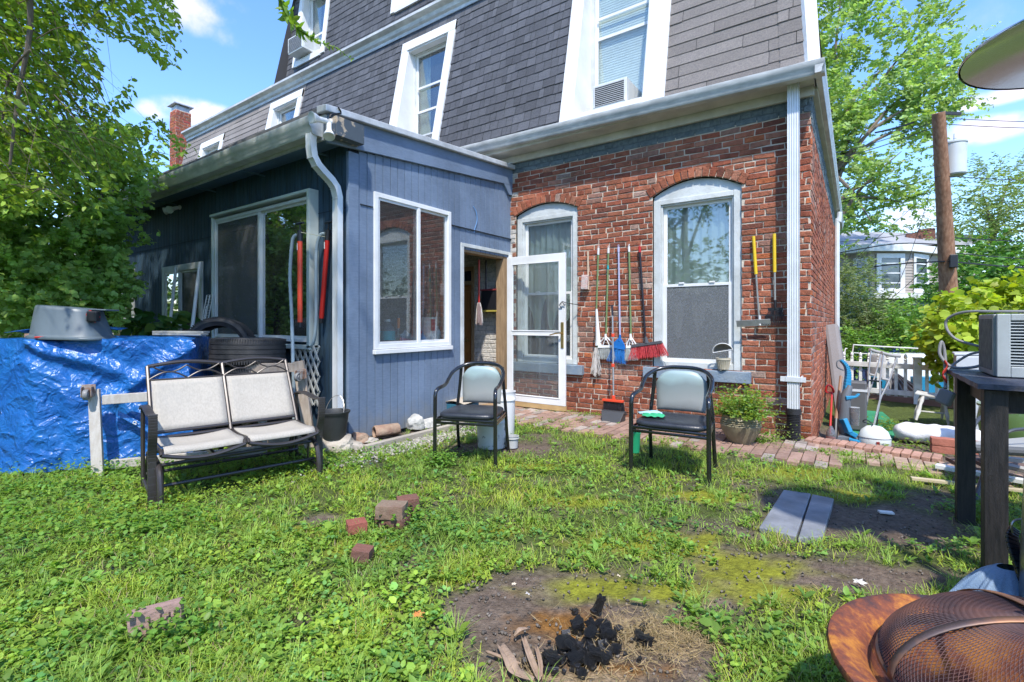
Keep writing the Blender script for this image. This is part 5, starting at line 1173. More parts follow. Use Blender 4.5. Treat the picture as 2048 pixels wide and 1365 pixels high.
# ---------------------------------------------------------------- tarp covered pile
m_tarp = mk('blue_tarp', (.014, .14, .44), .33, col2=(.010, .10, .36), nscale=4, coat=.2, grime=.2, gscale=2)
def _crinkle():
    N = m_tarp.node_tree.nodes; L = m_tarp.node_tree.links; tc = N.new('ShaderNodeTexCoord'); prev = None
    for sc, st, di in ((4.5, .7, .10), (11, .7, .04), (30, .55, .012)):
        n = N.new('ShaderNodeTexNoise'); n.inputs['Scale'].default_value = sc; n.inputs['Detail'].default_value = 2; n.inputs['Distortion'].default_value = .8; L.new(tc.outputs['Object'], n.inputs[0])
        s_ = N.new('ShaderNodeMath'); s_.operation = 'SUBTRACT'; s_.inputs[1].default_value = .5; L.new(n.outputs['Fac'], s_.inputs[0]); a_ = N.new('ShaderNodeMath'); a_.operation = 'ABSOLUTE'; L.new(s_.outputs[0], a_.inputs[0])
        bp = N.new('ShaderNodeBump'); bp.inputs['Strength'].default_value = st; bp.inputs['Distance'].default_value = di; bp.invert = True; L.new(a_.outputs[0], bp.inputs['Height'])
        if prev: L.new(prev, bp.inputs['Normal'])
        prev = bp.outputs[0]
    L.new(prev, N['Principled BSDF'].inputs['Normal'])
_crinkle()
t = thing('tarp_pile', 'waist high pile wrapped in a crinkled blue tarpaulin', 'tarp', (-5.6, 1.7, 0))
C0 = WV(-4.55, 4.05); C1 = WV(-3.86, 3.90); C2 = WV(-2.84, 4.32); C3 = C2+Vector((-.80, .52, 0)); C4 = C0+Vector((-.5, .9, 0))
ring_ = [C0, C1, C2, C3, C4]
m = MB(); segs = [(C4, C0, 8), (C0, C1, 18), (C1, C2, 70), (C2, C3, 30), (C3, C4, 16)]
pl = []
for a, b, n in segs:
    for i in range(n): pl.append((a+(b-a)*i/n))
ctr = sum(ring_, Vector())/5; H = 1.055; nz = 44
def tarp_pt(i, j):
    p = pl[i % len(pl)]; q = j/nz; z = H*(1-q)
    d = (p-ctr); d.z = 0; d.normalize()
    s = Vector((p.x, p.y, z))
    w_ = .018*mnoise.noise(s*3.1)+.011*mnoise.noise(Vector((s.x*9, s.y*9, s.z*6)))+.006*mnoise.noise(Vector((s.x*21, s.y*21, s.z*14)))
    fl = .05*q*q                                   # flare at the foot
    i0 = i-26                                       # diagonal folds on the main face
    if 0 <= i0 <= 70:
        u = i0/70
        for (u0, q0, u1, q1, amp, wd_) in ((.02, .02, .62, .30, .05, .05), (1.0, .05, .50, .46, .06, .045), (.1, .1, .3, .7, .03, .07), (.55, .5, .9, 1.0, .03, .05), (.05, .2, .12, .9, .03, .05)):
            vx, vy = u1-u0, q1-q0; L_ = vx*vx+vy*vy; tt = max(0, min(1, ((u-u0)*vx+(q-q0)*vy)/L_)); ds = math.hypot(u-u0-vx*tt, (q-q0-vy*tt)); w_ += amp*math.exp(-(ds/wd_)**2)*(1-.3*tt)
            w_ -= amp*.35*math.exp(-((ds-.09)/.06)**2)
    top = (.03*(1-abs(i0/70-.5)*2) if 0 <= i0 <= 70 else 0) if j == 0 else 0
    return (p.x+d.x*(w_+fl), p.y+d.y*(w_+fl), max(.0, z-.012*math.sin(i*.21)*(1-q)+.01*math.sin(i*.5)*q))
vs = [tarp_pt(i, j) for j in range(nz+1) for i in range(len(pl))]; K = len(pl)
fs = [(j*K+i, (j+1)*K+i, (j+1)*K+(i+1) % K, j*K+(i+1) % K) for j in range(nz) for i in range(K)]
# top cap rings
for s in (.85, .6, .3, .05):
    vs += [(ctr.x+(tarp_pt(i, 0)[0]-ctr.x)*s, ctr.y+(tarp_pt(i, 0)[1]-ctr.y)*s, H+.01+.012*mnoise.noise(Vector((i*.2, s*5, 0)))) for i in range(K)]
for r_ in range(4):
    a0 = 0 if r_ == 0 else (nz+r_)*K; b0 = (nz+1+r_)*K
    fs += [(a0+i, a0+(i+1) % K, b0+(i+1) % K, b0+i) for i in range(K)]
m.add(vs, fs); m.build('tarpaulin', m_tarp, t, smooth=True, angle=60)
m = MB(); e = WV(-2.99, 4.18, 0); # folded hanging hem with eyelet
h0 = C1+(C2-C1)*.60; h1 = C1+(C2-C1)*.98; nrm = Vector((.82, -.57, 0))
hemO = (C1+(C2-C1)*.56)+nrm*.085; hemd = (C2-C1)*.40
m.add([hemO+Vector((0, 0, .47)), hemO+Vector((0, 0, .43))+nrm*.01, hemO+hemd+Vector((0, 0, .10))+nrm*.02, hemO+hemd+Vector((0, 0, .16))], [(0, 1, 2, 3)]); m.build('hem', m_tarp, t, solid=.004)
ey = hemO+hemd*.27+Vector((0, 0, .365))+nrm*.022; m = MB(); M_ = Matrix.Translation(ey) @ nrm.to_track_quat('Z', 'Y').to_matrix().to_4x4(); m.lathe([(.007, 0), (.008, .003), (.014, .003), (.015, 0)], 14, M_); m.build('eyelet', m_alu, t, smooth=True)
# tub lying upside down on the tarp
m_tub = mk('slate_grey_tub', (.10, .13, .15), .42, grime=.12, gscale=3, bump=.1, bscale=200)
tc_ = PZ(141, 680, 1.085); tc_ = WV(-3.70, 4.13, 1.07)
t = thing('plastic_tub', 'grey plastic tub upside down on the blue tarp', 'tub', tuple(tc_)); M_ = Matrix.Translation(tc_) @ Matrix.Scale(.88, 4) @ Matrix.Rotation(rad(YAW+8), 4, 'Z') @ Matrix.Rotation(rad(2), 4, 'Y')
m = MB(); K2 = 56
def rr_(a, k=3.2): c, s = math.cos(a), math.sin(a); return (math.copysign(abs(c)**(2/k), c), math.copysign(abs(s)**(2/k), s))
lv = [(.318, .232, -.012), (.322, .236, .0), (.318, .232, .012), (.300, .215, .02), (.296, .21, .03), (.245, .175, .255), (.238, .168, .280), (.225, .155, .292), (.10, .07, .296), (.001, .001, .296)]
m.grid(lambda p, q: (lambda l, c: M_ @ Vector((c[0]*l[0]-(l[2]*.13), c[1]*l[1], l[2]-.05*(c[0]*l[0])*min(1, l[2]/.28 if l[2] > 0 else 0))))(lv[int(round(q*(len(lv)-1)))], rr_(2*math.pi*p)), K2, len(lv)-1, closed_u=True)
m.build('shell', m_tub, t, smooth=True, angle=45)
m = MB(); m.T = M_; m.box(.16, .335, -.10, .10, .268, .283); m.build('flange', m_tub, t, bevel=.005)
m = MB(); m.T = M_ @ Matrix.Translation((.235, -.12, .215)) @ Matrix.Rotation(rad(35), 4, 'Y'); m.box(-.05, .05, -.01, .01, .02, .035); m.box(-.05, .05, -.01, .01, -.035, -.02); m.box(-.05, -.03, -.01, .01, -.02, .02); m.box(.035, .06, -.01, .01, -.035, .035); m.build('red_clip', m_redp, t, bevel=.004)
m = MB(); m.T = M_; m.box(.21, .30, -.165, -.10, .16, .262); m.build('clip_recess', m_blackp, t, bevel=.01)
# little things around the tub
m = MB(); p = WV(-3.74, 3.98, 1.072); m.T = Matrix.Translation(p) @ Matrix.Rotation(rad(56), 4, 'Z'); m.box(-.09, .09, -.05, .05, 0, .016); tag(m.build('red_tray', m_redp, None, bevel=.006), 'red plastic tray pinned under the grey tub', 'tray')
m = MB(); p = WV(-3.93, 4.03, 1.075); m.T = Matrix.Translation(p) @ Matrix.Rotation(rad(50), 4, 'Z'); m.box(-.05, .05, -.03, .03, 0, .032); tag(m.build('brick_piece', mk('salmon_brick', (.45, .26, .18), .9), None, bevel=.003), 'small salmon brick piece at the left end of the tarp', 'brick')
m = MB(); p0 = WV(-4.35, 4.2, 1.085); p1 = WV(-3.66, 4.32, 1.11)
m.grid(lambda a, b: p0.lerp(p1, a)+Vector((-.25*b, .3*b, .025+.03*math.sin(a*3)+.01*math.sin(b*7))), 16, 8); tag(m.build('tarp_flap', m_tarp, None, smooth=True, solid=.004), 'loose blue tarp flap folded back at the left end', 'tarp')
for (r0, f0, z, lab) in ((0, 0, 0, 'lower grey aluminium plank behind the tub on the tarp'), (-.02, .02, .02, 'upper grey aluminium plank behind the tub on the tarp')):
    m = MB(); a = WV(-3.35+r0, 4.62+f0, 1.09+z); b = WV(-2.92+r0, 4.62+f0*3, 1.085+z); m.beam(a, b+(b-a)*.05, .12, .018); tag(m.build('plank', mk('grey_plank', (.36, .35, .31), .6, grime=.2), None, bevel=.002), lab, 'plank', 'grey planks on the tarp pile')
# wooden castered frames
m_pine = mk('weathered_pine', (.42, .35, .28), .85, col2=(.33, .26, .20), nscale=5, stretch=(8, 8, 1.5), bump=.5, bscale=30, grime=.25)
m_paintw = mk('whitewashed_board', (.52, .49, .45), .8, col2=(.42, .38, .33), nscale=6, stretch=(6, 6, 1.5), bump=.3, grime=.2)
def caster(t, p, ang, r=.042):
    m = MB(); T = Matrix.Translation(Vector(p)) @ Matrix.Rotation(ang, 4, 'Z'); m.T = T
    m.box(-.045, .045, -.004, .004, -.045, .045); m.box(-.034, -.028, -.06, 0, -.05, .03); m.box(.028, .034, -.06, 0, -.05, .03); m.build('caster_fork', mk('rusty_plate', (.24, .11, .055), .7, metal=.3, col2=(.4, .38, .35), nscale=20), t, bevel=.002)
    m = MB(); m.lathe([(0, -.016), (r*.4, -.018), (r*.45, -.014), (r*.9, -.016), (r, -.010), (r, .010), (r*.9, .016), (r*.45, .014), (r*.4, .018), (0, .018)], 24, T @ Matrix.Translation((0, -.055, -.03)) @ Matrix.Rotation(rad(90), 4, 'Y')); m.build('caster_wheel', mk('grey_caster', (.20, .20, .20), .5), t, smooth=True)
W_ = lambda r, f, z: WV(r, f, z)
t = thing('castered_frame', 'whitewashed wooden frame with a caster leaning on the blue tarp', 'wooden frame', tuple(W_(-3.33, 3.92, 0)), 0, 'castered wooden frames')
m = MB(); a = W_(-3.26, 3.86, -.02); b = W_(-3.36, 3.94, .66); m.beam(a, b, .075, .035, (.82, -.57, 0)); m.build('post', m_paintw, t, bevel=.003)
m = MB(); m.beam(W_(-3.30, 3.95, .575), W_(-2.25, 4.42, .60), .035, .075); m.build('rail', m_paintw, t, bevel=.003)
m = MB(); m.beam(W_(-3.22, 3.93, .06), W_(-2.25, 4.42, .05), .035, .07); m.build('rail', m_paintw, t, bevel=.003)
m = MB(); m.beam(W_(-2.24, 4.40, .0), W_(-2.26, 4.44, .66), .07, .035, (.82, -.57, 0)); m.build('post', m_paintw, t, bevel=.003)
caster(t, W_(-3.37, 3.90, .66), rad(60)); 
t = thing('castered_frame', 'bare pine frame with a caster standing against the tyre stack', 'wooden frame', tuple(W_(-1.96, 4.6, 0)), 0, 'castered wooden frames')
m = MB(); m.beam(W_(-1.90, 4.62, .02), W_(-2.03, 4.66, .83), .10, .04, (.6, -.8, 0)); m.build('post', m_pine, t, bevel=.003)
m = MB(); m.beam(W_(-2.06, 4.66, .77), W_(-2.50, 4.60, .77), .04, .085); m.build('rail', m_pine, t, bevel=.003)
m = MB(); m.beam(W_(-1.95, 4.67, .10), W_(-2.45, 4.60, .10), .04, .08); m.build('rail', m_pine, t, bevel=.003)
m = MB(); m.beam(W_(-2.47, 4.58, .02), W_(-2.50, 4.58, .72), .08, .035, (.6, -.8, 0)); m.build('post', m_pine, t, bevel=.003)
caster(t, W_(-1.97, 4.61, .72), rad(15))
# black bucket and the stones by the corner
def stone(label, p, sx, sy, sz_, rz, mat, seed, group='stones along the foot of the annex', name='stone', cat='stone'):
    bm = bmesh.new(); bmesh.ops.create_icosphere(bm, subdivisions=3, radius=1)
    for v in bm.verts:
        n = mnoise.noise(v.co*1.4+Vector((seed*3.1, 0, 0)))*.35+mnoise.noise(v.co*4+Vector((0, seed, 0)))*.12
        v.co *= 1+n; v.co.x *= sx; v.co.y *= sy; v.co.z *= sz_
        if v.co.z < -sz_*.5: v.co.z = -sz_*.5
    me = bpy.data.meshes.new(name); bm.to_mesh(me); bm.free(); me.materials.append(mat); me.shade_smooth(); me.set_sharp_from_angle(angle=rad(28))
    o = bpy.data.objects.new(name, me); COL.objects.link(o); o.location = (p[0], p[1], p[2]+sz_*.45); o.rotation_euler.z = rz; tag(o, label, cat, group); return o
m_stone = mk('fieldstone', (.30, .26, .21), .9, col2=(.40, .36, .30), nscale=7, bump=.9, bscale=30, grime=.3, gscale=9)
m_chalk = mk('chalky_lump', (.55, .54, .50), .9, col2=(.33, .33, .30), nscale=22, bump=1, bscale=26, grime=.3, gscale=15)
m_brownst = mk('brown_stone', (.26, .15, .10), .85, col2=(.36, .26, .18), nscale=12, bump=.9, bscale=40, grime=.3)
sp = lambda x, y, z=0: PZ(x, y, z)
stone('flat slate stone under the black bucket', (-4.02, 2.84, 0), .20, .15, .10, .3, m_stone, 1)
stone('long flat tan stone just right of the bucket', sp(697, 897), .16, .09, .05, .6, m_stone, 2)
stone('rounded brown stone at the annex corner', (-4.05, 3.13, 0), .10, .07, .075, .9, m_brownst, 3)
stone('thin grey slate sticking out beyond the corner', sp(735, 884), .11, .07, .03, 1.2, m_stone, 4)
stone('tall chalky white lump against the blue wall', (AX+.11, 3.86, .02), .10, .08, .105, .4, m_chalk, 5)
stone('low chalky lump right of the tall white one', (AX+.13, 4.08, 0), .15, .09, .06, 1.4, m_chalk, 6)
stone('dark angular stone behind the bench leg', sp(668, 868), .12, .08, .07, 0, m_stone, 7)
stone('small tan stone by the bench foot', sp(655, 900), .07, .05, .04, .5, m_brownst, 8)
stone('third chalky lump nearest the doorway', (AX+.12, 4.32, 0), .12, .07, .045, 1.3, m_chalk, 9)
t = thing('clay_pipe', 'short broken brown clay pipe lying by the annex wall', 'pipe', (-4.0, 3.42, .06)); m = MB(); m.lathe([(.045, -.13), (.062, -.13), (.066, -.12), (.066, .12), (.06, .13), (.045, .13), (.045, -.13)], 18, Matrix.Translation((-4.02, 3.45, .062)) @ Matrix.Rotation(rad(70), 4, 'Z') @ Matrix.Rotation(rad(90), 4, 'Y'), a0=0, a1=5.2); m.build('shell', m_brownst, t, smooth=True, solid=.008)
m = MB(); m.beam(sp(730, 897, .02), sp(935, 846, .02), .06, .06); tag(m.build('edging_strip', mk('pale_concrete_edging', (.38, .34, .28), .9, bump=.6, grime=.3), None, bevel=.006), 'pale edging strip laid along the foot of the blue wall', 'edging')
t = thing('bucket', 'black rubber bucket with wire bail at the annex corner', 'bucket', (-4.02, 2.82, .11)); T = Matrix.Translation((-4.02, 2.82, .11)); m = MB()
m.lathe([(0, 0), (.10, 0), (.105, .01), (.128, .20), (.131, .225), (.147, .245), (.147, .255), (.135, .258), (.128, .25), (.122, .20), (.10, .02), (0, .015)], 32, T); m.build('shell', mk('black_bucket', (.028, .030, .030), .6, grime=.35, gscale=8, bump=.2), t, smooth=True, angle=50)
m = MB(); m.tube([T @ Vector((.138*math.cos(a), .138*math.sin(a)*.30+.0, .235+.16*math.sin(a)**1)) for a in np.linspace(.05, 3.09, 17)], .0028, 6); m.build('bail', m_steelh, t, smooth=True)
m = MB(); m.tube([T @ Vector((.138*math.cos(a), .138*math.sin(a)*.30, .237+.16*math.sin(a))) for a in np.linspace(.75, 1.3, 5)], .008, 8); m.build('grip', m_whitep, t, smooth=True)
m = MB(); m.lathe([(0, 0), (.12, 0)], 20, T @ Matrix.Translation((0, 0, .19))); m.build('grey_contents', mk('wet_sand', (.16, .16, .14), .9, bump=1), t)
# buckets, box behind the left chair
def pail(label, p, r, h, mat, top=1.12):
    t = thing('pail', label, 'bucket', tuple(p), 0, 'white pails behind the left armchair'); T = Matrix.Translation(Vector(p)); m = MB()
    m.lathe([(0, 0), (r, 0), (r*1.01, .006), (r*(1+(top-1)*.8), h*.8), (r*(1+(top-1)*.8)+.01, h*.8), (r*(1+(top-1)*.85)+.01, h*.84), (r*top, h*.86), (r*top, h*.97), (r*top+.006, h), (r*top-.004, h), (r*.97, .02), (0, .02)], 28, T); m.build('shell', mat, t, smooth=True, angle=45); return t
m_pail = mk('scuffed_white_pail', (.62, .62, .60), .5, col2=(.08, .08, .08), nscale=14, thr=(.60, .70), grime=.15)
pail('low white paint pail with black scuffs', PZ(984, 893), .135, .30, m_pail)
pail('tall white pail standing behind the scuffed one', PZ(1009, 868), .105, .46, m_whitep)
pail('small clear tub beside the white pails', PZ(1024, 895), .055, .11, mk('cloudy_plastic', (.45, .46, .45), .4))
t = thing('teal_crate', 'teal crate with open cardboard flaps by the doorway', 'box', (-3.98, 4.62, 0)); m = MB(); m.box(-4.14, -3.85, 4.48, 4.78, .0, .20); m.build('crate', mk('teal_plastic', (.03, .13, .19), .5), t, bevel=.008)
m = MB(); m.grid(lambda a, b: (-4.16+.34*a, 4.46+.34*b, .215+.03*math.sin(a*3.1)+.02*b), 6, 6); m.build('cardboard_flap', mk('cardboard', (.42, .36, .28), .9), t, solid=.004)
m = MB(); p = PZ(1270, 905); m.lathe([(0, 0), (.04, 0), (.05, .17), (.053, .18), (.047, .18), (.038, .01), (0, .01)], 18, Matrix.Translation((p.x, p.y, 0))); tag(m.build('green_cup', mk('green_plastic', (.02, .3, .14), .4), None, smooth=True), 'green plastic cup standing beneath the right armchair', 'cup')
m = MB(); rod(m, (-1.36, 5.2, .02), (-1.0, 5.7, .52), .009, 6); tag(m.build('thin_stick', mk('orange_brown_stick', (.38, .16, .05), .7), None), 'thin reddish stick leaning on the wall behind the right armchair', 'stick')
# plant pot on the window sill with strainer
p = PY(1446, 745, 5.79); t = thing('sill_planter', 'ribbed cream flower pot on the blue window sill', 'pot', (p.x, 5.80, .665)); T = Matrix.Translation((p.x, 5.80, .665)); m = MB()
m.lathe([(0, .012), (.052, .012), (.07, .11), (.078, .12), (.078, .14), (.068, .14), (.05, .03), (0, .03)], 40, T); m.build('bowl', mk('cream_ceramic', (.50, .45, .34), .5), t, smooth=True)
m = MB(); [m.beam(T @ Vector((.054*math.cos(a), .054*math.sin(a), .02)), T @ Vector((.073*math.cos(a), .073*math.sin(a), .112)), .006, .006) for a in np.linspace(0, 6.283, 21)[:-1]]; [m.box(T.translation.x+.035*math.cos(a)-.01, T.translation.x+.035*math.cos(a)+.01, 5.80+.035*math.sin(a)-.01, 5.80+.035*math.sin(a)+.01, .662, .68) for a in (0, 2.1, 4.2)]; m.build('ribs', mk('cream_ceramic', (.50, .45, .34), .5), t)
t = thing('strainer', 'white rimmed half-round strainer tipped in the sill flower pot', 'strainer', (p.x, 5.79, .83)); M_ = Matrix.Translation((p.x, 5.775, .88)) @ Matrix.Rotation(rad(-75), 4, 'X') @ Matrix.Rotation(rad(-12), 4, 'Z')
m = MB(); m.tube([M_ @ Vector((.105*math.cos(a), .09*math.sin(a)-.0, 0)) for a in np.linspace(math.pi, 2*math.pi, 17)]+[M_ @ Vector((.105, 0, 0)), M_ @ Vector((-.105, 0, 0))], .005, 6, closed=True); m.build('rim', m_whitep, t, smooth=True)
m = MB(); m.lathe([(.10, 0), (.08, .03), (.045, .05), (0, .055)], 20, M_, a0=math.pi, a1=2*math.pi, sy=.88); m.build('mesh_cup', mk('dark_grey_mesh', (.12, .12, .11), .6), t, smooth=True)
# ground bricks -------------------------------------------------------------------------
m_oldbrick = mk('old_wet_brick', (.22, .09, .06), .85, col2=(.12, .06, .045), nscale=9, bump=.8, bscale=45, grime=.3, gscale=10)
m_tanbrick = mk('tan_weathered_brick', (.26, .19, .13), .85, col2=(.17, .10, .07), nscale=8, bump=.7, bscale=40, grime=.3, gscale=10)
m_pinkbrick = mk('pink_grey_brick', (.36, .23, .20), .85, col2=(.26, .17, .14), nscale=9, bump=.7, bscale=50, grime=.25, gscale=10)
def loose(label, p, l, w_, h, rz, mat, z=0, tilt=(0, 0), seed=1, bv=.006):
    bm = bmesh.new(); bmesh.ops.create_cube(bm, size=1); bmesh.ops.subdivide_edges(bm, edges=bm.edges, cuts=5, use_grid_fill=True)
    for v in bm.verts:
        v.co = Vector((v.co.x*l, v.co.y*w_, v.co.z*h)); c = v.co*14+Vector((seed*7, seed, 0)); v.co += Vector((mnoise.noise(c), mnoise.noise(c+Vector((9, 0, 0))), mnoise.noise(c+Vector((0, 9, 0)))))*.0045
        k = sum(abs(a) > b*.49 for a, b in zip(v.co, (l, w_, h)))
        if k >= 2: v.co *= 1-.02*(1+mnoise.noise(v.co*30))*2
    me = bpy.data.meshes.new('brick'); bm.to_mesh(me); bm.free(); me.materials.append(mat); me.shade_smooth(); me.set_sharp_from_angle(angle=rad(40))
    o = bpy.data.objects.new('brick', me); COL.objects.link(o); o.location = (p[0], p[1], z+h/2); o.rotation_euler = (tilt[0], tilt[1], rz); tag(o, label, 'brick', 'loose bricks on the lawn'); return o
q = PZ(785, 1052)
loose('dark brick at the bottom of the little lawn stack', q, .19, .10, .058, rad(20), m_oldbrick, 0, seed=1)
loose('tan weathered block on top of the little brick stack', q+Vector((.0, -.005, 0)), .165, .115, .075, rad(30), m_tanbrick, .058, seed=2)
loose('reddish brick behind the tan block of the stack', PZ(815, 1035), .13, .09, .125, rad(55), m_oldbrick, 0, seed=3)
loose('small red brick left of the stack', PZ(713, 1066), .105, .09, .058, rad(62), mk('red_clay_brick', (.27, .08, .055), .8, bump=.6, grime=.25, gscale=12), .01, seed=4)
loose('broken red brick lump nearest the camera of the three', PZ(725, 1120), .095, .075, .062, rad(30), m_oldbrick, 0, seed=5, tilt=(.05, .1))
b5 = loose('pinkish brick standing on edge in the front left weeds', PZ(313, 1262), .175, .055, .105, rad(58), m_pinkbrick, -.01, seed=6, tilt=(rad(-4), rad(-5)))
m = MB(); m_eng = mk('engraved_groove', (.06, .04, .035), .9)
for (x0, z0, x1, z1) in ((-.015, -.03, -.015, .03), (.022, -.022, .022, .028), (.05, -.022, .05, .028), (.022, .003, .065, .005), (.022, -.02, .05, -.02), (.068, -.02, .068, .03)): m.beam((x0, -.0285, z0), (x1, -.0285, z1), .005, .003, (0, 1, 0))
o = m.build('engraved_letters', m_eng, b5, local=True)
# paving slabs
m_slab = mk('wet_grey_slab', (.17, .18, .20), .5, col2=(.23, .24, .26), nscale=6, bump=.4, bscale=25, grime=.3, gscale=5, rough2=.7)
for lab, c in (('larger grey paving slab in the lawn right of centre', [(1567, 984), (1622, 992), (1592, 1079), (1518, 1060)]), ('second grey paving slab touching its right side', [(1624, 993), (1668, 1002), (1646, 1078), (1596, 1082)])):
    P4 = [PZ(x, y, .0) for x, y in c]; m = MB(); m.hexa([p+Vector((0, 0, -.03)) for p in P4[::-1]]+[p+Vector((0, 0, .016)) for p in P4[::-1]]); tag(m.build('paving_slab', m_slab, None, bevel=.006), lab, 'slab', 'grey paving slabs in the lawn')
m = MB(); p = PZ(1772, 1027); m.T = Matrix.Translation(p) @ Matrix.Rotation(rad(20), 4, 'Z'); m.box(-.04, .04, -.018, .018, 0, .012); tag(m.build('white_tile', m_whitep, None, bevel=.002), 'small white tile shard on the bare soil', 'tile')
# charcoal
m_char = mk('charcoal', (.012, .012, .013), .42, bump=1, bscale=60, grime=.3, col2=(.045, .045, .05), nscale=40, thr=(.5, .7))
r = random.Random(5); k = 0
def coal(p, s, seed, blk=False):
    bm = bmesh.new(); bmesh.ops.create_cube(bm, size=1.6) if blk else bmesh.ops.create_icosphere(bm, subdivisions=2, radius=1)
    if blk: bmesh.ops.subdivide_edges(bm, edges=bm.edges, cuts=7, use_grid_fill=True)
    for v in bm.verts:
        c = v.co.copy()
        if blk:
            gx = abs(math.sin(c.x*6.5+seed)); gy = abs(math.sin(c.y*6.5)); gz = abs(math.sin(c.z*5)); v.co *= 1-.14*(1-min(gx, gy, gz)**.5)
        v.co *= 1+.35*mnoise.noise(c*1.3+Vector((seed*5, 0, 0)))+.12*mnoise.noise(c*4)
        v.co.z *= .72
    me = bpy.data.meshes.new('charcoal_lump'); bm.to_mesh(me); bm.free(); me.materials.append(m_char)
    if blk: me.shade_smooth(); me.set_sharp_from_angle(angle=rad(40))
    o = bpy.data.objects.new('charcoal_lump', me); COL.objects.link(o); o.scale = (s, s*r.uniform(.7, 1.1), s*r.uniform(.7, 1.1)); o.location = p; o.rotation_euler = (r.uniform(-.4, .4), r.uniform(-.4, .4), r.random()*6)
    return o
big = [(1200, 1222, .030, 'tall upright charred block at the top of the ash heap', .045), (1155, 1252, .030, 'blocky charcoal left of the upright one', .02), (1132, 1290, .034, 'glossy charcoal lump in the middle left of the heap', .02), (1102, 1318, .034, 'lowest left charcoal block with square cracks', .012),
       (1286, 1276, .036, 'charred block lying apart on the right in dry grass', .006), (1180, 1275, .030, 'charcoal lump in the heart of the heap', .03), (1212, 1260, .026, 'charcoal under the upright block', .015), (1150, 1318, .030, 'long charcoal piece at the front of the heap', .01),
       (1232, 1292, .022, 'small charcoal at the right flank of the heap', .005), (1192, 1302, .026, 'charcoal right of the front piece', .008), (1165, 1340, .022, 'nearest charcoal crumb of the heap', .0)]
for i, (x, y, s, lab, z) in enumerate(big):
    p = PZ(x, y+12); o = coal((p.x, p.y, z+s*.4), s, i, i in (0, 1, 3, 4, 7)); tag(o, lab, 'charcoal', 'charcoal lumps of the burnt out fire')
    if i == 0: o.scale = (.020, .014, .055); o.rotation_euler = (.2, .35, .5)
for i in range(16):
    x, y = 1128+r.random()*95, 1258+r.random()*75; x += (1300-y)*.45; p = PZ(x, y); s_ = r.uniform(.016, .027); o = coal((p.x, p.y, s_*.5+.012*(i % 3)), s_, 30+i, i % 2 == 0); tag(o, 'one of the broken charcoal lumps packed in the middle of the burnt heap', 'charcoal', 'packed charcoal lumps')
m = MB()
for i in range(90):
    a, d = r.gauss(0, 1), r.gauss(0, 1); x = 1175+52*a; y = 1292+26*d-.35*52*a*.5; p = PZ(x, min(y, 1345)); s = r.uniform(.003, .012) if i % 3 else r.uniform(.012, .018)
    rot = Matrix.Rotation(r.random()*6, 4, 'Z') @ Matrix.Rotation(r.random()*3, 4, 'X'); m.T = Matrix.Translation((p.x, p.y, s*.5)) @ rot; m.box(-s, s, -s*.7, s*.7, -s*.6, s*.6)
tag(m.build('charcoal_crumbs', m_char, None), 'scattered charcoal crumbs around the heap', 'charcoal', kind='stuff')
# dried bark strips
m_bark = mk('dry_tan_bark', (.36, .25, .17), .9, col2=(.26, .18, .12), nscale=14, bump=.6, grime=.2)
def strip(label, pts, w_, name='bark_strip', mat=m_bark, cat='bark', group='dry bark strips beside the charcoal', z=.012):
    P_ = smoothpath([PZ(x, y, z+dz) for x, y, dz in pts], 5); m = MB(); vs = []
    for i, p in enumerate(P_):
        d = (P_[min(i+1, len(P_)-1)]-P_[max(i-1, 0)]).normalized(); s = d.cross(Vector((0, 0, 1))).normalized(); q = i/(len(P_)-1); ww = w_*(.3+.7*math.sin(math.pi*(.12+.8*q)))
        vs += [p-s*ww+Vector((0, 0, .006)), p+Vector((0, 0, -.002)), p+s*ww+Vector((0, 0, .008))]
    m.add(vs, [f for i in range(len(P_)-1) for f in ((3*i, 3*i+1, 3*i+4, 3*i+3), (3*i+1, 3*i+2, 3*i+5, 3*i+4))]); tag(m.build(name, mat, None, smooth=True, solid=.0015), label, cat, group)
strip('widest curled bark strip in the lower left of the ash patch', [(1000, 1290, 0), (1018, 1320, .01), (1030, 1345, .0), (1065, 1362, .01)], .022)
strip('short crumpled bark curl above the strips', [(1028, 1275, .0), (1040, 1262, .02), (1058, 1260, .005)], .012)
strip('narrow bark strip running down beside the lumps', [(1046, 1275, 0), (1058, 1310, .015), (1072, 1345, 0), (1078, 1362, .0)], .012)
strip('thin twig-like bark strip at the far left', [(972, 1305, 0), (1000, 1316, .0), (1040, 1330, .0)], .007)
strip('second narrow bark strip nearest the charcoal', [(1072, 1295, 0), (1080, 1325, .01), (1082, 1355, 0)], .008)
def fleaf(label, x, y, s, col, rz, name='fallen_leaf'):
    p = PZ(x, y, .03); m = MB(); n = 9; out = []
    for i in range(n*2): a = math.pi*2*i/(n*2); rr2 = s*(1 if i % 2 == 0 else .55)*(.7+.3*math.cos(a)); out.append((rr2*math.cos(a), rr2*.8*math.sin(a), .12*s*math.sin(a*3)))
    m.add([(0, 0, s*.1)]+out, [(0, 1+i, 1+(i+1) % (2*n)) for i in range(2*n)]); o = m.build(name, mk('leaf_'+name+str(col[0]), col, .7), None); o.location = p; o.rotation_euler = (.2, .1, rz); tag(o, label, 'leaf', 'fallen leaves on the lawn')
fleaf('pale silver maple leaf lying near the fire pit', 1714, 1163, .045, (.50, .47, .42), .4)
fleaf('orange dead leaf in the clover at the centre left', 832, 1230, .04, (.55, .20, .05), 1.2)
fleaf('tiny pale leaf at the edge of the burnt soil', 1238, 1152, .018, (.6, .5, .35), 2)
fleaf('small white leaf scrap in the bare soil left of the fire', 1026, 1168, .018, (.6, .56, .5), 1)
fleaf('grey curled leaf in the bare soil', 1056, 1188, .02, (.45, .42, .4), 2.2)
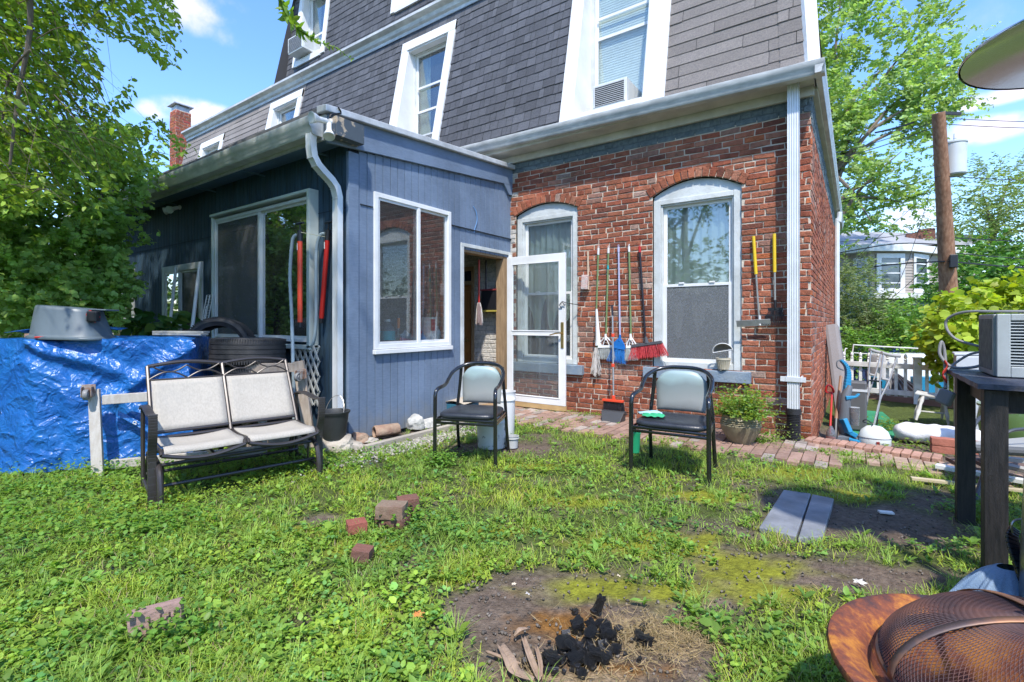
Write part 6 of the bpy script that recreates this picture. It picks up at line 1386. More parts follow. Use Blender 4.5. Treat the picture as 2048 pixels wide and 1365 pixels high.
# ================================================================ lower yard at the right
LZ = -.15
Z2 = lambda x, y, z=LZ: PZ(x, y, z)
m_vgrey = mk('vacuum_grey', (.12, .13, .14), .4); m_vblue = mk('vacuum_blue', (.02, .21, .38), .35, grime=.06); m_vclear = mkglass('vacuum_bin', (.45, .42, .40), 1, .12)
# grey rolled cushion leaning on the side wall
t = thing('foam_roll', 'long grey fabric roll leaning on the brick side wall', 'roll', tuple(Z2(1688, 842))); a = PD(1663, 652, 7.5); b = Z2(1690, 850); m = MB()
m.beam(a, b, .19, .13, (0, 1, 0)); m.build('cover', mk('grey_upholstery', (.20, .185, .18), .9, bump=.3, bscale=200, grime=.15), t, bevel=.05)
# upright vacuum
bx = Z2(1700, 886); t = thing('upright_vacuum', 'blue and grey upright carpet cleaner beside the brick side wall', 'vacuum cleaner', tuple(bx)); d0 = (bx-_C).dot(_F)
Dp = lambda x, y, dd=0: PD(x, y, d0+dd)
m = MB(); m.hexa([Dp(1672, 884, -.1), Dp(1722, 889, -.1), Dp(1718, 880, .15), Dp(1676, 878, .15), Dp(1676, 872, -.1), Dp(1718, 876, -.1), Dp(1712, 866, .12), Dp(1680, 866, .12)]); m.build('foot', m_vgrey, t, bevel=.01)
m = MB(); m.tube([Dp(1690, 872), Dp(1686, 850), Dp(1690, 820), Dp(1692, 790), Dp(1700, 772)], [.05, .065, .055, .05, .03], 12); m.build('body', m_vgrey, t, smooth=True)
m = MB(); m.tube([Dp(1708, 850, -.05), Dp(1708, 815, -.05)], [.048, .055], 16); m.tube([Dp(1708, 850, -.05), Dp(1708, 838, -.05)], [.03, .035], 12); m.build('dirty_water_tank', m_vclear, t, smooth=True)
m = MB(); m.tube([Dp(1708, 848, -.045), Dp(1708, 826, -.045)], .038, 12); m.build('tank_filter', mk('taupe_filter', (.30, .23, .19), .8), t, smooth=True)
m = MB(); nk = smoothpath([Dp(1691, 800, .02), Dp(1694, 772, .02), Dp(1696, 748, .02), Dp(1692, 732, .02), Dp(1682, 721, .02)], 4)
for i, (p, q_) in enumerate(zip(nk, nk[1:])): w_ = .075-.05*i/len(nk); m.beam(p, q_+(q_-p)*.12, .05, w_, tuple(_R))
m.beam(Dp(1690, 796, -.03), Dp(1712, 794, -.05), .06, .045, (0, 0, 1), w2=.035, h2=.02); m.beam(Dp(1710, 795, -.05), Dp(1718, 788, -.05), .035, .02, (0, 0, 1))
m.beam(Dp(1686, 838, -.05), Dp(1698, 866, -.09), .08, .05, tuple(_R)); m.beam(Dp(1694, 862, -.08), Dp(1712, 872, -.1), .07, .05, (0, 0, 1)); m.hexa([Dp(1697, 882, -.12), Dp(1722, 888, -.14), Dp(1718, 880, 0), Dp(1700, 875, 0), Dp(1698, 876, -.12), Dp(1720, 883, -.14), Dp(1716, 875, 0), Dp(1700, 869, 0)]); m.build('blue_trim', m_vblue, t, bevel=.008)
m = MB(); m.tube(smoothpath([Dp(1681, 720), Dp(1674, 724), Dp(1675, 735), Dp(1687, 741)], 4), .008, 6); m.build('cord_hook', m_vgrey, t, smooth=True)
# long handled tools by the wall
t = thing('reacher_grabber', 'red long handled reacher leaning on the brick side wall', 'grabber', tuple(Z2(1660, 884))); m = MB(); m.tube([PD(1664, 786, 5.75), PD(1660, 868, 5.4)], .011, 8); m.tube(smoothpath([PD(1651, 784, 5.75), PD(1655, 772, 5.75), PD(1663, 774, 5.75), PD(1667, 785, 5.75), PD(1652, 785, 5.75)], 4), .012, 8); m.build('shaft', m_redp, t, smooth=True)
m = MB(); p = PD(1662, 883, 5.4); m.lathe([(0, -.01), (.045, .0), (.05, .05), (.045, .10), (.02, .15), (.012, .17)], 16, Matrix.Translation(p)); m.build('clear_cup', m_vclear, t, smooth=True); m = MB(); m.lathe([(0, -.012), (.042, -.002), (.046, .045), (0, .05)], 16, Matrix.Translation(p)); m.build('orange_tip', m_orange, t, smooth=True)
t = thing('wooden_handle', 'thick brown wooden shovel handle beside the vacuum', 'shovel', tuple(Z2(1668, 884))); m = MB(); m.tube([PD(1682, 753, 5.8), PD(1672, 842, 5.5)], [.016, .02], 10); m.build('shaft', mk('brown_wood_shaft', (.24, .13, .07), .6, bump=.2), t, smooth=True); m = MB(); m.tube([PD(1672, 838, 5.5), PD(1670, 884, 5.4)], .022, 10); m.build('socket', m_blackp, t, smooth=True)
t = thing('luggage_cart', 'dark wheeled case standing behind the vacuum', 'case', tuple(Z2(1712, 865))); c = Z2(1710, 862); m = MB(); m.box(c.x-.12, c.x+.12, c.y-.1, c.y+.1, LZ+.02, LZ+.62); m.build('body', mk('dark_grey_case', (.10, .10, .10), .5), t, bevel=.02)
m = MB(); m.box(c.x-.125, c.x+.125, c.y-.105, c.y+.105, LZ+.50, LZ+.53); m.build('silver_band', m_alu, t)
# green carpet and bits of paving
m = MB(); cp = [Z2(1690, 884), Z2(1780, 888), Z2(1800, 856), Z2(1765, 826), Z2(1722, 822), Z2(1692, 826)]; m.prism([(p.x, p.y) for p in cp], (0, 0, LZ+.004), (1, 0, 0), (0, 1, 0), (0, 0, 1), .01); tag(m.build('green_carpet', mk('green_turf_carpet', (.03, .26, .12), .95, bump=1, bscale=150, grime=.25, gscale=4), None), 'piece of bright green outdoor carpet on the lower yard', 'carpet')
# crutches
m_cr = mk('crutch_aluminium', (.42, .42, .41), .35, metal=.6)
def crutch(label, x0, y0, x1, y1, wtop, lean, armw):
    ft = Z2(x1, y1); dd = (ft-_C).dot(_F); t = thing('crutch', label, 'crutch', tuple(ft), 0, 'aluminium crutches propped together by the fence'); m = MB()
    tp = PD(x0, y0, dd+lean); L_ = PD(x0-wtop, y0, dd+lean); R_ = PD(x0+wtop, y0+5, dd+lean); k = ft.lerp(tp, .38)
    for s in (L_, R_): m.tube(smoothpath([s, s.lerp(k, .55)+(s-tp)*.2, k, ft.lerp(tp, .12)], 4), .010, 6)
    m.tube([k, ft+Vector((0, 0, .02))], .012, 6); m.build('tubes', m_cr, t, smooth=True)
    m = MB(); m.tube(smoothpath([L_+(L_-tp)*.3+Vector((0, 0, .0)), L_.lerp(R_, .5)+Vector((0, 0, -.015)), R_+(R_-tp)*.35], 4), .022, 8); m.build('arm_pad', mk('grey_foam', (.34, .32, .30), .8), t, smooth=True)
    m = MB(); a_, b_ = L_.lerp(k, .55), R_.lerp(k, .55); m.tube([a_, b_], .015, 8); m.build('hand_grip', mk('grey_foam', (.34, .32, .30), .8), t, smooth=True)
    m = MB(); m.tube([ft, ft+Vector((0, 0, .05))], [.022, .015], 8); m.build('rubber_tip', m_whitep, t, smooth=True)
crutch('left crutch leaning against its neighbour', 1752, 699, 1726, 850, 10, .3, 0)
crutch('right crutch with its grey pad tipped to the right', 1781, 706, 1746, 862, 14, .25, 0)
t = thing('quad_cane', 'black four footed walking cane beside the crutches', 'cane', tuple(Z2(1750, 866))); m = MB(); ft = Z2(1752, 858); dd = (ft-_C).dot(_F); m.tube([PD(1753, 855, dd), PD(1763, 764, dd+.1)], .009, 6); m.tube(smoothpath([PD(1763, 764, dd+.1), PD(1748, 762, dd+.1), PD(1737, 762, dd+.1), PD(1734, 768, dd+.1)], 3), .011, 6); m.build('shaft', m_blackp, t, smooth=True)
m = MB(); [m.tube([PD(1752, 855, dd), PD(x, y, dd+o)], .008, 6) for x, y, o in ((1713, 862, 0), (1778, 867, -.1), (1745, 870, -.2), (1760, 858, .15))]; m.build('feet', m_blackp, t, smooth=True)
# white appliance, pillow bag, brick block
c = Z2(1749, 895); t = thing('steam_humidifier', 'white rounded steam humidifier with black cord on the low ledge', 'humidifier', tuple(c)); T = Matrix.Translation((c.x, c.y+.06, LZ)); m = MB(); m.lathe([(0, 0), (.135, 0), (.15, .03), (.148, .10), (.12, .17), (.07, .215), (.02, .225), (0, .225)], 28, T, sx=1.0, sy=.75); m.build('shell', mk('white_appliance', (.64, .67, .64), .3), t, smooth=True)
m = MB(); m.tube([T @ Vector((.1495*math.cos(a), .113*math.sin(a), .10)) for a in np.linspace(0, 6.283, 33)[:-1]], .0035, 5, closed=True); m.build('seam', mk('grey_cord', (.22, .22, .22), .6), t); m = MB(); p = T @ Vector((.03, -.118, .06)); m.box(p.x-.014, p.x+.014, p.y-.004, p.y+.01, p.z-.012, p.z+.012); m.build('switch', mk('dark_red_switch', (.25, .03, .02), .4), t); m = MB(); m.tube(smoothpath([T @ Vector((-.05, -.10, .08)), T @ Vector((-.03, -.05, .2)), T @ Vector((-.02, 0, .24)), T @ Vector((-.07, 0, .28)), T @ Vector((-.10, .02, .25)), T @ Vector((-.03, .03, .235))], 5), .006, 6); m.build('cord', m_blackp, t, smooth=True)
c = Z2(1850, 893); t = thing('white_bundle', 'long white stuffed bag lying by the brick ledge', 'bag', (c.x, c.y, LZ)); a = Z2(1785, 880); a.z = LZ+.11; b = a+Vector((.80, .0, 0)); N_ = 26; m = MB()
def bun(p, q):
    s = q; cc = a.lerp(b, s); r_ = .115*(1-(abs(2*s-1))**7)**.5+.002; an = 2*math.pi*p; w_ = 1+.07*math.sin(an*3+s*9)*math.sin(s*30)+.05*mnoise.noise(Vector((an, s*12, 0)))
    return (cc.x, cc.y+r_*1.3*w_*math.cos(an), cc.z+r_*.9*w_*math.sin(an))
m.grid(bun, 36, 44, closed_u=True); m.build('cover', mk('white_fabric', (.66, .65, .64), .7, bump2=.6, b2scale=9), t, smooth=True, angle=80)
m_pave = mk('clay_paver', (1, 1, 1), .85, attr=True, bump=.6, bscale=50, grime=.25, gscale=6, col2=(.8, .78, .74), nscale=18)
p0 = PZ(1862, 905); 
for i, (dx, dz, lab) in enumerate(((0, 0, 'lower left red brick of the ledge pile'), (.0, .07, 'upper left red brick of the ledge pile'), (.21, .0, 'lower right red brick of the ledge pile'), (.20, .07, 'upper right red brick of the ledge pile'))):
    o = loose(lab, p0+Vector((.10+dx, .05, 0)), .20, .10, .064, rad(2+i), mk('ledge_red_brick', (.38, .13, .08), .8, bump=.5, grime=.25, gscale=10), dz, seed=20+i); o['group'] = 'bricks piled on the ledge'  # brighter red for the bricks piled on the ledge
# brick edging of the upper lawn
m = MB(); r = random.Random(3); n = 15; ea = PZ(1628, 893); eb = PZ(1856, 928)
e0 = Vector((-.40, 5.80, 0)); e1 = Vector((.62, 5.62, 0)); ed = (e1-e0)/n; u = ed.normalized(); v = Vector((-u.y, u.x, 0))
for i in range(n):
    k = r.uniform(.85, 1.15); p = e0+ed*i
    M_ = Matrix.Translation(p+Vector((0, 0, r.uniform(-.006, .004)))); cs = [p+u*.004+v*-.11, p+ed-u*.004+v*-.11, p+ed-u*.004+v*.10, p+u*.004+v*.10]
    z0_, z1_ = LZ, .035+r.uniform(-.005, .005); m.hexa([q+Vector((0, 0, z0_)) for q in cs]+[q+Vector((0, 0, z1_)) for q in cs], (.44*k, .25*k, .18*k))
tag(m.build('brick_edging', m_pave, None, bevel=.006), 'row of pinkish bricks edging the upper lawn at the house corner', 'edging')
# stool
s0 = Z2(1868, 855); dd = (s0-_C).dot(_F); t = thing('white_stool', 'small white painted wooden stool in front of the picket gate', 'stool', tuple(s0)); Q = lambda x, y, o=0: PD(x, y, dd+o)
m_wst = mk('worn_white_stool', (.58, .58, .53), .7, col2=(.42, .40, .34), nscale=14, grime=.2)
m = MB(); m.hexa([Q(1830, 789, -.1), Q(1901, 802, -.1), Q(1897, 796, .18), Q(1834, 784, .18), Q(1830, 786, -.1), Q(1901, 798, -.1), Q(1897, 792, .18), Q(1834, 781, .18)]); m.build('seat', m_wst, t, bevel=.004)
for (x0, y0, x1, y1, o0, o1) in ((1843, 790, 1829, 838, -.05, -.1), (1846, 792, 1832, 841, -.08, -.2), (1889, 800, 1897, 850, -.05, -.12), (1886, 796, 1884, 838, .12, .1)):
    a, b = Q(x0, y0, o0), Q(x1, y1, o1); m = MB(); m.tube([a.lerp(b, q) for q in (0, .2, .35, .5, .65, .8, 1)], [.016, .024, .016, .02, .024, .016, .013], 10); m.build('leg', m_wst, t, smooth=True)
m = MB(); m.tube([Q(1834, 822, -.1), Q(1893, 828, -.08)], .010, 8); m.build('stretcher', m_wst, t)
# picket fence with gate
m_pf = mk('picket_white', (.80, .80, .78), .5, grime=.15, col2=(.60, .60, .57), nscale=10)
t = thing('picket_fence', 'white wooden picket fence with gate post behind the crutches', 'fence', tuple(PD(1760, 800, 8.4)))
def fx(x):  # depth of the fence along its line
    return 8.9+(x-1690)/(1960-1690)*(-1.5)
def fpnt(x, z): d = fx(x); p = PD(x, 645, d); p.z = z; return p
xs_ = [1688, 1704, 1721, 1738, 1757, 1775, 1792, 1811]+[1854, 1874, 1894, 1915, 1936, 1956, 1978]
for i, x in enumerate(xs_):
    m = MB(); a = fpnt(x, LZ+.06); b = fpnt(x, .56); m.beam(a, b, .045, .022, (0, 1, 0)); m.lathe([(.018, 0), (.026, .01), (.013, .025), (.026, .05), (.022, .085), (0, .11)], 10, Matrix.Translation(b)); m.build('picket', m_pf, t, smooth=True, angle=40)
for (a, b) in ((1688, 1828), (1842, 1985)):
    for z in (.46, LZ+.16): m = MB(); m.beam(fpnt(a, z)-Vector((0, .02, 0)), fpnt(b, z)-Vector((0, .02, 0)), .03, .085); m.build('rail', m_pf, t, bevel=.003)
m = MB(); m.beam(fpnt(1835, LZ), fpnt(1835, .60), .11, .11, (0, 1, 0)); m.beam(fpnt(1835, .60), fpnt(1835, .62), .13, .13, (0, 1, 0)); m.build('gate_post', m_pf, t, bevel=.004)
# stone wall below the fence (brick base)
m = MB(); m.beam(fpnt(1690, LZ+.0)+Vector((0, .12, 0)), fpnt(1985, LZ+.0)+Vector((0, .12, 0)), .12, .18); tag(m.build('low_brick_base', mk('brown_brick_base', (.22, .13, .10), .9, bump=.7, grime=.3), None), 'low brown brick base under the picket fence', 'wall')
# white tube rail
t = thing('bed_rail_frame', 'thin white metal tube frame standing behind the picket fence', 'frame', tuple(PD(1700, 800, 9.2))); m = MB()
m.tube([PD(1702, 725, 9.3), PD(1707, 690, 9.3), PD(1750, 693, 9.3), PD(1862, 699, 9.1)], .014, 6); m.tube([PD(1707, 706, 9.3), PD(1745, 709, 9.3)], .009, 6); m.tube(smoothpath([PD(1688, 725, 9.2), PD(1690, 700, 9.2), PD(1694, 698, 9.2)], 3), .012, 6); m.tube([PD(1703, 725, 9.3), PD(1698, 800, 9.3)], .014, 6); m.build('tubes', m_whitep, t, smooth=True)
# things beyond the fence
c = PD(1722, 800, 10.5); t = thing('parked_car', 'dark blue parked car with red tail light seen through the pickets', 'car', (c.x, c.y, LZ)); m = MB(); u = Vector((.86, -.5, 0)).normalized(); v = Vector((.5, .86, 0)); 
pr = [(-.1, .25), (-.12, .55), (-.05, .82), (.3, .9), (.55, 1.15), (1.0, 1.28), (2.2, 1.28), (2.9, .95), (3.8, .85), (4.0, .5), (3.95, .25)]
m.prism([(a, b-.35) for a, b in pr], Vector((c.x-.45, c.y, -.25)), v, (0, 0, 1), u, 1.6*0+.75); m.build('body', mk('dark_blue_car_paint', (.02, .05, .16), .25, coat=.8), t, smooth=True, bevel=.04)
m = MB(); q = PD(1727, 772, 10.3); m.box(q.x-.11, q.x+.14, q.y-.05, q.y+.05, q.z-.05, q.z+.06); m.build('tail_light', mk('red_lens', (.6, .03, .01), .2), t, bevel=.015)
for k in (.6, 3.1): m = MB(); m.lathe([(0, -.1), (.2, -.1), (.31, -.09), (.32, 0), (.31, .09), (0, .1)], 24, Matrix.Translation(Vector((c.x-.45, c.y, .0))+v*k+Vector((0, 0, -.0))) @ u.to_track_quat('Z', 'Y').to_matrix().to_4x4()); m.build('wheel', m_tyre, t, smooth=True)
c = PD(1805, 770, 9.9); t = thing('white_tank', 'large rounded white container standing behind the fence', 'container', (c.x, c.y, LZ)); m = MB(); T = Matrix.Translation(c) @ Matrix.Rotation(rad(YAW), 4, 'Z')
m.grid(lambda p, q: (lambda cs: T @ Vector((cs[0]*.62*(1-.12*q), cs[1]*.35*(1-.12*q), -.45+1.08*math.sin(q*math.pi/2)**.9)))(rr_(2*math.pi*p, 4)), 40, 10, closed_u=True); m.add([T @ Vector((.62*.88*rr_(a, 4)[0], .35*.88*rr_(a, 4)[1], .63)) for a in np.linspace(0, 6.283, 41)[:-1]], [tuple(range(40))]); m.build('shell', mk('gleaming_white_shell', (.74, .76, .77), .35), t, smooth=True, angle=50)
c = PD(1800, 785, 9.2); t = thing('black_tarp', 'pleated black tarp draped in a slope behind the pickets', 'tarp', (c.x, c.y, LZ)); m = MB(); A_, B_, C_ = PD(1783, 742, 9.3), PD(1775, 800, 9.1), PD(1868, 796, 9.1); D_ = PD(1790, 744, 9.3)
m.grid(lambda p, q: (D_.lerp(A_, 1-p)).lerp(B_.lerp(C_, p), q)+_F*(-.03*math.sin(p*38)*q), 60, 8); m.build('sheet', mk('black_tarp_plastic', (.045, .04, .045), .35), t, smooth=True, solid=.01)
for (x0, x1, y0, y1, lab) in ((1838, 1893, 758, 792, 'bright blue bin behind the gate'), (1764, 1772, 760, 794, 'narrow bright blue crate left of the black tarp')):
    a = PD(x0, y1, 9.4); b = PD(x1, y0, 9.4); t = thing('blue_bin', lab, 'bin', tuple(a), 0, 'bright blue bins behind the fence'); m = MB(); m.prism([(0, 0), ((b-a).dot(_R), 0), ((b-a).dot(_R)*1.03, b.z-a.z), (-.02, b.z-a.z)], a, _R, (0, 0, 1), _F, .3); m.build('tub', m_vblue, t, bevel=.01); m = MB(); m.prism([(-.03, 0), ((b-a).dot(_R)*1.04, 0), ((b-a).dot(_R)*1.04, .03), (-.03, .03)], a+Vector((0, 0, b.z-a.z)), _R, (0, 0, 1), _F, .32); m.build('rim', m_vblue, t)
# grey planter wall, green pot, folding chair, lumber
c0 = Z2(1893, 868); t = thing('grey_planter_box', 'tall smooth grey box beyond the table leg', 'box', tuple(c0)); m = MB(); dd = 5.9; pts_ = [PD(1912, 862, dd), PD(1982, 868, dd)]; w_ = (pts_[1]-pts_[0]); w_.z = 0; top = PD(1892, 712, dd).z
m.prism([(0, LZ), (w_.length, LZ), (w_.length, top), (0, top)], (pts_[0].x, pts_[0].y, 0), w_.normalized(), (0, 0, 1), (_F+_R*.8).normalized(), .4); m.build('shell', mk('light_grey_render', (.42, .43, .44), .7, grime=.1), t, bevel=.02)
m = MB(); m.prism([(-.02, 0), (w_.length+.02, 0), (w_.length+.02, .03), (-.02, .03)], (pts_[0].x, pts_[0].y, top), w_.normalized(), (0, 0, 1), (_F+_R*.8).normalized(), .42); m.build('lid', mk('light_grey_render', (.42, .43, .44), .7, grime=.1), t, bevel=.01)
m = MB(); g0 = PD(1950, 783, 5.2); m.add([PD(1938, 776, 5.0), PD(1985, 778, 4.6), PD(1975, 803, 4.8), PD(1960, 802, 5.0)], [(0, 1, 2, 3)]); tag(m.build('green_cloth', mk('dark_green_cloth', (.04, .13, .07), .8), None, solid=.01), 'dark green cloth corner hanging below the table top', 'cloth')
c = PD(2030, 858, 5.2); t = thing('green_planter', 'large glossy green plant pot at the right edge', 'pot', (c.x, c.y, LZ)); m = MB(); m.lathe([(0, 0), (.18, 0), (.27, .15), (.30, .33), (.28, .46), (.30, .48), (.30, .50), (.26, .50), (.25, .3), (0, .28)], 32, Matrix.Translation((c.x, c.y, LZ-.03))); m.build('glazed_body', mk('green_glaze', (.10, .17, .05), .3, coat=.4), t, smooth=True)
# folding patio chair lying open
t = thing('folding_chair', 'dark framed folding patio chair with grey seat under the table', 'chair', tuple(PZ(1960, 1000))); m = MB(); m_fc = mk('graphite_tube', (.06, .065, .07), .4, metal=.3)
m.tube(smoothpath([PD(1935, 905, 3.75), PD(1940, 870, 3.75), PD(1958, 838, 3.8), PD(1990, 827, 3.85), PD(2060, 824, 3.9)], 5), .014, 8); m.build('arm_tube', m_fc, t, smooth=True)
m = MB(); m.tube([PD(1990, 880, 3.4), PD(1948, 1010, 3.15)], .016, 8); m.tube([PD(1935, 900, 3.75), PD(1905, 973, 3.6)], .014, 8); m.build('legs', m_fc, t, smooth=True)
m = MB(); m.add([PD(1925, 888, 3.75), PD(1950, 893, 3.4), PD(2080, 905, 3.3), PD(2080, 875, 3.9)], [(0, 1, 2, 3)]); m.build('seat', mk('grey_mesh_seat', (.30, .30, .28), .8), t, solid=.02)
m = MB(); m.tube([PD(1948, 898, 3.4), PD(2080, 906, 3.3)], .03, 10); m.build('seat_bar', mk('grey_foam_bar', (.08, .085, .09), .7), t, smooth=True)
m = MB(); m.tube(smoothpath([PD(2010, 868, 3.5), PD(2030, 860, 3.5), PD(2080, 858, 3.5)], 4), .012, 8); m.build('front_arm_tube', m_fc, t, smooth=True)
def board(label, x0, y0, x1, y1, w_, h, mat, z=.01, g='lumber scraps beyond the table'):
    m = MB(); a, b = PZ(x0, y0, z), PZ(x1, y1, z); m.beam(a, b, w_, h); tag(m.build('board', mat, None, bevel=.002), label, 'board', g)
m_dkb = mk('rotten_brown_board', (.13, .08, .06), .9, bump=.6, grime=.3); m_ltb = mk('pale_board', (.48, .40, .26), .8, grime=.2); m_gyb = mk('grey_board', (.34, .33, .31), .8, grime=.25)
board('white vinyl trim strip lying across the grass', 1872, 932, 2075, 968, .07, .03, m_whitep, .05)
board('long pale wooden lath nearest in the grass', 1822, 957, 2075, 985, .045, .02, m_ltb, .02)
board('short dark board left of the lumber', 1902, 918, 1945, 940, .08, .03, m_dkb, .03)
board('dark board slanting under the chair', 1925, 905, 1990, 938, .10, .03, m_dkb, .05)
board('second dark board in the lumber pile', 1958, 905, 2060, 940, .12, .03, m_dkb, .02)
board('grey board topmost on the lumber pile', 1960, 912, 2075, 925, .07, .03, m_gyb, .11)
board('grey board lower on the lumber pile', 1985, 925, 2080, 948, .09, .03, m_gyb, .07)
board('short tan offcut on the lumber pile', 1965, 910, 1985, 930, .05, .03, m_ltb, .10)
# ---------------------------------------------------------------- utility pole
pz = PD(1899, 640, 15.5); t = thing('utility_pole', 'tall brown wooden utility pole with wires behind the table', 'utility pole', (pz.x, pz.y, LZ)); m = MB(); tpz = PD(1877, 226, 14.2)
base = Vector((pz.x, pz.y, LZ-.2)); base = base+(base-tpz)*.0
m.tube([base, PD(1898, 600, 15.4), PD(1887, 400, 14.8), tpz], [.25, .235, .185, .155], 20); m.build('shaft', mk('creosote_wood', (.23, .105, .055), .9, col2=(.36, .20, .12), nscale=7, stretch=(3, 3, .5), bump=.9, bscale=20, grime=.35, gscale=4), t, smooth=True)
m = MB(); tc2 = PD(1910, 318, 14.6); m.lathe([(0, -.50), (.24, -.50), (.27, -.46), (.27, .42), (.29, .44), (.29, .48), (.2, .52), (0, .54)], 28, Matrix.Translation(tc2)); tf = m.build('transformer', mk('transformer_grey', (.52, .55, .55), .4, grime=.12), t, smooth=True); m = MB(); m.tube([tc2+Vector((0, 0, .5)), tc2+Vector((0, 0, .75))], [.05, .03], 8); m.tube([tc2+Vector((-.28, 0, -.1)), tc2+Vector((-.5, 0, -.1))], .04, 6); m.build('bushing', m_whitep, tf, smooth=True)
m = MB(); q = PD(1898, 522, 15.2); m.box(q.x-.03, q.x+.16, q.y-.42, q.y-.22, q.z-.25, q.z+.15); m.build('junction_box', m_blackp, t, bevel=.02); m = MB(); q = PD(1884, 228, 14.2); m.beam(q+Vector((-.05, -.1, 0)), PD(1922, 228, 14.0), .06, .08); m.build('crossarm', m_blackp, t)
def wire(label, pts, r=.012, dd=None, g='overhead wires'):
    P_ = [PD(x, y, d) for x, y, d in pts]; m = MB(); 
    if len(P_) == 2:
        a, b = P_; P_ = [a.lerp(b, q)+Vector((0, 0, -(b-a).length*.02*math.sin(math.pi*q))) for q in np.linspace(0, 1, 14)]
    else: P_ = smoothpath(P_, 4)
    m.tube(P_, r, 4, caps=False); tag(m.build('wire', m_blackp, None), label, 'wire', g)
wl = [('top power line from the pole to the left', [(1672, 306, 18), (1880, 240, 14.3)], .012), ('second power line to the left', [(1672, 318, 18), (1880, 250, 14.3)], .014), ('thick insulated line above the left wires', [(1750, 266, 16), (1828, 245, 15)], .028),
      ('top power line leaving to the right edge', [(1880, 236, 14.3), (2300, 236, 14)], .010), ('second power line leaving to the right edge', [(1880, 248, 14.3), (2300, 250, 14)], .010), ('pale service line at transformer height to the left', [(1675, 400, 18), (1882, 352, 14.5)], .009),
      ('pale service line at transformer height to the right', [(1885, 352, 14.5), (2300, 356, 14)], .012), ('thick telephone cable to the left, upper', [(1670, 508, 18), (1790, 488, 16.5), (1890, 490, 15)], .022), ('thick telephone cable to the left, lower', [(1670, 545, 18), (1780, 530, 16.5), (1890, 523, 15)], .026),
      ('telephone cable to the right, upper', [(1895, 475, 15), (2300, 480, 14)], .018), ('telephone cable to the right, lower', [(1895, 523, 15), (2300, 540, 14)], .026), ('third cable to the right between them', [(1895, 505, 15), (2300, 522, 14)], .016), ('slack cable rising to the pole from the lower left', [(1675, 560, 18), (1740, 490, 17), (1830, 410, 15.8), (1882, 352, 14.6)], .011),
      ('slack drop wire crossing the bay house', [(1780, 600, 17), (1845, 540, 16), (1885, 470, 15)], .012), ('second slack drop wire crossing the bay house', [(1720, 660, 17), (1800, 560, 16), (1860, 385, 15)], .009), ('thin wire over the bay house roof', [(1670, 485, 18), (1890, 455, 15)], .010), ('thin wire just under the transformer right', [(1925, 348, 14.5), (1950, 352, 14.3), (1975, 340, 14)], .008), ('thin wire running to the roof eave', [(1690, 440, 15), (1800, 410, 15), (1880, 375, 14.7)], .008)]
for lab, pts, r_ in wl: wire(lab, pts, r_)
# ---------------------------------------------------------------- bay house in the distance
t = thing('bay_house', 'distant grey clapboard house with a two storey white trimmed bay', 'house', tuple(PD(1780, 640, 24)))
mb2 = mk('taupe_clapboard', (.36, .32, .28), .7, grime=.08); mb3 = mk('slate_blue_clapboard', (.13, .17, .21), .7, grime=.08); mwt = mk('white_paint', (.74, .75, .75))
D = 24.0; P2 = lambda x, y, o=0: PD(x, y, D+o)
bay = [(1700, .9), (1740, 0), (1822, 0), (1862, .9)]
zt_, zb_ = P2(1780, 502).z, P2(1780, 592).z; z1b = LZ-1
def facets(z0, z1, mat, name, ext=0):
    m = MB(); pts = [(1640, 1.2)]+bay+[(1960, 1.2)]; m2 = MB()
    for (x0, o0), (x1, o1) in zip(pts, pts[1:]):
        a, b = P2(x0, 645, o0), P2(x1, 645, o1); n = max(1, int((z1-z0)/.13))
        for i in range(n):
            za, zb = z0+(z1-z0)*i/n, z0+(z1-z0)*(i+1)/n; of = -_F*.025
            m.add([Vector((a.x, a.y, za))+of, Vector((b.x, b.y, za))+of, Vector((b.x, b.y, zb)), Vector((a.x, a.y, zb)), Vector((b.x, b.y, za)), Vector((a.x, a.y, za))], [(0, 1, 2, 3), (0, 5, 4, 1)])
    m.build(name, mat, t)
facets(zb_, zt_, mb2, 'upper_clapboard'); facets(z1b, zb_, mb3, 'lower_clapboard')
def band(y0, y1, out, mat, name, pts):
    m = MB()
    for (x0, o0), (x1, o1) in zip(pts, pts[1:]):
        a, b = P2(x0, y0, o0-out), P2(x1, y0, o1-out); c_, d_ = P2(x1, y0, o1+.1), P2(x0, y0, o0+.1); h = (P2(1780, y0).z-P2(1780, y1).z); zb = P2(1780, y1).z
        f = lambda p, z: (p.x, p.y, z); m.hexa([f(a, zb), f(b, zb), f(c_, zb), f(d_, zb), f(a, zb+h), f(b, zb+h), f(c_, zb+h), f(d_, zb+h)])
    m.build(name, mat, t)
bp_ = [(1690, .9), (1738, 0), (1824, 0), (1872, .9)]
band(490, 504, .35, mwt, 'eave_cornice', [(1640, 1.2)]+bp_+[(1960, 1.2)]); band(588, 598, .5, mwt, 'porch_cornice', bp_+[(1925, 1.2)])
m = MB(); a, b = P2(1640, 490, .9), P2(1960, 490, .9); c_, d_ = P2(1960, 470, 4), P2(1640, 462, 4); m.add([a, b, c_, d_], [(0, 1, 2, 3)]); m.build('roof', mk('pale_slate_roof', (.30, .30, .31), .9, grime=.2), t)
for x in (1828, 1852): m = MB(); q = P2(x, 480, 3); m.box(q.x-.35, q.x+.35, q.y-.35, q.y+.35, q.z-1, P2(x, 460 if x > 1840 else 468, 3).z); m.build('chimney', m_oldbrick, t)
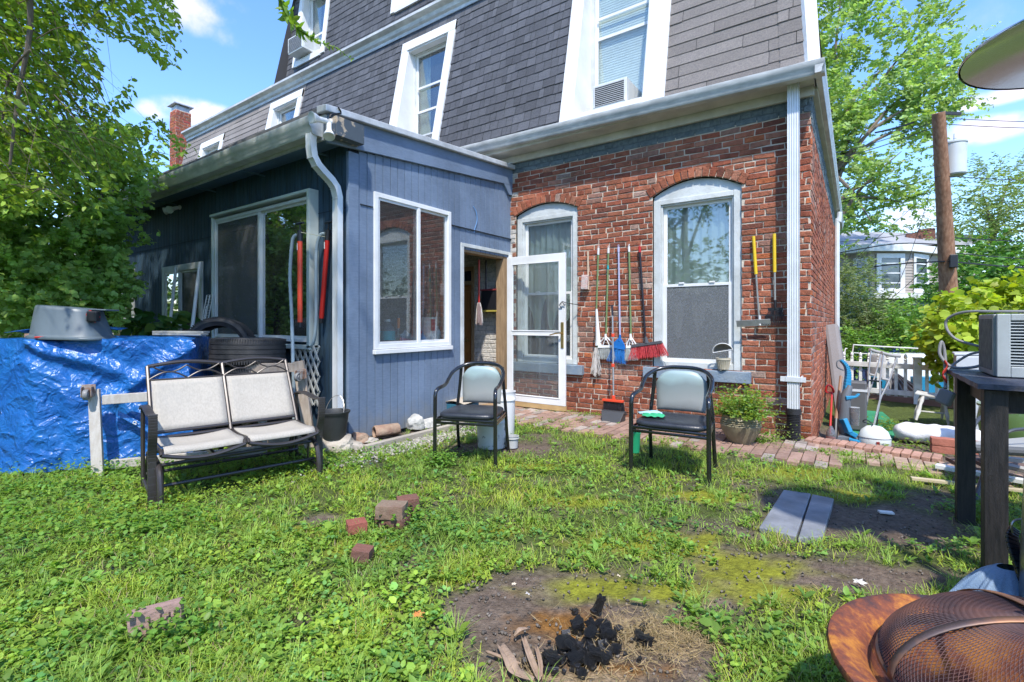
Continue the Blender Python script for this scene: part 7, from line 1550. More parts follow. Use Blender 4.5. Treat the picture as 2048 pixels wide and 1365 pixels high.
def bwin(x0, x1, y0, y1, o0, o1, lab=None):
    f = MB(); a, b = P2(x0, y1, o0-.05), P2(x1, y1, o1-.05); zt = P2((x0+x1)/2, y0).z; zb = P2((x0+x1)/2, y1).z; a.z = b.z = 0; u = (b-a); L_ = u.length; u.normalize(); n = -_F; w_ = .16*min(1, L_/1.2)+.06
    f.prism([(0, zb), (L_, zb), (L_, zb+w_), (0, zb+w_)], a, u, (0, 0, 1), n, .07); f.prism([(0, zt-w_), (L_, zt-w_), (L_, zt), (0, zt)], a, u, (0, 0, 1), n, .07); f.prism([(0, zb+w_), (w_, zb+w_), (w_, zt-w_), (0, zt-w_)], a, u, (0, 0, 1), n, .07); f.prism([(L_-w_, zb+w_), (L_, zb+w_), (L_, zt-w_), (L_-w_, zt-w_)], a, u, (0, 0, 1), n, .07)
    zm = (zb+zt)/2; 
    for zz in (zm, (zm+zt)/2, (zm+zb)/2): f.prism([(w_, zz-.03), (L_-w_, zz-.03), (L_-w_, zz+.03), (w_, zz+.03)], a, u, (0, 0, 1), n, .05)
    fr = f.build('window', mwt, t); g = MB(); g.prism([(w_, zb+w_), (L_-w_, zb+w_), (L_-w_, zt-w_), (w_, zt-w_)], a, u, (0, 0, 1), n, .02); g.build('pane', mk('dark_pane', (.05, .07, .09), .1, spec=.8, coat=.5), fr)
bwin(1752, 1808, 508, 586, 0, 0); bwin(1826, 1856, 507, 586, .1, .75); bwin(1706, 1734, 514, 590, .75, .1); bwin(1752, 1808, 626, 675, 0, 0)
# ---------------------------------------------------------------- neighbouring row house at the left (grey mansard)
rh = thing('row_house', 'attached row house with light grey shingled mansard left of the dark roof', 'house', (-12.7, 6, 0))
m = MB(); m.box(-15.7, -9.82, BY+.3, 15, -.2, 3.75); m.build('wall', m_oldbrick, rh)
D3 = (-11.15, -9.84, 4.5, 6.28); D4 = (-14.6, -13.3, 4.5, 6.05)
m = MB(); sheet(m, lambda u, z: Pm(u, z, -.012), -15.7, -9.8, 3.62, 6.46, [hole(D3), hole(D4)]); m.box(-15.69, -9.83, 7.2, 7.22, 3.6, 6.4); m.build('roof_deck', m_room, rh)
m = MB(); shingles(m, Pm, lambda z: -15.7, lambda z: -9.8, 3.72, 6.42, .14, 1.1, [D3, D4], lambda r: tuple(x*1.15 for x in greycol(r)), 31); m.build('mansard_shingles', m_shingle, rh)
m = MB(); m.add([(-15.7, MY(3.6), 3.6), (-15.7, 14, 3.6), (-15.7, 14, 6.5), (-15.7, MY(6.5), 6.5)], [(0, 1, 2, 3)]); m.build('party_wall', m_white, rh)
m = MB(); cornice(m, -15.75, -9.86, 6.2, 6.40); m.build('cornice', m_gutter, rh, smooth=True, angle=30); m = MB(); m.box(-15.7, -9.86, 6.1, 14, 6.645, 6.69); m.build('roof', mk('roof_felt', (.12, .12, .12), .9), rh)
dormer(D3, (.06, .06), 'grey mansard window next to the dark shingles', parent=rh, Y=6.20, rail_z=5.0, trim=m_white)
dormer(D4, (.06, .06), 'grey mansard window farther left', parent=rh, Y=6.15, rail_z=5.0, trim=m_white)
nh = thing('neighbour_house', 'pale sided house with brick chimney glimpsed through the left foliage', 'house', (-20, 7, 0))
m = MB(); m.box(-27, -16.2, 6.2, 14, 2.6, 5.4); m.build('white_siding', mk('cream_siding', (.62, .60, .57), .8, grime=.1), nh); m = MB(); m.box(-26.9, -16.3, 6.1, 14, -.3, 2.6); m.build('brick_ground_floor', mk('pale_red_brick', (.42, .20, .14), .85, bump=.6, grime=.2), nh)
m = MB(); m.box(-27.2, -16.0, 5.9, 14.2, 5.4, 5.6); m.build('roof', mk('roof_felt', (.12, .12, .12), .9), nh)
c = PD(361, 300, 15.2); m = MB(); k_ = .21; zt0 = PD(361, 226, 15.2).z; m.box(c.x-k_, c.x+k_, c.y-k_, c.y+k_, 5.3, zt0)
m.m = [1]*len(m.f)
chc = lambda r, u, z: tuple(q*r.uniform(.75, 1.2) for q in (.40, .13, .075))
bricks(m, lambda u, z, d=0: (c.x-k_+u, c.y-k_-d, z), 0, 2*k_, 5.3, zt0, [], chc, ch=.085, seed=40); bricks(m, lambda u, z, d=0: (c.x+k_+d, c.y-k_+u, z), 0, 2*k_, 5.3, zt0, [], chc, ch=.085, seed=41)
chm = m.build('chimney', [m_brick, m_mortar], nh); m = MB(); m.box(c.x-k_+.03, c.x+k_-.03, c.y-k_+.03, c.y+k_-.03, zt0, zt0+.14); m.box(c.x-k_-.06, c.x+k_+.06, c.y-k_-.06, c.y+k_+.06, zt0+.16, zt0+.19); m.build('chimney_cap', m_flash, chm)
m = MB(); m.box(-20.0, -18.9, 6.12, 6.19, 3.3, 4.7); m.box(-23, -21.9, 6.12, 6.19, 3.3, 4.7); m.box(-19.5, -18.4, 6.02, 6.09, .6, 2.0); m.build('window_panes', mk('dark_pane', (.05, .07, .09), .1), nh)
# ================================================================ ground
rng = np.random.default_rng(11)
def proj(P):   # world -> photo pixels, used only to read where the measured soil patches lie
    F_, R_ = np.array(_F), np.array(_R); f = P @ F_; r_ = P @ R_; return 1024+FPX*r_/f, HOR-FPX*(P[:, 2]-CAMH)/f, f
def vnoise(x, y, s, seed=0):
    return np.array([mnoise.noise(Vector((a*s+seed*7.7, b*s-seed*3.1, seed))) for a, b in zip(x, y)])
def G2(x, y): p = PZ(x, y); return (p.x, p.y)
# (centre, radius x, radius y, strength) ; u axis runs along camera right
PATCH = [(G2(1130, 1250), .52, .36, 1.7), (G2(1250, 1330), .25, .2, 1.2), (G2(1750, 1045), .42, .30, 1.25), (G2(1640, 1160), .38, .14, 1.0), (G2(1010, 893), .55, .28, 1.3), (G2(640, 1035), .28, .14, .9), (G2(850, 1130), .22, .12, .7),
         (G2(1500, 1120), .40, .14, .65), (G2(1330, 1075), .40, .16, .55), (G2(1860, 1000), .35, .2, .6), (G2(1600, 1035), .36, .36, .7), (G2(1150, 1175), .25, .12, .9), (G2(1450, 1190), .25, .12, .8), (G2(700, 880), .5, .3, .9), (G2(1840, 1150), .3, .12, .8), (G2(930, 990), .3, .12, .5), (G2(1200, 870), .8, .10, .5), (G2(1100, 960), .35, .12, .7), (G2(1380, 1000), .35, .12, .6), (G2(1250, 1020), .3, .1, .5), (G2(1450, 1060), .3, .12, .4)]
MOSS = [(G2(1190, 1172), .26, .12), (G2(1320, 1085), .45, .2), (G2(740, 1090), .25, .12), (G2(1490, 1130), .3, .16), (G2(1600, 945), .45, .2), (G2(1250, 1080), .25, .1), (G2(900, 1140), .2, .1), (G2(1520, 1180), .25, .12), (G2(1420, 990), .3, .15), (G2(1150, 1000), .3, .12), (G2(980, 1060), .25, .1), (G2(1700, 990), .3, .12), (G2(1350, 1180), .25, .1), (G2(560, 1060), .3, .1), (G2(1060, 930), .3, .1)]
cy_, sy_ = math.cos(rad(YAW)), math.sin(rad(YAW))
def blob(x, y, c, rx, ry):
    dx, dy = x-c[0], y-c[1]; u = dx*cy_+dy*sy_; v = -dx*sy_+dy*cy_; return np.exp(-((u/rx)**2+(v/ry)**2))
def bare(x, y):
    b = np.zeros_like(x)
    for c, rx, ry, s in PATCH: b += s*blob(x, y, c, rx, ry)
    b += .6*vnoise(x, y, 1.7, 1)+.55*vnoise(x, y, 6, 2)+.12
    b = b+.14*np.clip((x*cy_+y*sy_)/np.maximum(-x*sy_+y*cy_, .5)*2-.1, -.5, 1)
    b = np.where((y > 4.93+.12*np.sin(x*3)) & (x > AX-.1) & (x < BX+.1), b+.95, b)         # brick path along the wall
    b = np.where((y > 5.45) & (x >= BX), b+1.2, b)
    b = np.where((x < AX+.25) & (y > AY-.35) , b+1.2, b)
    return b
def gz(x, y): 
    e = (y-(5.68-.17*(x+.37)))/.06; s = np.clip(e, 0, 1)*(x > BX-.05)*np.clip((x-BX+.05)/.05, 0, 1)
    far = np.clip((np.hypot(x, y)-14)/20, 0, 1); return LZ*s+far*LZ-.5*np.clip((np.hypot(x, y)-18)/30, 0, 1)
def axis(a, b, st): return np.arange(a, b, st)
gx_ = np.concatenate([[-1200, -500, -200, -90, -50, -30, -20, -14, -10], axis(-8, 3.5, .045), [4.2, 5, 6.5, 9, 13, 20, 30, 50, 90, 200, 500, 1200]])
gy_ = np.concatenate([[-1200, -500, -200, -90, -50, -30, -18, -10, -5, -2, -1], axis(-.3, 7.2, .045), [8, 9, 11, 14, 18, 25, 40, 60, 100, 200, 500, 1200]])
GX, GY = np.meshgrid(gx_, gy_); x = GX.ravel(); y = GY.ravel(); z = gz(x, y)
near = (x > -8.2) & (x < 3.6) & (y > -.5) & (y < 7.4)
bz = np.zeros_like(x); bz[near] = bare(x[near], y[near]); z[near] += .012*vnoise(x[near], y[near], 3, 5)+.006*vnoise(x[near], y[near], 14, 6)-.012
under = (y > AY) & (x < AX) | (y > BY-.02) & (x < BX); z = np.where(under, -.12, z)
soil = np.array([.165, .125, .095]); turf = np.array([.09, .12, .03]); moss = np.array([.24, .25, .025]); straw = np.array([.34, .25, .15]); rust = np.array([.24, .115, .03])
k = np.clip(bz*1.1-.15, 0, 1)[:, None]; C_ = turf*(1-k)+soil*k
mm = np.zeros_like(x)
for c, rx, ry in MOSS: mm = np.maximum(mm, blob(x, y, c, rx, ry))
mmn = np.zeros_like(x); mmn[near] = vnoise(x[near], y[near], 9, 8); mk_ = np.clip((mm+mmn*.5-.25)*2.2, 0, 1)[:, None]; C_ = C_*(1-mk_)+moss*mk_
def spot(C_, px, py, rx, ry, col, seed, a=1.6):
    s = blob(x, y, G2(px, py), rx, ry); n = np.zeros_like(x); n[near] = vnoise(x[near], y[near], 11, seed); q = np.clip((s*a+n*.9-.55)*1.6, 0, 1)[:, None]; return C_*(1-q)+col*q
C_ = spot(C_, 1130, 1245, .2, .12, rust, 12); C_ = spot(C_, 1220, 1335, .2, .06, rust, 13); C_ = spot(C_, 1310, 1265, .26, .13, straw, 14); C_ = spot(C_, 1150, 1350, .3, .05, straw, 15)
C_ *= (1+.25*np.where(near, 1, 0)[:, None]*(rng.random(len(x))[:, None]-.5))
nx, ny = len(gx_), len(gy_); idx = np.arange(nx*ny).reshape(ny, nx)
q = np.stack([idx[:-1, :-1], idx[:-1, 1:], idx[1:, 1:], idx[1:, :-1]], -1).reshape(-1, 4)
def npmesh(name, V, Fq, mat, parent=None, vcol=None, ccol=None, smooth=False, n=4):
    me = bpy.data.meshes.new(name); V = np.asarray(V, dtype=np.float32)
    if parent is not None and parent.name in WM:
        inv = np.array(WM[parent.name].inverted()); V = V @ inv[:3, :3].T+inv[:3, 3]
    me.vertices.add(len(V)); me.vertices.foreach_set('co', V.astype(np.float32).ravel())
    if isinstance(Fq, list): starts = []; tot = []; lp = []; s = 0
    if isinstance(Fq, list):
        for Fa in Fq: lp.append(Fa.ravel()); m_ = Fa.shape[1]; tot += [m_]*len(Fa)
        lp = np.concatenate(lp); tot = np.array(tot); starts = np.concatenate([[0], np.cumsum(tot)[:-1]])
    else: lp = Fq.ravel(); tot = np.full(len(Fq), Fq.shape[1]); starts = np.arange(len(Fq))*Fq.shape[1]
    me.loops.add(len(lp)); me.loops.foreach_set('vertex_index', lp.astype(np.int32)); me.polygons.add(len(tot)); me.polygons.foreach_set('loop_start', starts.astype(np.int32)); me.polygons.foreach_set('loop_total', tot.astype(np.int32))
    if vcol is not None:
        ca = me.color_attributes.new('Col', 'FLOAT_COLOR', 'POINT'); ca.data.foreach_set('color', np.concatenate([vcol, np.ones((len(vcol), 1))], 1).astype(np.float32).ravel())
    me.materials.append(mat); me.update(calc_edges=True)
    if smooth: me.shade_smooth()
    o = bpy.data.objects.new(name, me); COL.objects.link(o)
    if parent is not None: o.parent = parent
    return o
m_soil = mk('soil_and_turf', (1, 1, 1), .95, attr=True, col2=(.62, .60, .58), nscale=38, bump=1.0, bscale=90, bump2=.8, b2scale=22, grime=.25, gscale=5, spec=.2)
g = npmesh('ground', np.stack([x, y, z], 1), q, m_soil, vcol=C_, smooth=True); tag(g, kind='structure')
# brick path along the house wall: individual pavers, one sheet of paving
m = MB(); r = random.Random(8)
for i in range(46):
    for j in range(5):
        l, w_ = .098, .2; px_ = AX+.05+i*.1; py_ = 4.78+j*.205+(.1 if i % 2 else 0)
        if py_+w_ > BY-.0: w_ = BY-py_-.004
        if w_ < .04 or px_ > BX+.2: continue
        if r.random() < .05: continue
        k = r.uniform(.75, 1.15); c = (.34*k, .215*k, .165*k) if r.random() < .75 else (.36*k, .30*k, .26*k); h = .012+r.uniform(-.005, .005); t1, t2 = r.uniform(-.004, .004), r.uniform(-.004, .004)
        m.hexa([(px_, py_, -.03), (px_+l-.006, py_, -.03), (px_+l-.006, py_+w_-.006, -.03), (px_, py_+w_-.006, -.03), (px_, py_, h+t1), (px_+l-.006, py_, h+t2), (px_+l-.006, py_+w_-.006, h-t1), (px_, py_+w_-.006, h-t2)], c)
for i in range(26):
    px_ = BX+.05+i*.1
    for j in range(2):
        if r.random() < .12: continue
        k = r.uniform(.8, 1.15); py_ = 5.23+j*.205-.17*(px_+.37)+(.05 if i % 2 else 0); h = .01+r.uniform(-.006, .004); m.hexa([(px_, py_, -.03), (px_+.092, py_, -.03), (px_+.092, py_+.194, -.03), (px_, py_+.194, -.03), (px_, py_, h), (px_+.092, py_, h), (px_+.092, py_+.194, h), (px_, py_+.194, h)], (.42*k, .29*k, .22*k))
tag(m.build('brick_path', m_pave, None, bevel=.004), kind='structure')
# ================================================================ leaves
T_OV = (np.array([(0, 0, 0), (.28, .42, .07), (.68, .36, .04), (1, 0, -.10), (.68, -.36, .04), (.28, -.42, .07), (.3, 0, 0), (.68, 0, -.02)]), [(0, 6, 1), (2, 7, 3), (0, 5, 6), (4, 3, 7)], [(1, 6, 7, 2), (5, 4, 7, 6)])
T_EL = (np.array([(0, 0, 0), (.35, .30, .05), (.72, .2, .0), (1, 0, -.12), (.72, -.2, .0), (.35, -.30, .05)]), [], [(0, 3, 2, 1), (0, 5, 4, 3)])
T_BL = (np.array([(0, .5, 0), (0, -.5, 0), (.45, .42, .06), (.45, -.42, .06), (.8, .25, .2), (.8, -.25, .2), (1, 0, .36)]), [(4, 5, 6)], [(0, 1, 3, 2), (2, 3, 5, 4)])
T_LB = (np.array([(0, 0, 0), (.05, .32, .0), (.38, .52, .06), (.45, .26, .0), (.78, .30, .03), (1, 0, -.08), (.78, -.30, .03), (.45, -.26, 0), (.38, -.52, .06), (.05, -.32, 0), (.4, 0, -.03)]), [(10, 0, 1), (10, 1, 2), (10, 2, 3), (10, 3, 4), (10, 4, 5), (10, 5, 6), (10, 6, 7), (10, 7, 8), (10, 8, 9), (10, 9, 0)], [])
def unit(v): return v/np.maximum(np.linalg.norm(v, axis=1, keepdims=True), 1e-9)
def leaves(name, P, D, Nn, L, W, col, mat, tmpl, parent=None, smooth=False):
    tv, t3, t4 = tmpl; D = unit(D); S = unit(np.cross(Nn, D)); U = np.cross(D, S); n = len(P); L = np.broadcast_to(L, (n,)); W = np.broadcast_to(W, (n,))
    V = P[:, None, :]+D[:, None, :]*(tv[None, :, 0:1]*L[:, None, None])+S[:, None, :]*(tv[None, :, 1:2]*W[:, None, None])+U[:, None, :]*(tv[None, :, 2:3]*L[:, None, None])
    k = len(tv); off = (np.arange(n)*k)[:, None, None]; Fs = []
    if t3: Fs.append((np.array(t3)[None]+off).reshape(-1, 3))
    if t4: Fs.append((np.array(t4)[None]+off).reshape(-1, 4))
    return npmesh(name, V.reshape(-1, 3), Fs, mat, parent, vcol=np.repeat(col, k, axis=0), smooth=smooth)
def rdir(n, zb=0.0, zs=1.0):
    v = rng.normal(size=(n, 3)); v[:, 2] = v[:, 2]*zs+zb; return unit(v)
def lcol(n, base, var=.25, yel=.15):
    b = np.array(base)[None]; k = 1+var*(rng.random((n, 1))*2-1); c = b*k; y_ = rng.random((n, 1))**3*yel*3; return np.clip(c*(1-y_*.3)+y_*np.array([.12, .11, .0]), 0, 1)
m_leaf = mk('leaf', (1, 1, 1), .45, attr=True, trans=.45, grime=0, spec=.35)
m_grass = mk('grass_blade', (1, 1, 1), .55, attr=True, trans=.35, grime=0, spec=.25)
m_twig = mk('twig_bark', (.10, .075, .05), .9, grime=.2)
m_bark2 = mk('tree_bark', (.13, .10, .08), .95, col2=(.20, .165, .13), nscale=9, stretch=(1, 1, .3), bump=1, bscale=18, grime=.3)
# ================================================================ lawn
def lawn_pts(n, dmin=1.25, dmax=6.6, power=1.6):
    # more blades close by
    d = dmin+(dmax-dmin)*rng.random(n)**power; t = rng.uniform(-1.12, 1.12, n)
    P = np.outer(d, np.array(_F))+np.outer(d*t, np.array(_R)); return P[:, 0], P[:, 1], d
def accept(x, y, thr=.55, soft=.35):
    b = bare(x, y); p = np.clip((thr+soft-b)/soft, 0, 1)*(.6+.4*1)
    blocked = (y > AY-.25) & (x < AX+.22) | (y > BY-.12) | ((y > 5.45-.17*(x+.37)) & (x > BX-.05))
    for c in [[(1567, 984), (1622, 992), (1592, 1079), (1518, 1060)], [(1624, 993), (1668, 1002), (1646, 1078), (1596, 1082)]]:
        P4 = [PZ(*a) for a in c]; ins = np.ones_like(x, dtype=bool)
        for i in range(4): a, b_ = P4[i], P4[(i+1) % 4]; ins &= ((b_.x-a.x)*(y-a.y)-(b_.y-a.y)*(x-a.x)) < 0
        blocked |= ins
    # inside the tarp pile
    return (rng.random(len(x)) < p) & ~blocked
def tonevar(c, x, y):
    v = vnoise(x, y, 1.1, 31)+.6*vnoise(x, y, 3.7, 32); v = v[:, None]; return c*(1+.35*v)*np.array([[1, 1, 1]])*(1+np.clip(v, -.5, .5)*np.array([[.25, 0, -.3]]))
def clump_noise(x, y, s, seed): return vnoise(x, y, s, seed)
N1 = 170000
x, y, d = lawn_pts(N1); ok = accept(x, y); x, y, d = x[ok], y[ok], d[ok]
tuft = clump_noise(x, y, 3.3, 21); weedy = clump_noise(x, y, 1.3, 22)
keep = rng.random(len(x)) < np.clip(.55+tuft*1.1-weedy*.5, .12, 1); x, y, d, tuft = x[keep], y[keep], d[keep], tuft[keep]
n = len(x); L = (.030+.035*rng.random(n)+.035*np.clip(tuft, 0, 1))*(1+.0*d); W = .0022+.0016*rng.random(n)+.0004*d
a = rng.random(n)*6.283; lean = rng.uniform(.15, 1.1, n); D = np.stack([np.cos(a)*lean, np.sin(a)*lean, np.ones(n)], 1); Nn = np.stack([np.cos(a), np.sin(a), -lean], 1)
c = lcol(n, (.28, .39, .055), .3, .25); dry = rng.random(n) < .11; c[dry] = np.array([.36, .29, .15])
c = tonevar(c, x, y); leaves('grass_blades', np.stack([x, y, gz(x, y)-.014], 1), D, Nn, L, W, c, m_grass, T_BL); tag(bpy.context.scene.objects['grass_blades'], 'short bright green grass growing over the yard', 'grass', kind='stuff')
# broad-leaved weeds: rosettes
N2 = 31000
x, y, d = lawn_pts(N2, power=1.45); ok = accept(x, y, .62, .3); x, y, d = x[ok], y[ok], d[ok]; weedy = clump_noise(x, y, 1.3, 22)+.5*clump_noise(x, y, 4, 23)
px_, py_, _ = proj(np.stack([x, y, x*0], 1)); leftness = np.clip((1150-px_)/900, -.4, .8)
keep = rng.random(len(x)) < np.clip(.30+weedy*1.2+leftness*.75, .04, 1); x, y, weedy = x[keep], y[keep], weedy[keep]
m_ = len(x); nl = 5; X = np.repeat(x, nl); Y = np.repeat(y, nl); n = len(X)
hh = np.repeat(.012+.040*rng.random(m_)*np.clip(.7+weedy, .3, 1.5), nl)*rng.uniform(.5, 1.1, n); a = rng.random(n)*6.283; rr_s = rng.uniform(.004, .022, n); el = rng.uniform(-.15, .75, n)
sz = np.repeat(.009+.022*rng.random(m_)**1.5, nl)*rng.uniform(.7, 1.25, n)
big_ = np.repeat(rng.random(m_) < .03, nl); sz[big_] *= 1.8
D = np.stack([np.cos(a)*np.cos(el), np.sin(a)*np.cos(el), np.sin(el)], 1); Nn = np.stack([-np.cos(a)*np.sin(el), -np.sin(a)*np.sin(el), np.cos(el)], 1)+rng.normal(size=(n, 3))*.22
c = lcol(n, (.235, .375, .06), .28, .2); tone = np.repeat(rng.random(m_), nl)[:, None]; c = c*(.75+.5*tone)*np.array([[1, 1, 1]]); bl = np.repeat(rng.random(m_) < .2, nl); c[bl] *= np.array([.7, .92, 1.5])
c = tonevar(c, X, Y); leaves('ground_weeds', np.stack([X+np.cos(a)*rr_s, Y+np.sin(a)*rr_s, gz(X, Y)-.010+hh], 1), D, Nn, sz, sz*.80, c, m_leaf, T_OV, smooth=True); tag(scene.objects['ground_weeds'], 'low broad leaved weeds and clover creeping through the lawn', 'weeds', kind='stuff')
x, y, d = lawn_pts(2600, power=1.3); ok = accept(x, y, .75, .3); x, y = x[ok], y[ok]; m_ = len(x); nl = 6; X = np.repeat(x, nl); Y = np.repeat(y, nl); n = len(X); a = rng.random(n)*6.283; el = rng.uniform(.05, .9, n); sz = np.repeat(.02+.042*rng.random(m_)**1.6, nl)*rng.uniform(.6, 1.15, n)
D = np.stack([np.cos(a)*np.cos(el), np.sin(a)*np.cos(el), np.sin(el)], 1); Nn = np.stack([-np.cos(a)*np.sin(el), -np.sin(a)*np.sin(el), np.cos(el)], 1)+rng.normal(size=(n, 3))*.15; tone = np.repeat(rng.uniform(.7, 1.25, m_), nl)[:, None]
leaves('plantain_weeds', np.stack([X, Y, gz(X, Y)-.004+.02*rng.random(n)], 1), D, Nn, sz, sz*rng.uniform(.30, .62, n), lcol(n, (.19, .34, .065), .2, .25)*tone, m_leaf, T_OV, smooth=True); tag(scene.objects['plantain_weeds'], 'larger plantain like weed rosettes dotted through the lawn', 'weeds', kind='stuff')
x, y, d = lawn_pts(420, power=1.3); ok = accept(x, y, .8, .3); x, y = x[ok], y[ok]; m_ = len(x); nl = 34; X = np.repeat(x, nl)+rng.normal(size=m_*nl)*.012; Y = np.repeat(y, nl)+rng.normal(size=m_*nl)*.012; n = len(X); a = rng.random(n)*6.283; lean = rng.uniform(.1, 1.3, n)
leaves('grass_tufts', np.stack([X, Y, gz(X, Y)-.012], 1), np.stack([np.cos(a)*lean, np.sin(a)*lean, np.ones(n)], 1), np.stack([np.cos(a), np.sin(a), -lean], 1), rng.uniform(.06, .13, n), .0032, lcol(n, (.26, .40, .08), .3, .3), m_grass, T_BL); tag(scene.objects['grass_tufts'], 'longer coarse grass tufts standing out of the lawn', 'grass', kind='stuff')
# weeds breaking up the path and foot of walls
def patch_weeds(name, lab, cs, n, s0, s1, hmax, col, tm=T_OV, asp=.8, mt=None, rxy=(.15, .1)):
    P = []; 
    for (px, py, rx, ry, w_) in cs:
        k = int(n*w_); c0 = PZ(px, py); u = rng.normal(size=(k, 2)); P.append(np.stack([c0.x+(u[:, 0]*rx)*cy_-(u[:, 1]*ry)*sy_, c0.y+(u[:, 0]*rx)*sy_+(u[:, 1]*ry)*cy_, np.zeros(k)], 1))
    P = np.concatenate(P); k = len(P); P = P[((P[:, 1] < BY-.03) | (P[:, 0] > BX+.05)) & ((P[:, 0] > AX+.03) | (P[:, 1] < AY-.03))]; k = len(P); P[:, 2] = gz(P[:, 0], P[:, 1])+rng.random(k)**1.4*hmax; a = rng.random(k)*6.283; el = rng.uniform(-.1, .8, k); s = rng.uniform(s0, s1, k)
    D = np.stack([np.cos(a)*np.cos(el), np.sin(a)*np.cos(el), np.sin(el)], 1); Nn = np.stack([-np.cos(a)*np.sin(el), -np.sin(a)*np.sin(el), np.cos(el)], 1)+rng.normal(size=(k, 3))*.25
    o = leaves(name, P, D, Nn, s, s*asp, lcol(k, col, .25, .3), mt or m_leaf, tm, smooth=True); tag(o, lab, 'weeds', kind='stuff')
patch_weeds('path_weeds', 'small bright weeds sprouting between the path bricks', [(1085, 817, .09, .03, .12), (1140, 826, .12, .03, .1), (1190, 832, .16, .04, .2), (1215, 828, .10, .03, .15), (1235, 838, .05, .02, .05), (1640, 905, .1, .03, .06), (1690, 912, .1, .03, .06), (1600, 880, .1, .04, .1), (1735, 918, .08, .03, .06), (1120, 845, .2, .08, .1)], 1700, .012, .030, .035, (.19, .28, .05))
patch_weeds('corner_weeds', 'taller leafy weeds around the bench and chair feet', [(800, 1045, .10, .06, .1), (600, 935, .3, .14, .25), (880, 930, .08, .06, .1), (320, 1060, .15, .1, .15), (40, 980, .5, .12, .3), (250, 945, .4, .08, .2), (1965, 1030, .1, .08, .1), (330, 1270, .15, .06, .1), (1520, 885, .12, .04, .08), (100, 1050, .4, .2, .3)], 4200, .016, .034, .10, (.15, .30, .05))
# dry straw by the ashes
c0 = PZ(1320, 1275); k = 1500; u = rng.normal(size=(k, 2)); P = np.stack([c0.x+u[:, 0]*.15*cy_-u[:, 1]*.08*sy_, c0.y+u[:, 0]*.15*sy_+u[:, 1]*.08*cy_, .004+.022*rng.random(k)], 1); c1 = PZ(1180, 1345); k2 = 350; u = rng.normal(size=(k2, 2)); P = np.concatenate([P, np.stack([c1.x+u[:, 0]*.2*cy_-u[:, 1]*.05*sy_, c1.y+u[:, 0]*.2*sy_+u[:, 1]*.05*cy_, .004+.01*rng.random(k2)], 1)]); k += k2
a = rng.random(k)*6.283; D = np.stack([np.cos(a), np.sin(a), rng.uniform(-.15, .5, k)], 1); leaves('dry_straw', P-np.array([0, 0, .008]), D, rdir(k, 1), rng.uniform(.02, .06, k), .0022, lcol(k, (.40, .30, .16), .3, 0), m_grass, T_BL); tag(scene.objects['dry_straw'], 'tangled tan dead grass beside the burnt wood', 'dead grass', kind='stuff')
# soil litter: crumbs and small stones
x, y, d = lawn_pts(9000, power=1.3); b = bare(x, y); sel = (b > .35) & (y < 5.3); x, y = x[sel], y[sel]; k = len(x); s = rng.uniform(.002, .006, k); cube = np.array([(i, j, l) for i in (-1, 1) for j in (-1, 1) for l in (-1, 1)])*1.0
V = np.stack([x, y, gz(x, y)-.006], 1)[:, None]+cube[None]*s[:, None, None]*rng.uniform(.5, 1.2, (k, 8, 1)); Fc = np.array([(0, 1, 3, 2), (4, 6, 7, 5), (0, 4, 5, 1), (2, 3, 7, 6), (0, 2, 6, 4), (1, 5, 7, 3)]); tone = rng.uniform(.05, .20, (k, 1))*np.array([[1, .85, .7]])
o = npmesh('soil_crumbs', V.reshape(-1, 3), (Fc[None]+(np.arange(k)*8)[:, None, None]).reshape(-1, 4), mk('soil_crumb', (1, 1, 1), .9, attr=True, grime=0), vcol=np.repeat(tone, 8, 0)); tag(o, 'soil crumbs and grit on the bare patches', 'grit', kind='stuff')
# gravel by the annex foot
c0 = PZ(840, 885); k = 1500; u = rng.normal(size=(k, 2)); x = c0.x+u[:, 0]*.10; y = c0.y+u[:, 1]*.5; ok = (x > AX+.05) & (y < 5.2); x, y = x[ok], y[ok]; k = len(x); s = rng.uniform(.004, .011, k); V = np.stack([x, y, x*0], 1)[:, None]+cube[None]*s[:, None, None]*rng.uniform(.4, 1.2, (k, 8, 1)); tone = rng.uniform(.2, .5, (k, 1))*np.array([[1, .93, .82]])
o = npmesh('gravel', V.reshape(-1, 3), (Fc[None]+(np.arange(k)*8)[:, None, None]).reshape(-1, 4), mk('soil_crumb', (1, 1, 1), .9), vcol=np.repeat(tone, 8, 0)); tag(o, 'pale gravel along the foot of the blue wall', 'gravel', kind='stuff')
# ================================================================ trees and shrubs
def in_poly(px, py, poly):
    ins = np.zeros(len(px), bool); n = len(poly)
    for i in range(n):
        (x0, y0), (x1, y1) = poly[i], poly[(i+1) % n]
        c = ((y0 > py) != (y1 > py)) & (px < (x1-x0)*(py-y0)/(y1-y0+1e-9)+x0); ins ^= c
    return ins
def sprays(P0, D0, L0, nper, droop, lsz, jitter=.03, t0=.05):
    """leaves along curved twigs: returns leaf positions, directions and the twig curves"""
    m_ = len(P0); t = np.tile(np.linspace(t0, 1, nper), m_); i = np.repeat(np.arange(m_), nper); s = t*L0[i]
    P = P0[i]+D0[i]*s[:, None]; P[:, 2] -= droop*s*s
    tang = D0[i].copy(); tang[:, 2] -= 2*droop*s; tang = unit(tang); side = unit(np.cross(tang, np.array([[0, 0, 1.0]]))); sg = np.where(np.arange(len(t)) % 2 == 0, 1, -1)[:, None]
    D = unit(tang*.55+side*sg*.9+rng.normal(size=P.shape)*.28+np.array([[0, 0, -.25]])); return P+rng.normal(size=P.shape)*jitter*.3, D, i
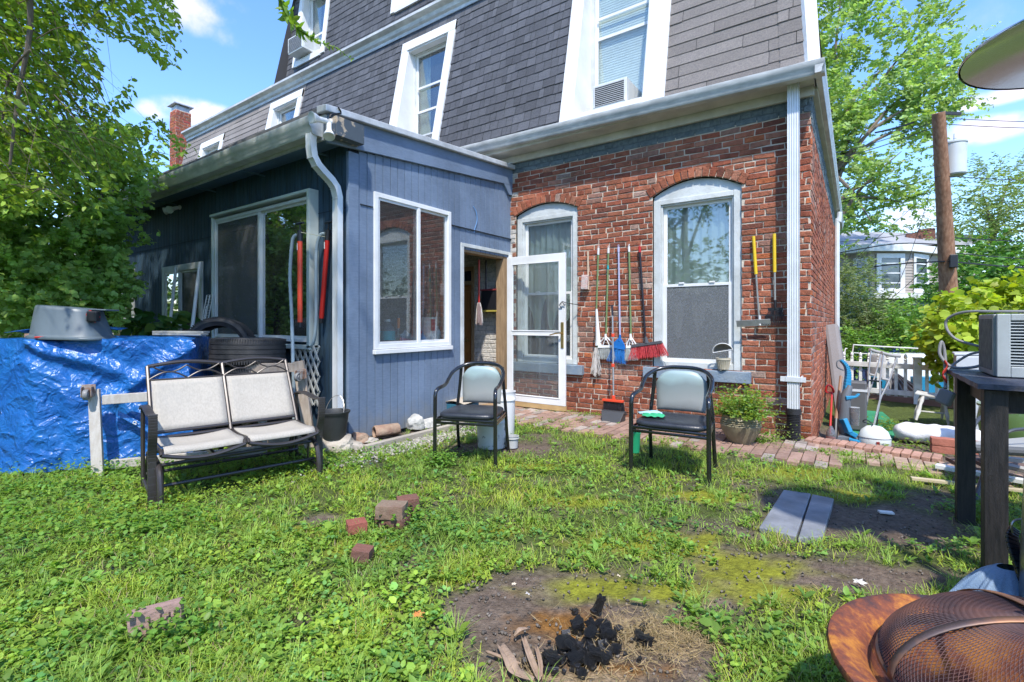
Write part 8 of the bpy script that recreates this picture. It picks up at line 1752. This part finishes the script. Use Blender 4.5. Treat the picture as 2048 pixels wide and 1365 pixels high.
def twigs(name, P0, D0, L0, droop, r, parent, step=5, mat=None, sel=None):
    m = MB()
    for k in (range(len(P0)) if sel is None else sel):
        pts = [Vector(P0[k])+Vector(D0[k])*(L0[k]*q)-Vector((0, 0, droop*(L0[k]*q)**2)) for q in np.linspace(0, 1, step)]; m.tube(pts, [r*(1-.75*q) for q in np.linspace(0, 1, step)], 4, caps=False)
    return m.build(name, mat or m_twig, parent)
# 1. overhanging tree, upper left
t = thing('overhanging_tree', 'leafy tree whose drooping branches fill the upper left corner', 'tree', (-7.4, -1.6, 0))
poly = [(-900, -900), (760, -900), (340, -60), (350, 0), (362, 60), (366, 110), (345, 138), (310, 122), (285, 100), (250, 78), (215, 70), (196, 95), (200, 150), (192, 200), (214, 215), (262, 148), (268, 190), (232, 235), (245, 265), (310, 225), (372, 285), (395, 300), (340, 318), (300, 330), (250, 350), (215, 400), (195, 450), (150, 440), (120, 400), (60, 425), (0, 440), (-900, 500)]
M_ = 1500; px = rng.uniform(-260, 330, M_); py = rng.uniform(-330, 400, M_); dd = rng.uniform(3.3, 5.4, M_); 
F_, R_ = np.array(_F), np.array(_R)
P0 = np.array([0, 0, CAMH])+(F_[None]+R_[None]*((px-1024)/FPX)[:, None]+np.array([[0, 0, 1]])*((HOR-py)/FPX)[:, None])*dd[:, None]
D0 = unit(R_[None]*rng.uniform(.1, 1, (M_, 1))+F_[None]*rng.uniform(-.5, .5, (M_, 1))+np.array([[0, 0, 1]])*rng.uniform(-.9, .25, (M_, 1))); L0 = rng.uniform(.35, .85, M_)
P, D, ti = sprays(P0, D0, L0, 30, .7, .05); qx, qy, _ = proj(P); ok = in_poly(qx, qy, poly); gapn = np.array([mnoise.noise(Vector(p)*2.2) for p in P]); ok &= (gapn > -.40); dens = np.clip(1.25-(qx+100)/520, .35, 1); ok &= rng.random(len(P)) < dens
S_ = P-np.array(SUNV)[None]*((P[:, 2:3]-.7)/SUNV.z); ok &= ~((S_[:, 0] > -5.7) & (S_[:, 0] < -2.6) & (S_[:, 1] > .1) & (S_[:, 1] < 2.75) & (rng.random(len(P)) < .88)); P, D = P[ok], D[ok]; k = len(P); s = rng.uniform(.036, .072, k); c = lcol(k, (.27, .41, .065), .35, .5)  # crown thinned where its shadow would fall on tub, tarp and bench
leaves('crown', P, D, rdir(k, .9), s, s*.62, c, m_leaf, T_OV, t, smooth=True)
q0x, q0y, _ = proj(P0+D0*L0[:, None]*.5); q1x, q1y, _ = proj(P0+D0*L0[:, None]-np.array([[0, 0, .55]])*L0[:, None]**2); q2x, q2y, _ = proj(P0); tok = np.where(in_poly(q0x, q0y, poly) & in_poly(q1x+12, q1y, poly) & in_poly(q2x, q2y, poly) & (q0x < 230))[0]; twigs('twigs', P0, D0, L0, .55, .0035, t, sel=tok)
m = MB(); B = Vector((-7.4, -1.6, 0)); m.tube(smoothpath([B, B+Vector((.15, .1, 1.5)), B+Vector((.7, .5, 3.2)), B+Vector((1.8, 1.6, 4.6))], 5), [.24-.14*i/15 for i in range(16)], 14)
for tx, ty, td in ((-60, -200, 3.2), (40, 40, 3.4), (-100, 200, 3.6), (330, -300, 3.8), (130, 330, 3.9), (60, -120, 3.0)):
    e = PD(tx, ty, td+1); a = B+Vector((.9, .7, 3.6)); mid = (a+e)/2+Vector((0, 0, .45)); pp = smoothpath([a, mid, e], 8); m.tube(pp, [.07-.058*i/(len(pp)-1) for i in range(len(pp))], 8)
m.tube(smoothpath([PD(20, 330, 3.6), PD(35, 200, 3.5), PD(60, 60, 3.4), PD(55, -60, 3.3)], 4), [.008+.012*i/12 for i in range(13)], 8); m.tube(smoothpath([PD(60, 100, 3.4), PD(20, 150, 3.5), PD(5, 240, 3.6)], 4), .008, 8)
m.build('trunk', m_bark2, t, smooth=True)
# unseen upper crown, added above the frame to shade the blue front wall
Mh = 380; cx = rng.uniform(-6.3, -3.0, Mh); cyy = rng.normal(.75, .4, Mh); cz = rng.uniform(4.4, 6.0, Mh); P0 = np.stack([cx, cyy, cz], 1); D0 = rdir(Mh, -.2, .5); L0 = rng.uniform(.3, .7, Mh); P, D, ti = sprays(P0, D0, L0, 16, .3, .1); k = len(P); s = rng.uniform(.07, .13, k); 
qx, qy, ff = proj(P); ok = (qy < -20) | (in_poly(qx, qy, poly)); P, D, s = P[ok], D[ok], s[ok]; k = len(P); leaves('shade_crown', P, D, rdir(k, .6), s, s*.65, lcol(k, (.10, .19, .03), .3, .2), m_leaf, T_EL, t)
# lone twig reaching in from the top
m = MB(); tp = smoothpath([PD(520, -80, 2.3), PD(556, -10, 2.3), PD(575, 30, 2.3), PD(598, 60, 2.3), PD(640, 85, 2.32), PD(675, 98, 2.34), PD(705, 122, 2.35)], 6); m.tube(tp, [.0035-.0025*i/(len(tp)-1) for i in range(len(tp))], 5); m.build('hanging_twig', mk('green_twig', (.16, .20, .06), .8), t)
pts = np.array([list(p) for p in tp]); k = 0; PP = []; DD = []; SS = []
for i in range(2, len(pts)-1):
    tg = unit((pts[i+1]-pts[i])[None])[0]; near_tip = i/len(pts)
    for q in range(4 if near_tip < .75 else 2): dv = tg*.5+rng.normal(size=3)*.6; PP.append(pts[i]); DD.append(dv); SS.append((.050 if near_tip < .62 else .026)*rng.uniform(.7, 1.2)*(1.15-near_tip*.5))
leaves('twig_leaves', np.array(PP), np.array(DD), rdir(len(PP), .8), np.array(SS), np.array(SS)*.5, lcol(len(PP), (.19, .33, .05), .2, .4), m_leaf, T_OV, t, smooth=True)
# generic crown of clumps
def clump_tree(name, label, cat, base, clumps, nleaf, ls, col, trunk_r=.15, trunk_top=None, tm=T_EL, asp=.6, group=None, trunk=True, spread=.5, zb=.5, parent_kind=None, limbs=10, droop=.4, per=14, tl=(.25, .6), clip=None, up=0, yel=.3, bark=None):
    """clumps: list of (centre, radius vector)"""
    t = thing(name, label, cat, tuple(base), 0, group); C = np.array([list(c[0]) for c in clumps]); Rv = np.array([list(c[1]) for c in clumps]); vol = Rv.prod(1)**(2/3); ci = rng.choice(len(C), nleaf//per, p=vol/vol.sum())
    v = rdir(len(ci)); P0 = C[ci]+v*Rv[ci]*(rng.random((len(ci), 1))**.45); D0 = unit(v*1.0+rng.normal(size=v.shape)*.6+np.array([[0, 0, up]])); L0 = rng.uniform(tl[0], tl[1], len(ci)); P, D, ti = sprays(P0, D0, L0, per, droop, ls)
    tone = (.72+.56*rng.random(len(ci)))[ti]
    if clip is not None: ok = clip(P); P, D, tone = P[ok], D[ok], tone[ok]
    k = len(P); s = ls*rng.uniform(.7, 1.3, k); leaves('crown', P, D, rdir(k, zb), s, s*asp, lcol(k, col, .25, yel)*tone[:, None], m_leaf, tm, t, smooth=True)
    if trunk:
        m = MB(); b = Vector(base); top = Vector(trunk_top or (b.x, b.y, C[:, 2].mean())); pp = smoothpath([b, b.lerp(top, .35)+Vector((.05, .03, 0)), b.lerp(top, .7)-Vector((.04, 0, 0)), top], 4); m.tube(pp, [trunk_r*(1-.65*i/(len(pp)-1)) for i in range(len(pp))], 10)
        idx_ = list(range(len(C))) if len(C) <= limbs else list(rng.choice(len(C), limbs, replace=False))
        for i in idx_:
            a = b.lerp(top, rng.uniform(.35, .95)); e = Vector(C[i])+Vector(rng.normal(size=3)*.2*Rv[i]); mid = (a+e)/2+Vector((0, 0, .1*(e-a).length)); q_ = smoothpath([a, mid, e], 5); m.tube(q_, [trunk_r*.38*(1-.85*j/(len(q_)-1)) for j in range(len(q_))], 6)
        m.build('trunk', bark or m_bark2, t, smooth=True)
    return t
# 2. lobed-leaf shrub in front of the annex
def cl(px, py, d, rx, rz, ry=None): return (PD(px, py, d), (rx, ry or rx, rz))
poly2 = [(-300, 250), (200, 250), (300, 255), (345, 270), (392, 305), (385, 345), (340, 352), (310, 378), (292, 395), (288, 440), (312, 462), (300, 492), (252, 500), (240, 520), (262, 540), (290, 565), (288, 582), (262, 590), (250, 640), (225, 668), (-300, 680)]
def clip2(P): qx, qy, f = proj(P); return in_poly(qx+rng.normal(size=len(qx))*7, qy+rng.normal(size=len(qx))*7, poly2) & (f > 3.6) & (np.array([mnoise.noise(Vector(p)*1.6) for p in P]) > -.22)
clump_tree('hibiscus_shrub', 'tall shrub with lobed leaves beside the shaded annex wall', 'shrub', (*PZ(180, 690).xy, 0),
    [cl(300, 330, 6.4, .45, .3), cl(220, 300, 6.2, .5, .3), cl(120, 380, 5.8, .6, .45), cl(240, 410, 6.0, .45, .4), cl(60, 470, 5.6, .6, .5), cl(200, 480, 5.8, .5, .4), cl(120, 560, 5.5, .6, .45), cl(240, 560, 6, .35, .3), cl(20, 600, 5.2, .6, .45), cl(180, 620, 5.6, .5, .35), cl(-80, 420, 5.4, .7, .6), cl(-120, 560, 5.2, .7, .6), cl(90, 300, 6, .5, .4)],
    36000, .060, (.31, .47, .13), .06, tuple(PD(160, 380, 5.9)), T_LB, .95, clip=clip2, limbs=12, tl=(.2, .5), up=.3, yel=.25)
m = MB(); [m.tube(smoothpath([PD(x0, 690, 5.8), PD(x1, 560, 5.8), PD(x2, 470, 5.9), PD(x3, 360, 6)], 4), [.035-.02*i/12 for i in range(13)], 8) for x0, x1, x2, x3 in ((170, 168, 160, 150), (215, 205, 180, 215), (150, 158, 178, 240))]; m.build('stems', m_bark2, bpy.data.objects['hibiscus_shrub'], smooth=True)
clump_tree('big_leaf_weed', 'low plant with large dark leaves behind the tarp planks', 'plant', (*PD(325, 690, 6.2).xy, 0), [cl(320, 645, 6.2, .28, .08), cl(270, 648, 6.0, .25, .08)], 110, .17, (.06, .15, .04), .01, tuple(PD(325, 650, 6.2)), T_OV, .6, limbs=4, per=4, tl=(.05, .2))
# trees out of view behind and beside the camera: they shade and are mirrored in the panes
for i, (bx_, by_, h, lab) in enumerate(((-13.5, -1.5, 7.5, 'broad tree beyond the left side of the yard'), (-10.5, -6.5, 8.5, 'tall tree behind the yard toward the left'), (-10.2, -3.0, 6.0, 'dense tree just left of the open yard'), (-15, -4.5, 8.0, 'tree deep in the left corner beyond the yard'), (-5.5, -8, 8, 'tall tree behind the camera'), (-.5, -9, 8, 'tree behind the camera to the right'), (5, -9, 7.5, 'tree far behind the camera on the right'))):
    cs = [(Vector((bx_+rng.uniform(-2, 2), by_+rng.uniform(-1.5, 1.5), h*q+rng.uniform(-.4, .4))), (1.5, 1.3, 1.2)) for q in (.2, .3, .4, .5, .6, .7, .8, .9, .35, .55)]
    clump_tree('yard_tree', lab, 'tree', (bx_, by_, 0), cs, 13000, .17, (.12, .22, .045), .2, (bx_, by_, h*.8), T_EL, .6, tl=(.4, .9), group='trees around the yard')
# left background greenery behind the shrub
cs = [(PD(x_, y_, 9.5), (.9, .9, .7)) for x_, y_ in ((40, 560), (-60, 480), (120, 620), (-150, 600), (20, 640))]
clump_tree('side_shrub', 'denser shrub further back at the left edge', 'shrub', (*PD(20, 700, 9.5).xy, 0), cs, 6000, .09, (.15, .28, .055), .05, None, T_OV, .7)
# 3. right: tall locust like tree
cs = []
for (x_, y_, rx, rz) in ((1700, 60, 2.0, 1.5), (1780, 130, 2.0, 1.6), (1690, 190, 2, 1.6), (1760, 250, 1.8, 1.5), (1850, 240, 1.5, 1.0), (1700, 330, 1.6, 1.4), (1760, 350, 1.4, 1.1), (1690, 430, 1.4, 1.2), (1860, 190, 1.6, .9), (1900, 130, 1.2, .6), (1840, 60, 1.4, .9), (1690, -60, 2, 1.5), (1740, 440, 1.4, .9), (1640, 250, 2.4, 2.5), (1600, 100, 2.5, 2.5), (1790, 310, 1.2, .8), (1800, 400, .9, .6)): cs.append((PD(x_, y_, 21+rng.uniform(-1.5, 1.5)), (rx*.62, rx*.62, rz*.62)))
def clip3(P): 
    qx, qy, f = proj(P); dn = np.array([mnoise.noise(Vector(p)*.55) for p in P]); return (dn > -.16) & ~((qx > 1880) & (qy > 330))
clump_tree('silver_maple', 'tall airy light green tree towering behind the brick house corner', 'tree', tuple(PD(1640, 660, 21)), cs, 38000, .16, (.32, .45, .17), .28, tuple(PD(1650, 250, 21)), T_LB, .8, limbs=17, clip=clip3, tl=(.8, 1.9), up=.7, droop=.12, per=20, yel=.3)
cs = [(PD(x_, y_, 27+rng.uniform(-2, 2)), (1.7, 1.7, 1.1)) for x_, y_ in ((1960, 380), (2010, 360), (2060, 400), (1930, 440), (1990, 450), (2060, 480), (1890, 490), (2100, 420), (1950, 500))]
clump_tree('rear_tree', 'sparse olive green tree behind the transformer pole', 'tree', tuple(PD(1990, 660, 27)), cs, 9000, .20, (.22, .30, .11), .22, tuple(PD(1985, 430, 27)), T_EL, .6, limbs=9, tl=(.6, 1.4), up=.3, droop=.1)
cs = [(PD(x_, y_, 19+rng.uniform(-1, 1)), (1.4, 1.2, .9)) for x_, y_ in ((1940, 560), (2000, 540), (2060, 560), (1930, 610), (2000, 610), (2080, 600), (2050, 520), (1960, 520))]
clump_tree('green_hedge_tree', 'dense mid green tree to the right of the pole', 'tree', tuple(PD(2000, 680, 19)), cs, 12000, .15, (.11, .25, .06), .15, tuple(PD(2000, 580, 19)), T_OV, .7, tl=(.3, .8))
cs = [(PD(x_, y_, 30), (2.4, 2, 1.4)) for x_, y_ in ((1700, 470), (1745, 480), (1690, 520), (1880, 520), (1900, 570))]
clump_tree('roofside_tree', 'small tree rising behind the bay house roof', 'tree', tuple(PD(1700, 660, 30)), cs, 5000, .28, (.18, .30, .08), .2, tuple(PD(1700, 500, 30)), T_EL, .6, tl=(.5, 1.2))
cs = [(PD(x_, y_, 12+rng.uniform(-.8, .8)), (.62, .6, .5)) for x_, y_ in ((1700, 570), (1700, 620), (1735, 625), (1760, 650), (1700, 670), (1745, 680), (1785, 650), (1800, 670), (1830, 690), (1690, 560), (1860, 680))]
clump_tree('lilac_bush', 'loose grey green bush in front of the bay house', 'shrub', tuple(PD(1740, 760, 12)), cs, 15000, .085, (.18, .25, .12), .05, tuple(PD(1740, 620, 12)), T_EL, .55, limbs=11, tl=(.25, .6), up=.4)
cs = [(PD(x_, y_, 11+rng.uniform(-.8, .8)), (.5, .5, .4)) for x_, y_ in ((1815, 655), (1845, 655), (1850, 675), (1800, 690), (1700, 700), (1740, 705), (1870, 700), (1830, 640))]
clump_tree('green_shrub', 'fresh green shrub between the lilac bush and the vine', 'shrub', tuple(PD(1820, 770, 11)), cs, 9000, .075, (.16, .32, .07), .04, None, T_OV, .65, tl=(.2, .5))
cs = [(PD(x_, y_, 7.4+rng.uniform(-.4, .6)), (.36, .36, .26)) for x_, y_ in ((1905, 640), (1930, 660), (1910, 690), (1960, 620), (2000, 610), (2040, 600), (1940, 700), (1990, 660), (2040, 650), (2090, 620), (1985, 720), (1920, 730), (2080, 600), (2060, 690), (1860, 690))]
clump_tree('grape_vine', 'sunlit yellow green vine mass with large leaves above the fence', 'vine', tuple(PD(1950, 800, 7.5)), cs, 5200, .115, (.32, .42, .05), .05, tuple(PD(1950, 690, 7.5)), T_OV, .95, limbs=14, clip=lambda P: (lambda q: q[0] > 1850+rng.normal(size=len(P))*12)(proj(P)), tl=(.15, .4), zb=1.0, up=.2, yel=.6, per=8)
# low plants around lower yard
patch_weeds('lower_yard_weeds', 'weeds around the stool and below the picket fence', [(1800, 838, .2, .1, .4), (1860, 870, .3, .1, .2), (1780, 830, .1, .1, .2), (1700, 830, .1, .2, .1), (1920, 880, .3, .1, .2)], 900, .02, .05, .08, (.16, .24, .05))
k = 900; x = rng.uniform(-.3, 4.5, k)+rng.normal(size=k)*.1; y = rng.uniform(6.2, 9, k); ok = (x > BX+.1); x, y = x[ok], y[ok]; k = len(x); a = rng.random(k)*6.283; leaves('far_grass', np.stack([x, y, gz(x, y)-.01], 1), np.stack([np.cos(a)*.6, np.sin(a)*.6, np.ones(k)], 1), rdir(k), rng.uniform(.03, .08, k), .005, lcol(k, (.17, .27, .05), .3, .3), m_grass, T_BL); tag(scene.objects['far_grass'], 'thin grass tufts on the lower yard', 'grass', kind='stuff')
# potted plant beside the chair
pc = PZ(1488, 905); pc = Vector((-.93, 5.28, 0)); t = thing('potted_plant', 'bushy bright green plant in a ribbed clay pot by the brick wall', 'plant', tuple(pc)); T = Matrix.Translation(pc); m = MB()
m.lathe([(0, 0), (.10, 0), (.105, .01), (.175, .13), (.19, .19), (.178, .20), (.188, .207), (.176, .217), (.185, .225), (.17, .235), (.178, .245), (.165, .262), (.172, .275), (.175, .283), (.155, .283), (.15, .24), (.05, .2), (0, .2)], 36, T); m.build('pot', mk('olive_tan_pottery', (.27, .235, .15), .55, col2=(.2, .17, .11), nscale=7, grime=.25, gscale=8), t, smooth=True, angle=50)
k0 = 150; a = rng.random(k0)*6.283; P0 = np.array(pc)[None]+np.stack([np.cos(a)*.07, np.sin(a)*.07, np.full(k0, .26)], 1); el = rng.uniform(.25, 1.5, k0); D0 = np.stack([np.cos(a)*np.cos(el), np.sin(a)*np.cos(el), np.sin(el)], 1); L0 = rng.uniform(.20, .42, k0)*(.6+.55*np.sin(el)); P, D, ti = sprays(P0, D0, L0, 14, .6, .04, .03, .25); k = len(P); s = rng.uniform(.018, .040, k)
P[:, 1] = np.minimum(P[:, 1], BY-.04); leaves('foliage', P, D, rdir(k, 1.2), s, s*.66, lcol(k, (.17, .30, .05), .3, .6), m_leaf, T_OV, t, smooth=True); twigs('stems', P0, D0, L0, .6, .003, t, mat=mk('green_twig', (.16, .20, .06), .8))
k = 260; a = rng.random(k)*6.283; P = np.array([-.62, 5.25, 0])[None]+np.stack([rng.normal(size=k)*.10, rng.normal(size=k)*.08, rng.random(k)*.28], 1); s = rng.uniform(.014, .028, k); o = leaves('pale_weed', P, rdir(k, .3), rdir(k, 1), s, s*.5, lcol(k, (.26, .34, .09), .2, .3), m_leaf, T_EL); tag(o, 'pale yellow green weed leaning between pot and downspout', 'weed', kind='stuff')
# hosta in the green planter
c = PD(2030, 858, 5.2); k = 60; a = rng.random(k)*6.283; el = rng.uniform(.5, 1.4, k); t = thing('striped_plant', 'cream striped grassy plant growing in the green pot', 'plant', (c.x, c.y, LZ+.3)); leaves('foliage', np.array([c.x, c.y, LZ+.3])[None]+np.zeros((k, 3)), np.stack([np.cos(a)*np.cos(el), np.sin(a)*np.cos(el), np.sin(el)], 1), rdir(k), rng.uniform(.2, .36, k), .035, lcol(k, (.35, .42, .2), .3, .2), m_leaf, T_BL, t)
# far treeline closing the horizon
k = 26000; a = rng.uniform(0, 6.283, k); d = rng.uniform(55, 70, k); hh = 3+rng.random(k)*(5+2.5*np.sin(a*7)+1.5*np.sin(a*19)); P = np.stack([np.cos(a)*d, np.sin(a)*d, hh*rng.random(k)**.6-1], 1); s = rng.uniform(.7, 1.5, k)
o = leaves('distant_treeline', P, rdir(k), rdir(k, .5), s, s*.7, lcol(k, (.08, .15, .045), .3, .2), m_leaf, T_EL); tag(o, 'far tree line closing the horizon around the yard', 'trees', kind='stuff')
